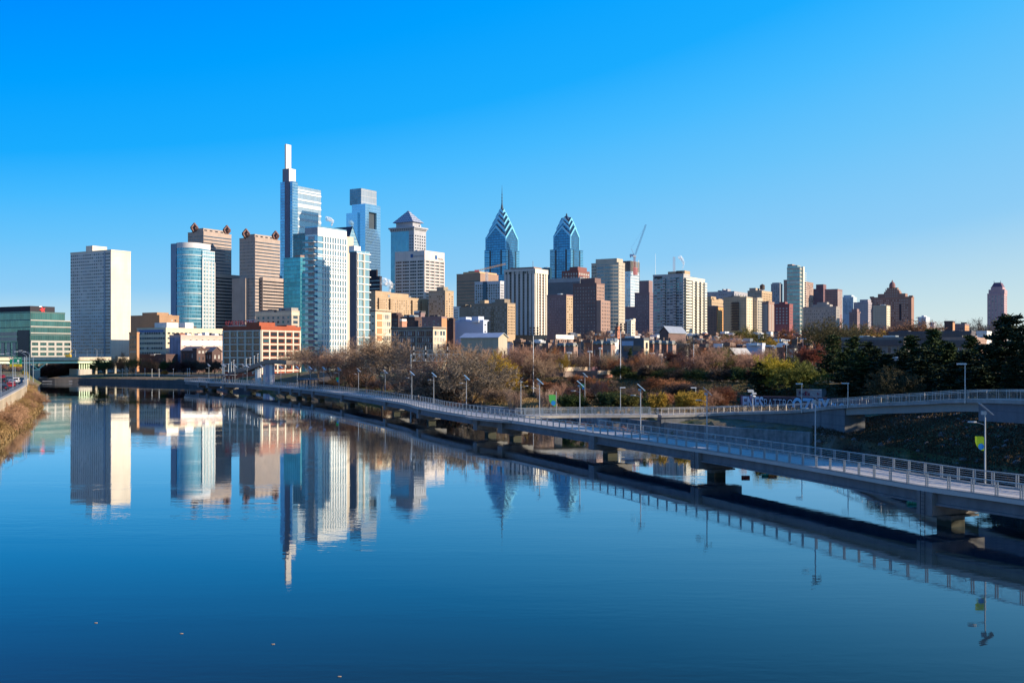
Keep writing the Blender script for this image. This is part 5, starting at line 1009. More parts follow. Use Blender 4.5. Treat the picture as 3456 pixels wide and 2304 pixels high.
for k, px in enumerate((3045, 3074)):
    o = empty('arched_vent', (PX(px, 420), 420, 0), ANG, 'larger arched roof vent on the ridge' if k == 0 else 'smaller arched roof vent on the ridge', 'roof vent', 'arched roof vents'); z = PZ(1128, 420); m = MB(); r_ = 1.35 - .25 * k
    m.prism([(0, 0)] * 0 + [(-1.2, -r_), (1.2, -r_), (1.2, r_), (-1.2, r_)], z - 4, z); m.build('vent_base', brown, o); m = MB(); n = 10
    for i in range(n): t0, t1 = math.pi * i / n, math.pi * (i + 1) / n; m.quad((-1.2, r_ * math.cos(t0), z + r_ * math.sin(t0)), (1.2, r_ * math.cos(t0), z + r_ * math.sin(t0)), (1.2, r_ * math.cos(t1), z + r_ * math.sin(t1)), (-1.2, r_ * math.cos(t1), z + r_ * math.sin(t1)))
    for x in (-1.2, 1.2): m.quad(*[(x, r_ * math.cos(math.pi * i / n), z + r_ * math.sin(math.pi * i / n)) for i in range(n + 1)])
    m.build('vent_hood', wall('hood_grey', (.3, .27, .26)), o)
B = Bld('white_house', 'white roofed house beside the darkest pine at the right', 'house', 3296, 3330, 3346, 1126, 330, white, 6); B.W(3, 1, None, 1150, .3, .5); B.done()
# generic small houses filling the streets between park and towers
rh = random.Random(11); cnt = 0
hl = []
for Y, yt0, xa, xb in ((405, 1170, 2290, 2700), (450, 1157, 1700, 2680), (500, 1148, 2300, 2740), (540, 1141, 1880, 2720), (590, 1134, 1900, 2300), (640, 1128, 1980, 3300)):
    px = xa
    while px < xb:
        w = rh.uniform(20, 34) * 450 / Y * 1.15; yt = yt0 + rh.uniform(-5, 7); mt = rh.choice([brick, brown, rose, dbrick, mauve, tan, white, grey])
        hl.append((px, px + w * .62, px + w, yt, Y + rh.uniform(-12, 12), mt)); px += w + rh.choice([0, 2, 6, 14])
hl.sort(key=lambda h: h[0])
for k, (xl, xc, xr, yt, Y, mt) in enumerate(hl):
    lab = '%s of the small flat roofed street houses counted from the left' % ordinal(k); kind = rh.random()
    B = Bld('street_house', lab, 'house', xl, xc, xr, yt, Y, mt, 6, 'small street houses behind the park'); B.W(rh.choice([2, 3]), 3, None, 1235, .3, .45, mats='ddl'); B.S(2, 3, None, 1235, .32, .45, mats='dl')
    B.units(rh.choice([1, 2, 3]), 1.6, rh.choice([whitem, roofm, steelm, brown])); 
    if kind < .5: B.box('chimney', B.b * .5, B.b * .5 + .7, B.a * .8, B.a * .8 + .8, B.H, B.H + 1.6, dbrick)
    B.done()
# far bank, left of the apartment slab and behind the bridge
spec('low_brick_block', 'low dark building behind the far bank trees', 'building', 470, 560, 600, 1200, 600, dbrick, (8, 2, .4, .4, 'd'), None, (), 1230, None, 1).done()
# ------------------------------------------------------------ vegetation
def rv(r): 
    while True:
        v = Vector((r.uniform(-1, 1), r.uniform(-1, 1), r.uniform(-1, 1)))
        if 0.05 < v.length < 1: return v.normalized()
def bark(name, c): return plain(name, c, .9, 0, .3, 1.2, .2)
bk_brown = bark('bark_brown', (.09, .07, .055)); bk_dark = bark('bark_dark', (.045, .035, .03)); bk_pale = bark('bark_pale', (.30, .27, .23))
def leafm(name, c, var=.4):
    if name in _M: return _M[name]
    q = N(name); o = q.obj(); n1 = q.noise(.35, 3, o); n2 = q.noise(2.5, 2, o); f = q.m('ADD', q.m('MULTIPLY', n1, .6), q.m('MULTIPLY', n2, .4))
    q.setp(Base_Color=q.mix(q.ramp(f, .35, .65), tuple(x * (1 - var) for x in c), tuple(min(1, x * (1 + var)) for x in c)), Roughness=.75)
    q.b.inputs['Specular IOR Level'].default_value = .2; _M[name] = q.mat; return q.mat
def skeleton(seed, h, trunk=.28, limbs=5, up=.22, spread=.95, counts=(2, 2, 2, 2), multi=False):
    r = random.Random(seed); segs = []
    def grow(p, d, L, rad, lvl):
        n = 4 if lvl < 3 else 2
        for i in range(n):
            d = (d + rv(r) * (.16 + .07 * lvl) + Vector((0, 0, up * .35))).normalized(); p2 = p + d * L / n; r2 = rad * (.86 if lvl < 3 else .6)
            segs.append((p, p2, rad, r2, lvl)); p = p2; rad = r2
            if lvl < 5 and i >= (1 if lvl < 3 else 0):
                for _ in range(counts[min(lvl - 1, 3)]):
                    q_ = (d + rv(r) * spread).normalized(); q_.z += .12; grow(p, q_.normalized(), L * r.uniform(.48, .7), rad * .62, lvl + 1)
    if multi:
        for k in range(limbs):
            t = 2 * math.pi * k / limbs + r.uniform(-.4, .4); grow(Vector((r.uniform(-.4, .4), r.uniform(-.4, .4), -.2)), Vector((math.cos(t) * .75, math.sin(t) * .75, 1)).normalized(), h * .62, h * .010, 1)
    else:
        p = Vector((0, 0, -.4)); T = h * trunk; q_ = Vector((r.uniform(-.3, .3), r.uniform(-.3, .3), T)); segs.append((p, q_, h * .026, h * .021, 0))
        for k in range(limbs):
            t = 2 * math.pi * k / limbs + r.uniform(-.5, .5); e = r.uniform(.35, 1.0)
            grow(q_ + Vector((0, 0, -T * .15 * (k % 2))), Vector((math.cos(t) * e, math.sin(t) * e, 1)).normalized(), h * r.uniform(.5, .62), h * .014, 1)
    return segs
def seg_meshes(segs, tw=1.0):
    t = MB(); c = MB()
    for p, q_, r0, r1, lvl in segs:
        if lvl <= 2: t.tube(p, q_, max(r0, .03), max(r1, .025), 5 if lvl < 2 else 3, False)
        else:
            d = q_ - p; a = d.cross(Vector((.3, .7, .2))).normalized() * (.045 if lvl == 3 else .034) * tw; b = d.cross(a).normalized() * a.length
            c.quad(p - a, p + a, q_ + a * .5, q_ - a * .5)
            if lvl == 3: c.quad(p - b, p + b, q_ + b * .5, q_ - b * .5)
    return t, c
def leaves(c, segs, rnd, per, size, minl=4, keep=1.0):
    for p, q_, r0, r1, lvl in segs:
        if lvl >= minl and rnd.random() < keep:
            for _ in range(per):
                o = p.lerp(q_, rnd.random()) + rv(rnd) * size * 1.1; a = rv(rnd) * size * rnd.uniform(.5, 1); b = a.cross(rv(rnd)).normalized() * a.length * .6
                c.quad(o - a, o - b, o + a, o + b)
def pine_parts(seed, h, rad, irregular=.5, droop=.0, tuft=.52, conic=False):
    r = random.Random(seed); t = MB(); c = MB(); t.tube((0, 0, -.5), (0, 0, h * .93), h * .02, .05, 6)
    nb = 78; lobes = [(r.uniform(0, 6.28), r.uniform(.15, .95), r.uniform(.35, .6)) for _ in range(5)]
    for k in range(nb):
        f = (k + r.random()) / nb; z = h * (.10 + .87 * f); ang = k * 2.4 + r.uniform(-.6, .6)
        prof = (1 - f) ** .6 if conic else max(.12, math.sin(math.pi * min(1, f * .80 + .22)) ** .55 * (1.05 - .55 * f))
        for la, lf, lw in lobes:                                # gaps bitten into the crown
            if abs((ang - la + math.pi) % 6.283 - math.pi) < .7 and abs(f - lf) < .12: prof *= lw
        L = rad * prof * r.uniform(1 - irregular * .7, 1.15) + .3
        d = Vector((math.cos(ang), math.sin(ang), r.uniform(-.10, .34) - droop * (1 - f))).normalized(); p = Vector((0, 0, z)); e = p + d * L; t.tube(p, e, .07, .02, 3, False)
        nt = max(4, int(L * 3.0))
        for i in range(nt):
            s = .25 + .82 * (i + r.random()) / nt; o = p + d * L * s + Vector((r.uniform(-1, 1), r.uniform(-1, 1), r.uniform(-.2, .3))) * (.5 + .16 * L * (1.1 - abs(s - .75)))
            for _ in range(12):
                v = rv(r); v.z = abs(v.z) * .6; v = v.normalized() * tuft * r.uniform(.7, 1.4); w_ = v.cross(rv(r)).normalized() * tuft * .27; c.quad(o - w_, o + w_, o + v + w_ * .5, o + v - w_ * .5)
    return t, c
LIB = {}
def lib(kind):
    if kind in LIB: return LIB[kind]
    rnd = random.Random(hash(kind) % 1000 if False else sum(map(ord, kind)))
    k, n = kind[:-1], int(kind[-1])
    if k == 'bare': s = skeleton(40 + n, 12, .26 + .03 * n, 5 + n % 2, .2, 1.0 - .05 * n); t, c = seg_meshes(s, 1.15); leaves(c, s, rnd, 1, .08, 5, .15)
    elif k == 'upright': s = skeleton(60 + n, 12, .2, 5, .75, .6); t, c = seg_meshes(s, 1.1)
    elif k == 'leafy': s = skeleton(80 + n, 12, .2, 6, .25, .9); t, c = seg_meshes(s, 1); leaves(c, s, rnd, 3, .21, 4, 1)
    elif k == 'sparse': s = skeleton(100 + n, 12, .24, 5, .25, .95); t, c = seg_meshes(s, 1); leaves(c, s, rnd, 2, .15, 5, .6)
    elif k == 'spread': s = skeleton(120 + n, 12, .22, 6, .0, 1.15); t, c = seg_meshes(s, 1.2); leaves(c, s, rnd, 2, .15, 4, .9)
    elif k == 'bush': s = skeleton(140 + n, 6, 0, 8, .1, 1.0, (2, 2, 2, 2), True); t, c = seg_meshes(s, .9); leaves(c, s, rnd, 1, .09, 5, .5)
    elif k == 'shrub': s = skeleton(160 + n, 4, 0, 8, .25, .9, (2, 2, 2, 1), True); t, c = seg_meshes(s, .7); leaves(c, s, rnd, 2, .13, 4, 1)
    elif k == 'pine': t, c = pine_parts(180 + n, 14, 5.2 - .5 * n, .55, .05 * n)
    elif k == 'spruce': t, c = pine_parts(200 + n, 14, 3.2, .3, .3, .42, True)
    LIB[kind] = (t.mesh('trunk', bk_brown), c.mesh('crown', bk_brown), {'bush': 6, 'shrub': 4}.get(k, 14 if k in ('pine', 'spruce') else 12), max(v[2] for v in c.v)); return LIB[kind]
def tree(kind, px, ytop, Y, lm, bm, label, name='tree', cat='tree', group=None, wf=1.0, z=None, rot=None, zadd=0):
    t, c, _, real = lib(kind); x = PX(px, Y); z = gz(x, Y) if z is None else z; h = max(1.2, PZ(ytop, Y) - z); s = h / real
    r = empty(name, (x, Y, z), R.uniform(0, 6.28) if rot is None else rot, label, cat, group); r.scale = (s * wf, s * wf, s)
    for nm, me, m in (('trunk', t, bm), ('crown', c, lm)):
        o = add(nm, me, r); o.material_slots[0].link = 'OBJECT'; o.material_slots[0].material = m
    return r
tw_b = leafm('twigs_brown', (.23, .155, .105)); tw_r = leafm('twigs_russet', (.25, .14, .10)); tw_g = leafm('twigs_grey', (.21, .165, .12)); tw_o = leafm('twigs_olive', (.15, .13, .06)); tw_y = leafm('twigs_tan', (.29, .165, .095))
lf_gold = leafm('leaves_gold', (.40, .26, .04)); lf_yel = leafm('leaves_yellow', (.44, .34, .035)); lf_or = leafm('leaves_orange', (.52, .20, .035)); lf_red = leafm('leaves_red', (.22, .05, .035)); lf_ol = leafm('leaves_olive', (.13, .12, .03)); lf_rus = leafm('leaves_russet', (.26, .11, .05))
lf_g = leafm('leaves_green', (.05, .075, .02)); nd = leafm('needles', (.045, .07, .022)); nd2 = leafm('needles_dark', (.022, .038, .016)); nd3 = leafm('needles_yellowgreen', (.12, .14, .03))
TR = []
def q_(*a): TR.append(a)
# east bank, left to right: kind, px, ytop, Y, leaf, bark, description, width
for a in [('bare1', 1010, 1164, 430, tw_b), ('bare2', 1075, 1154, 400, tw_b), ('bare3', 1125, 1180, 380, tw_r), ('bare1', 1165, 1166, 372, tw_b), ('bare2', 965, 1190, 450, tw_g),
          ('bare3', 1235, 1134, 345, tw_b), ('bare1', 1290, 1112, 330, tw_b), ('bare2', 1345, 1130, 322, tw_g), ('bare1', 1395, 1189, 300, tw_b), ('bare3', 1190, 1199, 350, tw_r), ('bare2', 1448, 1210, 290, tw_r),
          ('spread1', 1505, 1192, 283, tw_g), ('bare1', 1575, 1150, 300, tw_b), ('spread2', 1590, 1180, 276, tw_g), ('bare2', 1640, 1170, 310, tw_r),
          ('bare3', 1745, 1152, 330, tw_r), ('bare1', 1790, 1158, 322, tw_r), ('bare2', 1845, 1160, 335, tw_r), ('bare3', 1893, 1172, 330, tw_b), ('bare1', 1935, 1178, 340, tw_b), ('bare2', 1985, 1172, 338, tw_r),
          ('bare3', 2060, 1176, 325, tw_g), ('bare1', 2215, 1195, 320, tw_g), ('upright1', 2128, 1190, 318, tw_g), ('bare3', 2300, 1118, 400, tw_g), ('bare2', 2420, 1130, 420, tw_r), ('bare1', 2465, 1122, 440, tw_r), ('bare2', 2180, 1108, 520, tw_r), ('bare1', 2010, 1108, 540, tw_r), ('bare3', 2075, 1112, 530, tw_r),
          ('bare1', 2560, 1180, 350, tw_r), ('bare2', 1700, 1168, 318, tw_b), ('bare3', 1768, 1176, 305, tw_r), ('bare2', 1818, 1186, 300, tw_b), ('bare1', 1868, 1190, 330, tw_r), ('bare3', 1960, 1186, 330, tw_b), ('bare1', 2035, 1190, 334, tw_r), ('bare2', 2088, 1196, 335, tw_b), ('bare3', 2170, 1200, 326, tw_b), ('bare1', 2250, 1176, 350, tw_r), ('bare2', 2355, 1150, 380, tw_b), ('bare3', 2390, 1138, 430, tw_r), ('bare1', 2430, 1162, 345, tw_b), ('bare2', 2530, 1150, 400, tw_r), ('bare3', 2590, 1160, 370, tw_b),
          ('bare1', 1620, 1196, 290, tw_b), ('bare2', 1540, 1200, 282, tw_r), ('bare3', 1420, 1160, 330, tw_b), ('bare1', 1255, 1160, 352, tw_r), ('bare2', 1150, 1154, 390, tw_b), ('bare3', 1045, 1180, 415, tw_r), ('bare1', 2760, 1175, 330, tw_b), ('bare2', 2690, 1160, 360, tw_r), ('bare2', 2950, 1095, 560, tw_r), ('bare1', 3000, 1085, 600, tw_r), ('bare3', 3120, 1080, 560, tw_r), ('bare1', 3180, 1078, 570, tw_b), ('bare2', 2250, 1116, 560, tw_b), ('bare3', 2130, 1120, 500, tw_r), ('bare3', 3205, 1068, 600, tw_r), ('bare1', 3285, 1075, 560, tw_g), ('bare2', 3310, 1068, 590, tw_g), ('bare1', 1535, 1140, 400, tw_r), ('bare3', 1470, 1165, 370, tw_g)]:
    q_(*a[:5], bk_dark if 'spread' in a[0] else bk_brown, 'bare tree', 'bare %s tree' % {tw_b: 'brown', tw_r: 'reddish', tw_g: 'grey'}[a[4]], 1.15)
for a in [('leafy1', 1672, 1166, 288, lf_gold, bk_brown, 'golden_tree', 'golden leaved tree leaning over the bank right of the darkest bare tree', .95),
          ('sparse1', 1905, 1190, 315, lf_gold, bk_brown, 'golden_tree', 'thin golden tree near the low flat pavilion', .8), ('sparse2', 1865, 1165, 345, lf_or, bk_brown, 'orange_tree', 'orange leaved tree behind the reddish bare trees', .8),
          ('pine2', 2128, 1172, 330, nd, bk_brown, 'pine_tree', 'flat topped green pine beside the boxy modern house', .55), ('sparse1', 2140, 1222, 300, tw_y, bk_brown, 'tan_tree', 'small tan leaved tree at the foot of the flat topped pine', .6),
          ('leafy2', 2275, 1172, 335, leafm('leaves_maroon', (.09, .035, .03)), bk_dark, 'maroon_tree', 'dark maroon tree before the mansard houses', 1.0), ('leafy1', 2330, 1185, 325, leafm('leaves_maroon', (.09, .035, .03)), bk_dark, 'maroon_tree', 'dark maroon tree around the third floodlight mast', 1.1),
          ('leafy3', 2385, 1170, 332, lf_rus, bk_dark, 'russet_tree', 'russet tree right of the third floodlight mast', .9), ('sparse2', 2415, 1178, 350, lf_or, bk_brown, 'orange_tree', 'bright orange small tree between dark maroon trees', .8),
          ('leafy2', 2485, 1192, 300, lf_g, bk_dark, 'green_tree', 'dark green tree by the curved street lamp', .8), ('leafy1', 2468, 1215, 290, leafm('leaves_maroon', (.09, .035, .03)), bk_dark, 'maroon_tree', 'low maroon tree beside the park lawn end', .8), ('sparse3', 2540, 1205, 280, lf_rus, bk_brown, 'russet_tree', 'reddish brown tree left of the large yellow tree', .9),
          ('leafy3', 2508, 1096, 470, leafm('leaves_moss', (.17, .14, .03)), bk_brown, 'round_tree', 'round olive gold tree before the tan block with fire escapes', 1.25), ('leafy1', 2572, 1118, 440, lf_ol, bk_brown, 'round_tree', 'small olive tree right of the round olive gold tree', 1.0), ('leafy2', 2600, 1128, 430, lf_gold, bk_brown, 'round_tree', 'small yellow green tree left of the orange crowned tree', .8),
          ('leafy1', 2645, 1090, 470, lf_rus, bk_brown, 'orange_tree', 'broad orange crowned tree below the crimson brick block', 1.35), ('leafy2', 2905, 1082, 520, leafm('leaves_orange_dull', (.30, .15, .05)), bk_brown, 'orange_tree', 'orange tree right of the big spreading tree', 1.0),
          ('spread1', 2800, 1064, 400, leafm('leaves_dim_olive', (.14, .115, .05)), bk_dark, 'spreading_tree', 'big spreading tree with dark limbs and thin olive crown', 1.25), ('spread2', 2870, 1080, 410, leafm('leaves_dim_olive', (.14, .115, .05)), bk_dark, 'spreading_tree', 'second spreading olive tree right of the biggest one', .9), ('leafy3', 3080, 1068, 480, leafm('leaves_copper', (.22, .12, .07)), bk_brown, 'copper_tree', 'copper tree cluster left before the pale block on the right skyline', 1.3), ('leafy1', 3040, 1072, 490, leafm('leaves_copper', (.22, .12, .07)), bk_brown, 'copper_tree', 'copper tree in front of the domed brick hotel', 1.2),
          ('leafy2', 2960, 1108, 430, lf_gold, bk_brown, 'golden_tree', 'low golden tree above the long flat roofed house', 1.3), ('leafy3', 2738, 1152, 310, leafm('leaves_brick', (.24, .07, .04)), bk_brown, 'red_tree', 'brick red tree below the big spreading tree', .85), ('leafy1', 2682, 1186, 258, lf_ol, bk_brown, 'olive_tree', 'olive green tree above the graffiti wall trees', 1.4),
          ('leafy2', 2612, 1182, 244, lf_yel, bk_brown, 'yellow_tree', 'large bright yellow tree above the graffiti wall', 1.1), ('leafy3', 2664, 1212, 242, leafm('leaves_yellowgreen', (.16, .17, .035)), bk_brown, 'yellow_green_tree', 'bushy yellow green tree directly behind the graffiti wall', 1.6), ('leafy1', 2722, 1212, 240, leafm('leaves_yellowgreen', (.16, .17, .035)), bk_brown, 'yellow_green_tree', 'yellow green tree behind the tilted trailer sign', 1.4),
          ('pine2', 2560, 1220, 243, nd2, bk_dark, 'pine_tree', 'dark drooping pine at the left end of the graffiti wall', 1.2),
          ('spruce1', 2810, 1128, 285, nd, bk_dark, 'pine_tree', 'pointed pine standing before the trunk of the spreading tree', 1.7), ('pine1', 2795, 1195, 258, nd2, bk_dark, 'pine_tree', 'dark pine below the pointed pine', 1.5), ('pine2', 2880, 1132, 262, nd, bk_dark, 'pine_tree', 'dark layered pine before the long flat roofed house', 1.3), ('pine1', 2930, 1150, 250, nd2, bk_dark, 'pine_tree', 'very dark pine left of the white balcony', 1.35),
          ('pine2', 3075, 1128, 240, nd, bk_dark, 'pine_tree', 'broad dark pine right of the white balcony', 1.5), ('pine1', 3155, 1106, 236, nd, bk_dark, 'pine_tree', 'tall lit pine rising over the long dark roof', 1.2), ('pine3', 3205, 1150, 228, nd, bk_dark, 'pine_tree', 'sunlit pine before the brick house at right', 1.45), ('pine2', 3280, 1128, 232, nd, bk_dark, 'pine_tree', 'ragged pine with brick showing through', 1.3),
          ('pine1', 3395, 1056, 195, nd2, bk_dark, 'pine_tree', 'tallest blackish pine at the right edge', 1.25), ('pine2', 3460, 1090, 200, nd2, bk_dark, 'pine_tree', 'black pine cut by the right edge of the frame', 1.0), ('pine3', 3350, 1150, 215, nd2, bk_dark, 'pine_tree', 'dark lower pine left of the tallest pine', 1.6),
          ('pine1', 2990, 1190, 235, nd2, bk_dark, 'pine_tree', 'low dark pine behind the olive tree on the ramp', 1.8), ('pine3', 3110, 1210, 215, nd2, bk_dark, 'pine_tree', 'low dark pine behind the ramp railing, middle one', 1.9), ('pine2', 3230, 1215, 205, nd2, bk_dark, 'pine_tree', 'low dark pine behind the ramp lamp post', 1.9), ('pine3', 3310, 1230, 190, nd2, bk_dark, 'pine_tree', 'dark pine mass left of the ramp lamp post', 2.0), ('pine1', 2860, 1235, 235, nd2, bk_dark, 'pine_tree', 'dark pine standing behind the trailer', 1.7), ('pine1', 3420, 1200, 175, nd2, bk_dark, 'pine_tree', 'dark low pine above the ramp at the right edge', 1.3),
          ('pine2', 2960, 1172, 246, nd2, bk_dark, 'pine_tree', 'black pine in the gap below the white balcony', 1.5), ('pine3', 3050, 1176, 232, nd2, bk_dark, 'pine_tree', 'black pine before the long flat roofed house end', 1.5), ('pine1', 3130, 1168, 226, nd2, bk_dark, 'pine_tree', 'black pine between the broad pine and the tall lit pine', 1.4), ('pine3', 3255, 1176, 214, nd2, bk_dark, 'pine_tree', 'black pine under the ragged pine', 1.5), ('pine2', 2905, 1182, 240, nd, bk_dark, 'pine_tree', 'green pine above the trailer end', 1.5), ('pine1', 2845, 1185, 250, nd, bk_dark, 'pine_tree', 'green pine filling the gap right of the pointed pine', 1.3),
          ('leafy3', 3015, 1222, 178, leafm('leaves_brownolive', (.075, .065, .03)), bk_brown, 'olive_tree', 'airy olive brown tree in front of the ramp railing', 1.1),
          ('shrub1', 1512 + 2000 - 1290, 1318, 214, lf_gold, bk_brown, 'yellow_shrub', 'yellow shrub at the end of the access path, left one', 1.0), ('shrub2', 2330, 1312, 214, lf_gold, bk_brown, 'yellow_shrub', 'yellow shrub left of the retaining wall, right one', 1.1),
          ('shrub3', 1930, 1322, 235, lf_g, bk_dark, 'green_shrub', 'dark green shrub beside the green leaf banner', 1.2), ('shrub1', 2065, 1318, 232, lf_g, bk_dark, 'green_shrub', 'dark green shrub mass behind the access path', 1.9), ('shrub2', 2120, 1326, 228, lf_ol, bk_dark, 'green_shrub', 'olive shrub behind the box headed lamp post', 1.3), ('spruce1', 2176, 1318, 212, lf_g, bk_dark, 'green_shrub', 'narrow pale green conical shrub left of the yellow shrub', .7),
          ('upright1', 1738, 1290, 245, leafm('birch_twigs', (.34, .24, .19)), bk_pale, 'birch', 'pale stemmed birch left of the two path lamps', .7), ('upright1', 1848, 1292, 240, _M['birch_twigs'] if 'birch_twigs' in _M else tw_r, bk_pale, 'birch', 'pale stemmed birch beside the lamp left of the leaf banner', .8), ('upright1', 1880, 1285, 245, tw_r, bk_pale, 'birch', 'birch just behind the leaf banner', .9), ('upright1', 2025, 1270, 240, tw_r, bk_pale, 'birch', 'taller birch right of the small lime banner', 1.0)]: q_(*a)
ords = {}
TR.sort(key=lambda t: t[1])
for t in TR:
    kind, px, yt, Y, lm, bm, nm, lab, wf = t
    if nm == 'bare tree':
        i = ords.get(lab, 0); ords[lab] = i + 1; L = '%s, %s from the left of the %ss on the east bank' % (lab, ordinal(i), lab); tree(kind, px, yt, Y, lm, bm, L, 'bare_tree', 'tree', 'bare trees on the east bank', wf)
    else: tree(kind, px, yt, Y, lm, bm, lab, nm, 'shrub' if 'shrub' in nm else 'tree', None, wf)
# bare brush at the foot of the bank
br_n = 0; rb = random.Random(5); tw_k = leafm('twigs_dark', (.10, .07, .05))
xs = []
for i in range(34):
    px = 1180 + i * 15.5 + rb.uniform(-5, 5); k = on_path(FP, px); p = side(FP, k, WID + 14 + rb.uniform(0, 8)); xs.append((p.x, p.y))
for i in range(16):
    px = 905 + i * 17; k = on_path(FP, px); p = side(FP, k, WID + 13 + rb.uniform(0, 8)); xs.append((p.x, p.y))
xs.sort(key=lambda p: p[0] / p[1])
for i, (x, y) in enumerate(xs):
    px = CX + K * x / y; z = gz(x, y); h = rb.uniform(2.6, 5.2); tree('bush%d' % (i % 3 + 1), px, HY - (z + h - HC) * K / y, y, rb.choice([tw_k, tw_b, tw_k, tw_r]), bk_dark, '%s brown thicket bush from the left along the bank behind the boardwalk' % ordinal(i), 'thicket_bush', 'bush', 'thicket bushes behind the boardwalk', 1.5, z)
rk = rocks_area_b = [(2790 + i * 42 + rb.uniform(-12, 12), 168 - i * 4.2 + rb.uniform(-6, 6)) for i in range(17)]
for i, (px, y) in enumerate(rk):
    x = PX(px, y); z = gz(x, y); h = rb.uniform(1.8, 3.4); tree('bush%d' % (i % 3 + 1), px, HY - (z + h - HC) * K / y, y, rb.choice([tw_k, tw_k, tw_b]), bk_dark, '%s dark scrub bush from the left on the slope under the ramp' % ordinal(i), 'scrub_bush', 'bush', 'scrub bushes under the ramp', 1.7, z)
st_k = []
for i in range(40):
    y = rb.uniform(430, 640); px = 1890 + i * 21 + rb.uniform(-8, 8); st_k.append((px, y))
for i, (px, y) in enumerate(st_k):
    z = gz(PX(px, y), y); h = rb.uniform(11, 16); k_ = rb.random(); tree(rb.choice(['bare1', 'bare2', 'bare3']) if k_ < .6 else rb.choice(['sparse1', 'sparse2', 'leafy3']), px, HY - (z + h - HC) * K / y, y, rb.choice([tw_r, tw_b, tw_g]) if k_ < .6 else rb.choice([lf_rus, lf_or, lf_ol, lf_gold]), bk_brown, '%s street tree from the left among the small flat roofed houses' % ordinal(i), 'street_tree', 'tree', 'street trees among the houses', 1.1, z)
def crest(px, off):
    y = 300
    for _ in range(12): y = y + (off - float(terrace([PX(px, y)], [y])[0])) * .9
    return max(215, min(352, y))
for i in range(30):
    px = 1700 + i * 29 + rb.uniform(-6, 6); y = crest(px, rb.uniform(8, 26))
    if 1825 < px < 2075: y = rb.uniform(338, 352)
    x = PX(px, y); z = gz(x, y); h = rb.uniform(4.8, 9.6); k_ = rb.random()
    tree(rb.choice(['bare1', 'bare2', 'bare3', 'upright1']) if k_ < .55 else rb.choice(['sparse1', 'sparse2', 'sparse3', 'leafy3']), px, HY - (z + h - HC) * K / y, y, rb.choice([tw_r, tw_b, tw_r]) if k_ < .55 else rb.choice([lf_rus, leafm('leaves_maroon', (.09, .035, .03)), lf_ol, lf_rus, lf_or]), bk_dark, '%s park tree from the left above the ivy embankment' % ordinal(i), 'park_tree', 'tree', 'park trees above the embankment', 1.15, z)
for i in range(40):
    px = 1700 + i * 19 + rb.uniform(-7, 7); y = crest(px, rb.uniform(-34, -5)); x = PX(px, y); z = gz(x, y); h = rb.uniform(2.0, 5.5)
    tree(rb.choice(['bush1', 'bush2', 'bush3', 'upright1', 'shrub3']), px, HY - (z + h - HC) * K / y, y, rb.choice([tw_r, tw_b, tw_k, lf_ol, lf_rus]), bk_dark, '%s slope bush from the left on the ivy embankment face' % ordinal(i), 'slope_bush', 'bush', 'bushes on the embankment face', 1.35, z)
for i in range(44):
    px = 1790 + i * 21.5
    if 1825 < px < 2090: continue
    y = 300
    for _ in range(12): y = y + (4 - float(terrace([PX(px, y)], [y])[0])) * .9
    y = max(225, min(345, y + rb.uniform(0, 9))); x = PX(px, y); z = gz(x, y); h = rb.uniform(2.0, 4.6)
    tree(rb.choice(['shrub1', 'shrub2', 'bush1', 'bush2']), px, HY - (z + h - HC) * K / y, y, rb.choice([lf_g, lf_g, leafm('leaves_maroon', (.09, .035, .03)), tw_k, lf_ol]), bk_dark, '%s hedge shrub from the left along the crest of the ivy embankment' % ordinal(i), 'hedge_shrub', 'shrub', 'hedge shrubs on the embankment crest', 1.5, z)
# left bank: leaning twiggy bushes over the water
lb = []
for i in range(40):
    Y = 166 + i * 5.8 + rb.uniform(-2, 2); lb.append((Y, rb.uniform(-2.5, 2.5)))
WP = [(-82, 170), (-103, 226), (-132, 300), (-163, 362), (-178, 400)]
def west_x(Y): return float(np.interp(Y, [p[1] for p in WP], [p[0] for p in WP]))
lbs = sorted([(west_x(Y) - 3.2 + o * .8, Y) for Y, o in lb], key=lambda p: p[0] / p[1])
for i, (x, y) in enumerate(lbs):
    h = rb.uniform(3.8, 5.2); tree('bush%d' % (i % 3 + 1), CX + K * x / y, HY - (h + .2 - HC) * K / y, y, tw_y if i % 3 else leafm('twigs_straw', (.30, .20, .08)), bk_brown, '%s straw brown bush from the left hanging over the water below the highway wall' % ordinal(i), 'riverside_bush', 'bush', 'bushes below the highway wall', 1.15, .4)
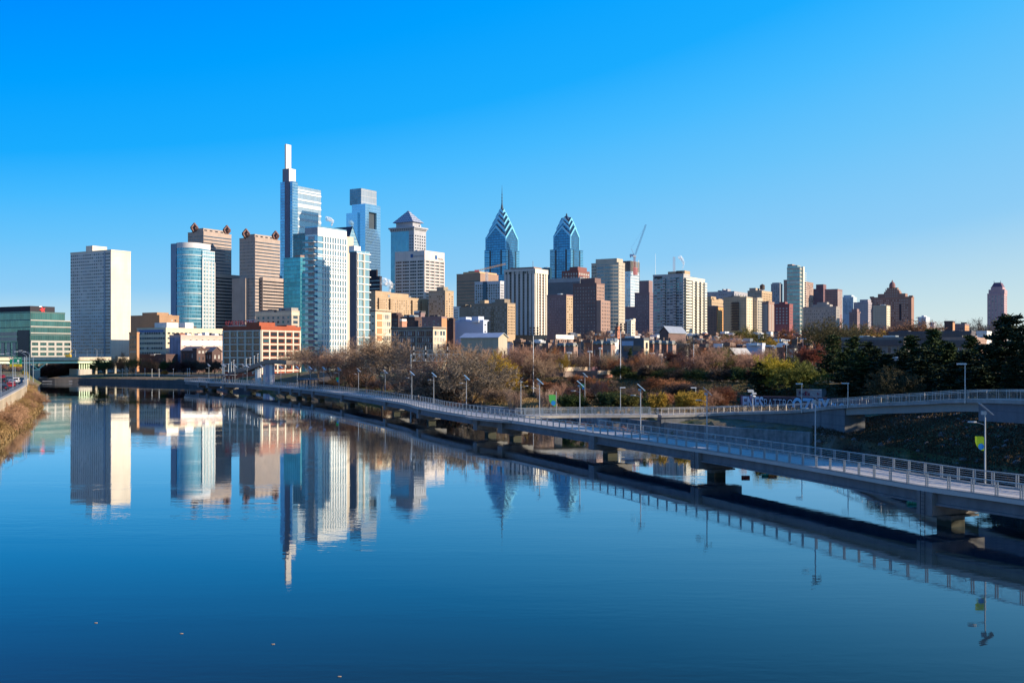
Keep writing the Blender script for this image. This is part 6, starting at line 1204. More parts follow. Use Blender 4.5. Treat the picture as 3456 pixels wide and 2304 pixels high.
# far bank trees
fb = [('leafy1', 352, 1196, 561, lf_g, 1.3, 'dark green round tree on the far bank beside the bridge end'), ('sparse1', 414, 1186, 558, lf_rus, .9, 'tall copper tree on the far bank before the cream slab'), ('sparse2', 452, 1197, 560, lf_ol, 1.1, 'olive tree on the far bank right of the tall copper tree'), ('sparse3', 495, 1205, 560, lf_rus, 1.0, 'copper tree on the far bank before the long cream block'), ('shrub1', 555, 1248, 555, lf_or, 1.0, 'small orange shrub tree on the far lawn'), ('bare1', 446, 1236, 560, tw_g, .8, 'small bare tree among the far bank lamps'), ('bare2', 585, 1238, 560, tw_g, .8, 'small bare tree right of the orange shrub tree')]
for k, px, yt, Y, m, wf, lab in fb: tree(k, px, yt, Y, m, bk_brown, lab, 'far_bank_tree', 'tree', 'trees on the far bank', wf)
i = 0
for px in list(range(112, 330, 15)) + list(range(330, 760, 26)):
    i += 1; Yq = 612 + rb.uniform(-3, 6) if px < 330 else 640 + rb.uniform(-6, 8) if px < 400 else 650 + rb.uniform(-4, 8) if px < 500 else 600 + rb.uniform(-8, 6) if px < 560 else 562 + rb.uniform(-6, 8)
    tree(rb.choice(['leafy2', 'bare3', 'leafy3']), px + rb.uniform(-6, 6), 1214 + rb.uniform(-8, 8), Yq, rb.choice([lf_g, tw_k, leafm('leaves_maroon', (.09, .035, .03)), tw_k]), bk_dark, '%s dark tree from the left in the shaded row on the far bank' % ordinal(i - 1), 'shaded_tree', 'tree', 'shaded row of trees on the far bank', 1.4)
# skyline far hedge of trees at left under the bridge
for k, px in enumerate((8, 36, 62, 84)): tree(['bare1', 'bare2', 'bare3', 'shrub1'][k], px, (1222, 1226, 1228, 1250)[k], 500, (tw_r, tw_b, tw_r, lf_yel)[k], bk_brown, ['reddish bare tree under the bridge at the left edge', 'brown bare tree under the bridge behind the highway', 'reddish bare tree left of the bridge pier', 'yellow bush beside the highway under the bridge'][k], 'roadside_tree', 'tree', 'trees under the bridge', 1.1)
# ground cover
def scatter(name, area, n, size, col, up=.3, h=None):
    rg = np.random.RandomState(n % 9973); X, Y = area(rg, n); Z = ground_arr(X, Y)
    s = size * rg.uniform(.6, 1.4, n); a = rg.uniform(0, 3.14, n); dx, dy = np.cos(a) * s, np.sin(a) * s; hh = (np.full(n, h) if h else s) * rg.uniform(.6, 1.3, n)
    lx, ly = rg.uniform(-.4, .4, n) * hh, rg.uniform(-.4, .4, n) * hh; Z = Z + rg.uniform(-.05, up, n)
    v = np.stack([np.stack([X - dx, Y - dy, Z], -1), np.stack([X + dx, Y + dy, Z], -1), np.stack([X + dx * .3 + lx, Y + dy * .3 + ly, Z + hh], -1)], 1).reshape(-1, 3)
    me = bpy.data.meshes.new(name); me.from_pydata(v.tolist(), [], np.arange(3 * n).reshape(-1, 3).tolist()); me.materials.append(col); o = add(name, me); o['kind'] = 'stuff'; return o
def near_bank(d0, d1, p0, p1, y0=150, y1=420):
    def f(rg, n):
        xs, ys = np.zeros(0), np.zeros(0)
        while len(xs) < n:
            px = rg.uniform(p0, p1, 20000); Y = rg.uniform(y0, y1, 20000); x = (px - CX) / K * Y; d, w = river_d(x, Y); k = (d > d0) & (d < d1)
            xs = np.concatenate([xs, x[k]]); ys = np.concatenate([ys, Y[k]])
        return xs[:n], ys[:n]
    return f
def terr_area(t0, t1, p0, p1):
    def f(rg, n):
        xs, ys = np.zeros(0), np.zeros(0)
        while len(xs) < n:
            px = rg.uniform(p0, p1, 20000); Y = rg.uniform(200, 420, 20000); x = (px - CX) / K * Y; t = terrace(x, Y); k = (t > t0) & (t < t1)
            xs = np.concatenate([xs, x[k]]); ys = np.concatenate([ys, Y[k]])
        return xs[:n], ys[:n]
    return f
ivy_area = terr_area(-19, 2, 1640, 2900); lawn_area = terr_area(2, 30, 1700, 2800)
scatter('dry_grass', near_bank(2, 16, 1540, 2140), 9000, .10, leafm('grass_straw', (.30, .20, .085)), .1, .6)['label'] = 'dry straw grass on the bank by the access path'
scatter('ivy_slope', ivy_area, 42000, .15, leafm('ivy_leaves', (.095, .075, .028)), .35)['label'] = 'ivy and weeds covering the embankment below the park'
scatter('bank_weeds', near_bank(14, 54, 1500, 2700), 22000, .13, leafm('weeds', (.14, .10, .05)), .25, .3)['label'] = 'brown weeds and leaf litter on the bank'
scatter('lawn_grass', lawn_area, 6000, .1, lf_g, .05, .15)['label'] = 'park lawn'
def wall_edge(rg, n):
    Y = rg.uniform(160, 420, n); return np.interp(Y, [p[1] for p in WP], [p[0] for p in WP]) - 1 + rg.uniform(-1.5, 1.5, n), Y
o = scatter('wall_weeds', wall_edge, 12000, .10, leafm('grass_umber', (.22, .14, .06)), 1.0, .45); o['label'] = 'straw coloured weeds at the foot of the highway wall'
rocks_area = near_bank(-1, 19, 2740, 3560, 85, 185)
scatter('slope_brush', rocks_area, 22000, .11, leafm('brush_dark', (.085, .06, .035)), .3, .26)['label'] = 'dark brush on the rocky slope under the ramp'
m = MB(); rg = random.Random(9)
rxs, rys = rocks_area(np.random.RandomState(4), 170)
for x, y in zip(rxs.tolist(), rys.tolist()):
    z = gz(x, y); s = rg.uniform(.2, .65); n = len(m.v)
    pts = [Vector(p) for p in ((1, 0, 0), (0, 1, 0), (-1, 0, 0), (0, -1, 0), (.6, .6, .6), (-.6, .6, .6), (-.6, -.6, .6), (.6, -.6, .6), (0, 0, .95))]
    m.v += [(x + p.x * s * rg.uniform(.7, 1.3), y + p.y * s * rg.uniform(.7, 1.3), z + p.z * s * rg.uniform(.6, 1.0) - .1) for p in pts]
    for f in ((0, 1, 4), (1, 5, 4), (1, 2, 5), (2, 6, 5), (2, 3, 6), (3, 7, 6), (3, 0, 7), (0, 4, 7), (4, 5, 8), (5, 6, 8), (6, 7, 8), (7, 4, 8)): m.f.append(tuple(n + i for i in f)); m.m.append(0)
o = m.build('riprap', plain('riprap_stone', (.15, .135, .12), .9, 0, .35)); o['kind'] = 'stuff'; o['label'] = 'loose grey boulders at the waterline under the ramp'
# unseen tall pines added beyond the right edge of the frame to shade the near bank
k = 0
for x, y, h in ((98, 154, 29), (90, 141, 31), (84, 129, 31), (79, 119, 30), (79, 108, 31), (84, 98, 31), (113, 164, 26), (120, 183, 24), (126, 200, 25), (95, 114, 33), (92, 104, 32), (104, 138, 30), (84, 66, 12), (92, 120, 31)):
    z = gz(x, y); tree('pine%d' % (k % 3 + 1), CX + K * x / y, HY - (z + h - HC) * K / y, y, nd2, bk_dark, '%s unseen dark pine added for shade just beyond the right edge' % ordinal(k), 'pine_tree', 'tree', 'added shade pines beyond the right edge', .95, z); k += 1
# ------------------------------------------------------------ highway, wall, sign, cars, bridge
WL_ = [(-66, 120), (-84, 168), (-107, 226), (-137, 300), (-160, 350), (-171, 376), (-188, 404), (-222, 430), (-290, 462)]
Wp = smooth([(x, y, 6.0) for x, y in WL_], 3.0)
asph = wall('asphalt', (.10, .095, .09), 0, 3, .2); m = MB(); ribbon(m, Wp, -34, -.45, -.45, -.9); o = m.build('highway', asph); o['kind'] = 'structure'
m = MB()
for off in (-4.3, -8.0, -11.7): 
    for i in range(0, len(Wp) - 1, 3): ribbon(m, Wp[i:i + 2], off - .08, off + .08, -.44, -.446)
o = m.build('lane_markings', plain('lane_paint', (.7, .7, .66), .7)); o['kind'] = 'structure'
wl = empty('highway_wall', (0, 0, 0), 0, 'long tan stone retaining wall of the highway curving along the left bank', 'wall')
ribbon(MB(), Wp, -.42, .35, 0, -6.5).build('wall_face', wall('tan_stone_wall', (.42, .33, .22), .3, .9, .35, .9, .4, 1.4), wl)
ribbon(MB(), Wp, -.5, .43, .16, .002).build('coping', wall('wall_coping', (.55, .48, .38)), wl)
f = MB(); 
for i in range(len(Wp) - 1):
    a, b = side(Wp, i, 0), side(Wp, i + 1, 0)
    for h in (.45, .8, 1.15): f.beam(a + Vector((0, 0, h)), b + Vector((0, 0, h)), .05, .05)
    f.tube(a, a + Vector((0, 0, 1.15)), .035, .035, 4)
f.build('railing', steelm, wl)
def street_lamp(h=9.5, arm=-2.4):
    r = empty('highway_lamp'); MB().tube((0, 0, 0), (0, 0, h - 1.2), .13, .08, 8).build('pole', steelm, r); m = MB(); P_ = [(arm * t, 0, h - 1.2 + 1.2 * math.sin(t * 1.571)) for t in [k / 8 for k in range(9)]]
    for u, v in zip(P_, P_[1:]): m.tube(u, v, .06, .05, 5)
    m.build('lamp_arm', steelm, r); MB().box(arm - .9, arm + .05, -.16, .16, h - .08, h + .08).build('lamp_head', whitem, r); return r
h0 = street_lamp(); hk = kids_map(h0)
for k, (px, Y, s_, rz, lab) in enumerate(((3, 232, .85, 0, 'tall highway lamp post at the very left edge'), (43.5, 275, .98, 0, 'highway lamp post in front of the green sign'), (51, 400, 1.0, 0, 'highway lamp post behind the green sign'), (90, 300, 1.05, 0, 'highway lamp post arching left, right of the sign post'), (99, 370, 1.1, 0, 'highway lamp post just left of the bridge pier'), (112, 352, 1.05, 0, 'rightmost highway lamp post before the bridge pier'))):
    o = h0 if k == 0 else copy_tree(h0, hk); o.location = (PX(px, Y), Y, 5.5); o.scale = (s_,) * 3; o.rotation_euler.z = rz; tag(o, lab, 'lamp post', 'highway lamps')
sg = empty('highway_sign', (PX(83, 300), 300, 5.4), 0, 'green and yellow overhead highway sign on one post', 'road sign'); MB().tube((0, 0, 0), (0, 0, 8.6), .2, .16, 8).build('post', steelm, sg)
MB().tube((0, 0, 8.2), (-4.4, 0, 8.2), .1, .1, 6).tube((0, 0, 7.2), (-4.4, 0, 7.2), .1, .1, 6).build('arm', steelm, sg)
gm = plain('sign_green', (.01, .24, .13), .5, 0, .04); ym = plain('sign_yellow', (.70, .52, .02), .5, 0, .04); wt = plain('sign_white', (.8, .8, .8), .5, 0, .02); bkm = plain('sign_black', (.02, .02, .02), .5)
sx0, sx1 = -4.05, -.72; MB().box(sx0, sx1, -.3, -.2, 6.55, 7.95).build('sign_panel', gm, sg); MB().box(sx0, sx1, -.3, -.2, 5.85, 6.54).build('exit_panel', ym, sg); MB().box(-3.0, -.75, -.3, -.2, 7.96, 8.55).build('exit_number_panel', gm, sg)
text(sg, 'EXIT 346B', .42, wt, (-1.87, -.31, 8.1), (math.pi / 2, 0, 0), 'sign_lettering', .01); text(sg, 'South St', .62, wt, (-2.4, -.31, 6.7), (math.pi / 2, 0, 0), 'sign_lettering', .01); text(sg, 'EXIT      ONLY', .42, bkm, (-2.4, -.31, 6.02), (math.pi / 2, 0, 0), 'sign_lettering', .01)
MB().tube((-1.65, -.31, 7.5), (-1.65, -.30, 7.5), .3, .3, 12).build('route_marker', wt, sg); MB().box(-3.2, -2.75, -.32, -.3, 7.3, 7.7).build('route_marker', plain('marker_blue', (.02, .08, .4), .5), sg)
def car(col, suv=False):
    r = empty('parked_car'); r.name = 'car'; w, L = .88, 2.25; t = 1.72 if suv else 1.42
    prof = [(-L, .35), (L, .35), (L, .72), (L * .9, .86), (.95, .95), (.5, t), (-1.25 if not suv else -1.9, t), (-1.9 if not suv else -2.2, 1.0), (-L, .9)]
    def ext(pr, ww, mb): 
        n = len(mb.v); k = len(pr); mb.v += [(x, -ww, z) for x, z in pr] + [(x, ww, z) for x, z in pr]
        mb.f += [tuple(range(n, n + k)), tuple(range(n + 2 * k - 1, n + k - 1, -1))] + [(n + i, n + k + i, n + k + (i + 1) % k, n + (i + 1) % k) for i in range(k)]; mb.m += [0] * (k + 2)
    b = MB(); ext(prof, w, b); b.build('body', col, r); g = MB(); back = -1.7 if not suv else -2.05
    ext([(.85, .98), (.45, t - .1), (back + .55, t - .1), (back, 1.02)], w + .012, g); g.build('side_windows', WD, r)
    MB().quad((L * .43, -.75, .98), (L * .43, .75, .98), (.57, .68, t - .08), (.57, -.68, t - .08)).build('windscreen', WD, r)
    MB().box(-L - .01 if suv else -2.14, -2.0, -.68, .68, 1.02, t - .14).build('rear_window', WD, r)
    for x in (-1.4, 1.4):
        for y in (-.82, .82): wh_ = MB(); wh_.tube((x, y - .12, .33), (x, y + .12, .33), .33, .33, 12); wh_.build('wheel', plain('tyre', (.02, .02, .02), .8), r)
    for y in (-.66, .66): MB().box(-L - .03, -L + .02, y - .17, y + .17, .68, .86).build('tail_light', plain('lamp_red', (.5, .01, .01), .3), r); MB().box(L - .04, L + .03, y - .17, y + .17, .6, .74).build('headlight', whitem, r)
    return r
cw = plain('paint_white', (.75, .75, .75), .25, 0, .03); crd = plain('paint_red', (.35, .02, .03), .25, .1, .03); cdk = plain('paint_dark', (.03, .03, .05), .2, .3, .05); csv = plain('paint_silver', (.45, .47, .5), .25, .6, .05); cbl = plain('paint_blue', (.02, .08, .3), .25, .1, .05)
for px, py, col, suv, lab, az in ((56, 1287, cw, True, 'white estate car on the highway curve', .35), (42, 1291, csv, False, 'silver car beside the white estate on the highway', .4), (38, 1302, crd, False, 'red car behind a highway lamp post', .3), (12, 1288, cdk, True, 'dark car with red lights at the left edge', .25), (8, 1272, crd, False, 'red car farthest up the highway at the left edge', .3), (14, 1312, cdk, False, 'dark car nearest on the highway', .3)):
    Y = (HC - 5.55) * K / (py + 5 - HY); o = car(col, suv); o.location = (PX(px, Y), Y, 5.55); o.rotation_euler.z = math.pi / 2 + az; tag(o, lab, 'car', 'cars on the highway')
# road bridge
rb_ = empty('road_bridge', (0, 0, 0), 0, 'tan and pale green road bridge on piers crossing at the left', 'bridge'); a, b = (PX(-260, 540), 540), (PX(520, 622), 622); ux, uy = b[0] - a[0], b[1] - a[1]; LL = math.hypot(ux, uy); bang = math.atan2(uy, ux)
def onb(px): k = (px - CX) / K; return (k * a[1] - a[0]) / (ux - k * uy) * LL
def bridge_xy(px): s = onb(px) / LL; return a[0] + ux * s, a[1] + uy * s
rb_.location = (a[0], a[1], 0); rb_.rotation_euler.z = bang
MB().box(0, LL, 0, 16, 12.0, 12.4).build('deck', conc, rb_); MB().box(0, LL, -.3, 0, 11.15, 12.85).build('parapet', wall('tan_parapet', (.66, .56, .42), .3, 3, .15, .9, .5, 6), rb_); MB().box(0, LL, -.42, .06, 12.86, 13.0).build('coping', conc, rb_)
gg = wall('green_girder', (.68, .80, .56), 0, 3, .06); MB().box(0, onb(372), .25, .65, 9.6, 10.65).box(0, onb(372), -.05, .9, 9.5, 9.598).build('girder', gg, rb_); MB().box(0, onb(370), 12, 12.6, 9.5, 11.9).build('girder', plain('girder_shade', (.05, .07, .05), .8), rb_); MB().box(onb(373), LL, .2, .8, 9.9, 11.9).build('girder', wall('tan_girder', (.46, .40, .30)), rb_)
pa = onb(130); m = MB()
for y in (.5, 11): m.beam((pa, y, 6.6), (pa - 3.6, y, 9.5), .5, .6); m.beam((pa, y, 6.6), (pa + 3.6, y, 9.5), .5, .6); m.beam((pa - 3, y, 6.4), (pa + 1, y, 6.4), .4, .5)
m.build('strut_frame', gg, rb_); MB().box(pa - 2.2, pa + .9, .2, 12, -3, 5.9).build('pier', wall('pier_stone', (.45, .38, .30)), rb_)
pb = onb(288); MB().box(pb - 4.4, pb + 3.6, -.2, 12, 0, 6.2).build('pier', wall('pier_pale', (.52, .46, .38)), rb_); m = MB()
for k in range(5): m.box(pb - 3 + k * 1.3, pb - 2.5 + k * 1.3, 1, 2, 6.21, 9.5)
m.beam((pb + 3, .5, 6.3), (pb + 3, .5, 6.31), .1, .1); m.beam((pb + 3, .5, 9.5), (pb + 7.5, .5, 7.8), .5, .5); m.build('strut_frame', gg, rb_)
for k, px in enumerate((300, 330, 365, 395, 430)): MB().box(onb(px) - .5, onb(px) + .5, 2, 3, 2, 9.9).build('column', _M['tan_girder'], rb_)
lk = 0
for k, px in enumerate((285, 318, 334, 185, 210, 245)):
    o = copy_tree(h0, hk); bx_, by_ = bridge_xy(px); o.location = (bx_, by_ + 4, 12.4); o.scale = (.55,) * 3; o.rotation_euler.z = 1.2 * (k % 2); tag(o, '%s small lamp standing on the road bridge' % ordinal(k), 'lamp post', 'lamps on the road bridge')
ex = empty('excavator', (PX(231, 596), 596, 12.4), 0, 'yellow digger arm poking above the bridge parapet', 'excavator'); ey = plain('digger_yellow', (.6, .38, .03), .5); MB().box(-1.4, 1.4, -1, 1, .4, 1.8).build('cab', ey, ex); MB().beam((-.5, 0, 1.6), (-2.6, 0, 2.2), .4, .5).beam((0, 0, 1.7), (2.0, 0, 4.4), .4, .5).build('boom', ey, ex)
# far bank wall, dock, lamps, lawn path
m = MB(); fw = smooth([(-262, 600, 2.2), (-244, 553.5, 2.2), (-218, 548.6, 2.2), (-180, 522.7, 2.2), (-141, 497.5, 2.2), (-123, 460, 2.2), (-104, 429, 2.2)], 4); ribbon(m, fw, -.4, .5, 0, -3.6) ; o = m.build('river_wall', wall('river_wall_stone', (.10, .09, .085), .3, 1.2, .3)); tag(o, 'dark stone river wall along the far bank', 'wall')
o = MB().box(0, 26, 0, 3, .4, .8).build('floating_dock', wall('dock_boards', (.30, .30, .32))); o.location = (PX(142, 549), 549, 0); o.rotation_euler.z = .05; tag(o, 'grey floating dock at the foot of the far bank', 'dock')
m = MB(); gp = smooth([(-216, 566, 4.0), (-180, 545, 4.0), (-140, 522, 4.0)], 4); ribbon(m, gp, -1.5, 1.5, .06, 0); o = m.build('path', conc); o['kind'] = 'structure'
def park_lamp():
    r = empty('park_lamp'); MB().tube((0, 0, 0), (0, 0, 3.9), .09, .06, 6).build('pole', whitem, r); MB().tube((0, 0, 3.9), (0, 0, 4.05), .38, .3, 8).build('lamp_head', whitem, r); return r
p0 = park_lamp(); pk = kids_map(p0)
for k, px in enumerate((429, 459, 489, 513, 537, 413, 190, 171, 585, 633, 640)):
    Y = 553 if px < 500 else 540; o = p0 if k == 0 else copy_tree(p0, pk); x = PX(px, Y); o.location = (x, Y, gz(x, Y) - .1); tag(o, '%s white park lamp along the far bank promenade' % ordinal(k), 'lamp post', 'promenade lamps on the far bank')
# curved footbridge landing with white columns
fb_ = empty('footbridge_landing', (0, 0, 0), 0, 'brown curved footbridge ramp on white columns beyond the boardwalk end', 'footbridge'); P_ = smooth([(PX(783, 442), 442, PZ(1256, 442)), (PX(840, 432), 432, PZ(1248, 432)), (PX(890, 424), 424, PZ(1229, 424)), (PX(930, 420), 420, PZ(1222, 420)), (PX(985, 418), 418, PZ(1226, 418)), (PX(1060, 430), 430, PZ(1222, 430))], 2)
fbm = wall('footbridge_brown', (.24, .18, .14)); ribbon(MB(), P_, -1.6, 1.6, 0, -.6).build('deck', fbm, fb_); ribbon(MB(), P_, 1.45, 1.6, 1.1, .002).build('parapet', wall('footbridge_mesh', (.30, .23, .18)), fb_)
for px in (862, 876, 889, 921): i = on_path(P_, px); p = P_[i]; MB().box(p.x - .55, p.x + .55, p.y - .5, p.y + .5, 1, p.z - .62).build('column', white, fb_)
p = P_[on_path(P_, 912)]; MB().box(p.x - 2.2, p.x + 1.2, p.y - .3, p.y + .8, 1, p.z - .62).build('abutment', wall('lilac_abutment', (.40, .38, .46)), fb_)
for k, (px, yt, yb) in enumerate(((771, 1228, 1256), (781, 1222, 1254), (789, 1215, 1252), (831, 1210, 1246), (844, 1206, 1240), (858, 1201, 1234), (870, 1194, 1230))):
    o = copy_tree(p0, pk); Y = 428 + k; o.location = (PX(px, Y), Y, PZ(yb, Y)); o.scale = (1, 1, (yb - yt) / 4.0 * Y / K * 1.0); tag(o, '%s white lamp from the left on the curved footbridge landing' % ordinal(k), 'lamp post', 'lamps on the footbridge landing')
# floodlight masts
for k, (px, yt, yb, Y, w) in enumerate(((1800, 1124, 1276, 300, 1.7), (2094, 1112, 1288, 300, 1.8), (2341, 1156, 1282, 300, 1.0), (2655, 1148, 1213, 380, 1.2), (2710, 1143, 1205, 400, 1.5), (2776, 1143, 1180, 420, 1.6), (1920, 1190, 1246, 330, .8), (1990, 1186, 1240, 330, .8), (2025, 1175, 1238, 340, .5), (2200, 1192, 1246, 330, .8))):
    z0 = gz(PX(px, Y), Y); zt = PZ(yt, Y); r = empty('floodlight_mast', (PX(px, Y), Y, z0), 0, '%s floodlight mast counted by height order left to right' % ordinal(k), 'light mast', 'floodlight masts in the park'); h = zt - z0
    r['label'] = ['tall mast with a dark cluster of floodlights behind the reddish trees', 'tall mast with the largest dark floodlight cluster before the modern house', 'tall thin mast rising from the maroon trees', 'slender pale mast above the yellow tree', 'pale mast with white floodlights left of the brick red tree', 'short pale mast under the spreading tree', 'white twin headed mast left of the park trees', 'thin mast in the left park trees', 'plain grey mast beside the mansard houses', 'cross armed pole before the plain taupe block'][k]
    MB().tube((0, 0, -.5), (0, 0, h), .16 if k < 3 else .12, .09, 6).build('pole', whitem, r); m = MB()
    for s_ in (-1, 0, 1):
        for l_ in range(3 if k < 2 else 1):
            for sd in (-1, 1): m.tube((s_ * w * .6, sd * .25, h + .1 + l_ * .75), (s_ * w * .6 + .2, sd * .55, h - .1 + l_ * .75), .16, .32, 8)
    m.beam((-w, 0, h), (w, 0, h), .1, .1); m.build('floodlight', plain('lamp_dark', (.04, .04, .045), .5) if k < 3 else whitem, r)
for k, (px, Y, yt, lab) in enumerate(((2233, 300, 1205, 'curved grey street lamp right of the tall lit window'), (2453, 290, 1198, 'curved street lamp by the dark green tree'), (2748, 262, 1262, 'double curved street lamp before the black pines'))):
    o = copy_tree(h0, hk); x = PX(px, Y); z = gz(x, Y); o.location = (x, Y, z); s_ = (PZ(yt, Y) - z) / 9.5; o.scale = (s_ * .6, s_, s_); o.rotation_euler.z = math.pi; tag(o, lab, 'lamp post', 'curved lamps at the park')
# rail signal gantry
sgY = 296; gn = empty('signal_gantry', (0, 0, 0), 0, 'lattice rail signal gantry with black oval signals above the bare trees', 'signal gantry'); x0, x1 = PX(1386, sgY), PX(1560, sgY); zt, zb = PZ(1195, sgY), PZ(1218, sgY); m = MB()
for y in (0, 1.5):
    m.tube((x0, sgY + y, zt), (x1, sgY + y, zt), .07, .07, 4).tube((x0, sgY + y, zb), (x1, sgY + y, zb), .07, .07, 4)
    for k in range(13):
        u = x0 + (x1 - x0) * k / 12; m.tube((u, sgY + y, zb), (u, sgY + y, zt + (1.0 if y == 0 else 0)), .04, .04, 4)
        if k < 12: v = x0 + (x1 - x0) * (k + 1) / 12; m.tube((u, sgY + y, zb if k % 2 else zt), (v, sgY + y, zt if k % 2 else zb), .035, .035, 4)
m.tube((x0, sgY, zt + 1), (x1, sgY, zt + 1), .03, .03, 4); m.build('truss', steelm, gn)
for x in (x0, x1): MB().tube((x, sgY + .7, gz(x, sgY) - .5), (x, sgY + .7, zt), .2, .2, 6).build('leg', steelm, gn)
for px, ys in ((1397, (1162, 1185, 1205)), (1437, (1162, 1185, 1203)), (1511, (1164, 1186))):
    x = PX(px, sgY); MB().tube((x, sgY - .3, zb), (x, sgY - .3, PZ(ys[0], sgY)), .07, .07, 5).build('signal_post', whitem, gn)
    for j, y in enumerate(ys): z = PZ(y, sgY); h = (.48, .36, .62)[j]; m = MB(); n = 14; pr = [(.30 * math.cos(2 * math.pi * k / n), h * math.sin(2 * math.pi * k / n)) for k in range(n)]; m.v = [(x + a_, sgY - .42 - d_, z + b_) for d_ in (0, .12) for a_, b_ in pr]; m.f = [tuple(range(n)), tuple(range(2 * n - 1, n - 1, -1))] + [(k, n + k, n + (k + 1) % n, (k + 1) % n) for k in range(n)]; m.m = [0] * (n + 2); m.build('signal_head', bkm, gn)
# park pavilion, fence and vehicles
B = Bld('pavilion', 'low flat roofed park pavilion with brown fascia, left half', 'pavilion', 1838, 1902, 1990, 1250, 320, wall('pavilion_brown', (.20, .15, .13)), 6); B.box('cream_fascia', .0, B.b, -.3, -.13, B.H - .2, B.H + .95, wall('fascia_cream', (.55, .42, .30))); B.box('roof_box', .6, 1.6, 1, 2, B.H, B.H + 2.2, white); B.box('poster_strip', B.b, B.b + 8, .4, .6, B.H - .4, B.H + .8, wall('poster_mix', (.45, .25, .30), 0, 3, .6)); B.done()
B = Bld('pavilion', 'lower flat roofed park pavilion with an orange painted end, right half', 'pavilion', 1940, 2015, 2066, 1262, 304, wall('pavilion_wall', (.30, .17, .12)), 6); B.box('cream_fascia', .0, B.b, -.3, -.13, B.H - .2, B.H + .95, _M['fascia_cream']); B.box('orange_end', .1, B.b - .1, -.12, -.01, 6, B.H - .25, brick); B.done()
for k, (px, Y, col, suv, lab) in enumerate(((2253, 308, csv, True, 'grey van parked behind the bare park tree'), (2372, 296, cbl, True, 'blue and white vehicle parked by the lawn'), (2390, 300, cw, False, 'white car beside the blue and white vehicle'))):
    o = car(col, suv); x = PX(px, Y); o.location = (x, Y, gz(x, Y)); o.rotation_euler.z = .1; o.scale = (1.1, 1.1, 1.1); tag(o, lab, 'car', 'cars by the park')
# graffiti wall and trailer
gp0, gp1 = Vector((PX(2497, 236), 236, 0)), Vector((PX(2960, 216), 216, 0)); gd = gp1 - gp0; GLn = gd.length; ga = math.atan2(gd.y, gd.x)
gw = empty('graffiti_wall', gp0, ga, 'long dark wall covered in blue and white graffiti letters behind the ramp', 'wall')
MB().box(0, GLn, 0, .5, 2, 5.75).build('wall_face', wall('graffiti_base', (.13, .08, .09), 0, 3, .4), gw); gb = wall('graffiti_blue', (.32, .62, .95), 0, 3, .25); gwht = wall('graffiti_white', (.70, .80, .95), 0, 3, .2); gbk = plain('graffiti_black', (.02, .02, .03), .8); gpk = wall('graffiti_pink', (.55, .35, .45), 0, 3, .3)
def tagw(s_, x, size, mt, sx=1.0, z=3.0):
    text(gw, s_, size, gbk, (x, -.03, z), (math.pi / 2, 0, 0), 'graffiti', .02, size * .075, sx); text(gw, s_, size, mt, (x, -.08, z), (math.pi / 2, 0, 0), 'graffiti', .02, size * .03, sx)
MB().box(.4, 5.4, -.02, -.005, 2.7, 5.55).build('graffiti', gpk, gw)
tagw('ENES', 3.2, 4.1, gwht, .56, 2.65); tagw('BATTRO', 9.2, 3.0, gbk, .60, 3.1); text(gw, 'BATTRO', 3.0, gwht, (9.25, -.12, 3.12), (math.pi / 2, 0, 0), 'graffiti', .01, -.05, .6)
tagw('OZNY', 16.6, 4.4, gb, .66, 2.4); tagw('SLOARD', 24.4, 2.9, gb, .6, 2.6)
tl = empty('trailer', (PX(2688, 240), 240, 3.4), ga, 'grey box trailer lettered in purple and red behind the graffiti wall', 'trailer'); MB().box(0, 6.0, 0, 2.4, .9, 3.45).build('box_body', wall('trailer_grey', (.42, .42, .44), 0, 3, .12), tl); MB().box(-.05, 6.05, -.05, 2.45, 3.452, 3.6).build('roof_rail', steelm, tl)
for x in (1, 2.2, 5): MB().tube((x, 0, .45), (x, .3, .45), .45, .45, 10).build('wheel', _M['tyre'], tl)
pu = plain('letter_purple', (.09, .02, .12), .6); rd = plain('letter_maroon', (.35, .03, .07), .6); text(tl, 'Fed', 1.35, pu, (1.35, -.04, 2.15), (math.pi / 2, 0, 0), 'lettering', .01, .03, .85); text(tl, 'Ex', 1.35, rd, (2.7, -.04, 2.15), (math.pi / 2, 0, 0), 'lettering', .01, .03, .85)
text(tl, 'Fr', .8, rd, (5.2, -.04, 2.3), (math.pi / 2, 0, 0), 'lettering', .01, .02, .9)
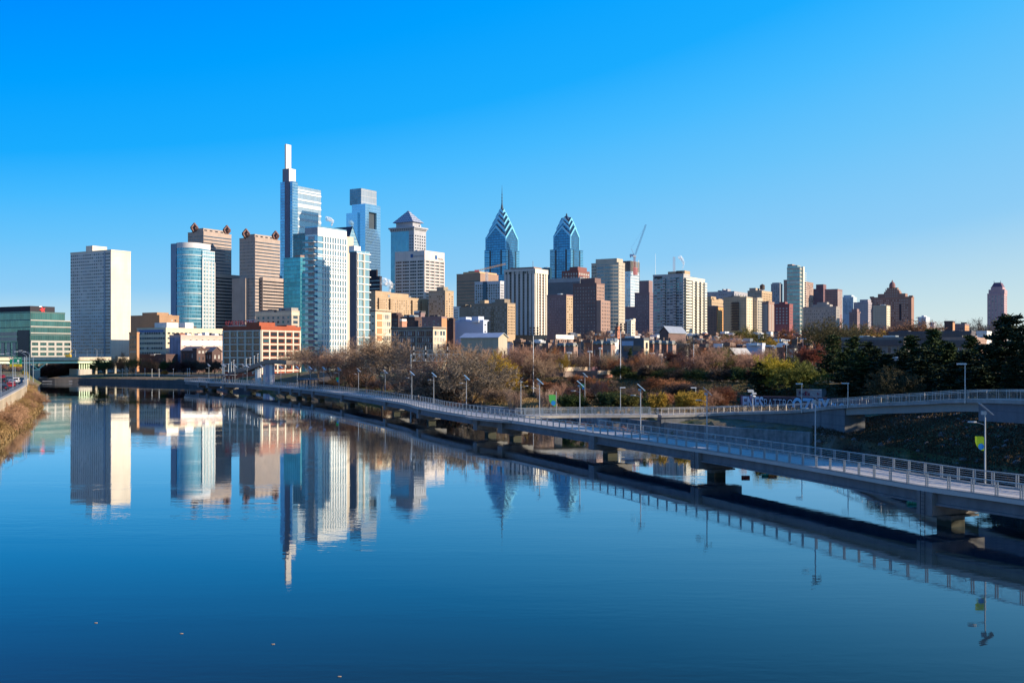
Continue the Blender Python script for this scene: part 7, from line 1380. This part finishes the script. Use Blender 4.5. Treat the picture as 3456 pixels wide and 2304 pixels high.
# buoys
for k, (px, py, w, cols, lab) in enumerate(((2517, 1612, 1.0, 'd', 'dark red float on the water between boardwalk piers'), (2588, 1606, 1.2, 'g', 'green float beside the orange one'), (2608, 1607, 1.0, 'o', 'orange float beside the green one'), (3083, 1700, 1.3, 'g', 'green float close to the nearest pier'))):
    Y = HC * K / (py - HY) ; c_ = {'d': (.25, .03, .02), 'g': (.02, .22, .12), 'o': (.6, .15, .02)}[cols]; m = MB()
    for i in range(5): m.tube((-w / 2 + w * i / 5, 0, .05), (-w / 2 + w * (i + .8) / 5, 0, .05), .2, .2, 8)
    o = m.build('float', plain('float_' + cols, c_, .5)); o.location = (PX(px, Y), Y, .05); tag(o, lab, 'float', 'floats near the boardwalk')
# steam plumes
def steam(px, y0, y1, Y, w, label):
    me = bpy.data.meshes.new('steam'); import bmesh; bmm = bmesh.new(); H_ = PZ(y0, Y) - PZ(y1, Y); n = 7
    for k in range(n):
        t = k / (n - 1); r_ = w * (.35 + .65 * t); bmesh.ops.create_icosphere(bmm, subdivisions=2, radius=r_, matrix=Matrix.Translation((w * .9 * math.sin(t * 3.2) - w * 1.1 * t * t, 0, H_ * t)))
    for v in bmm.verts: v.co += v.normal * (mnoise.noise(v.co * .35) * w * .5)
    bmm.to_mesh(me); bmm.free(); q = N('steam_vapour'); q.setp(Base_Color=(.95, .93, .92), Roughness=1.0, Alpha=q.m('MULTIPLY', q.ramp(q.noise(.6 / w * 2, 4, q.obj()), .38, .62), .5)); q.b.inputs['Specular IOR Level'].default_value = 0; q.b.inputs['Subsurface Weight'].default_value = 0
    me.materials.append(q.mat); o = add('steam', me); o.location = (PX(px, Y), Y, PZ(y1, Y)); tag(o, label, 'steam', kind='stuff')
steam(2303, 868, 905, 720, 1.3, 'wisp of white steam from the grey slab roof'); steam(1312, 950, 980, 1300, 5, 'white steam puff left of the gridded tower'); steam(1117, 738, 760, 1600, 4, 'faint steam above the white tower')
# a few floating leaves in the foreground
for k, (px, py, lab) in enumerate(((323, 2101, 'pale leaf floating in the left foreground'), (612, 2137, 'small pale leaf floating right of the first one'), (921, 2173, 'tiny brown leaf floating in mid foreground'), (1145, 2282, 'tan leaf floating at the bottom edge'))):
    Y = HC * K / (py - HY); o = MB().prism([(-.09, 0), (-.03, -.03), (.07, -.02), (.10, .01), (.04, .035), (-.04, .03)], .004, .03).build('leaf', tan); o.location = (PX(px, Y), Y, 0); tag(o, lab, 'leaf', 'leaves floating on the river')
scene.collection.children.link(COL)
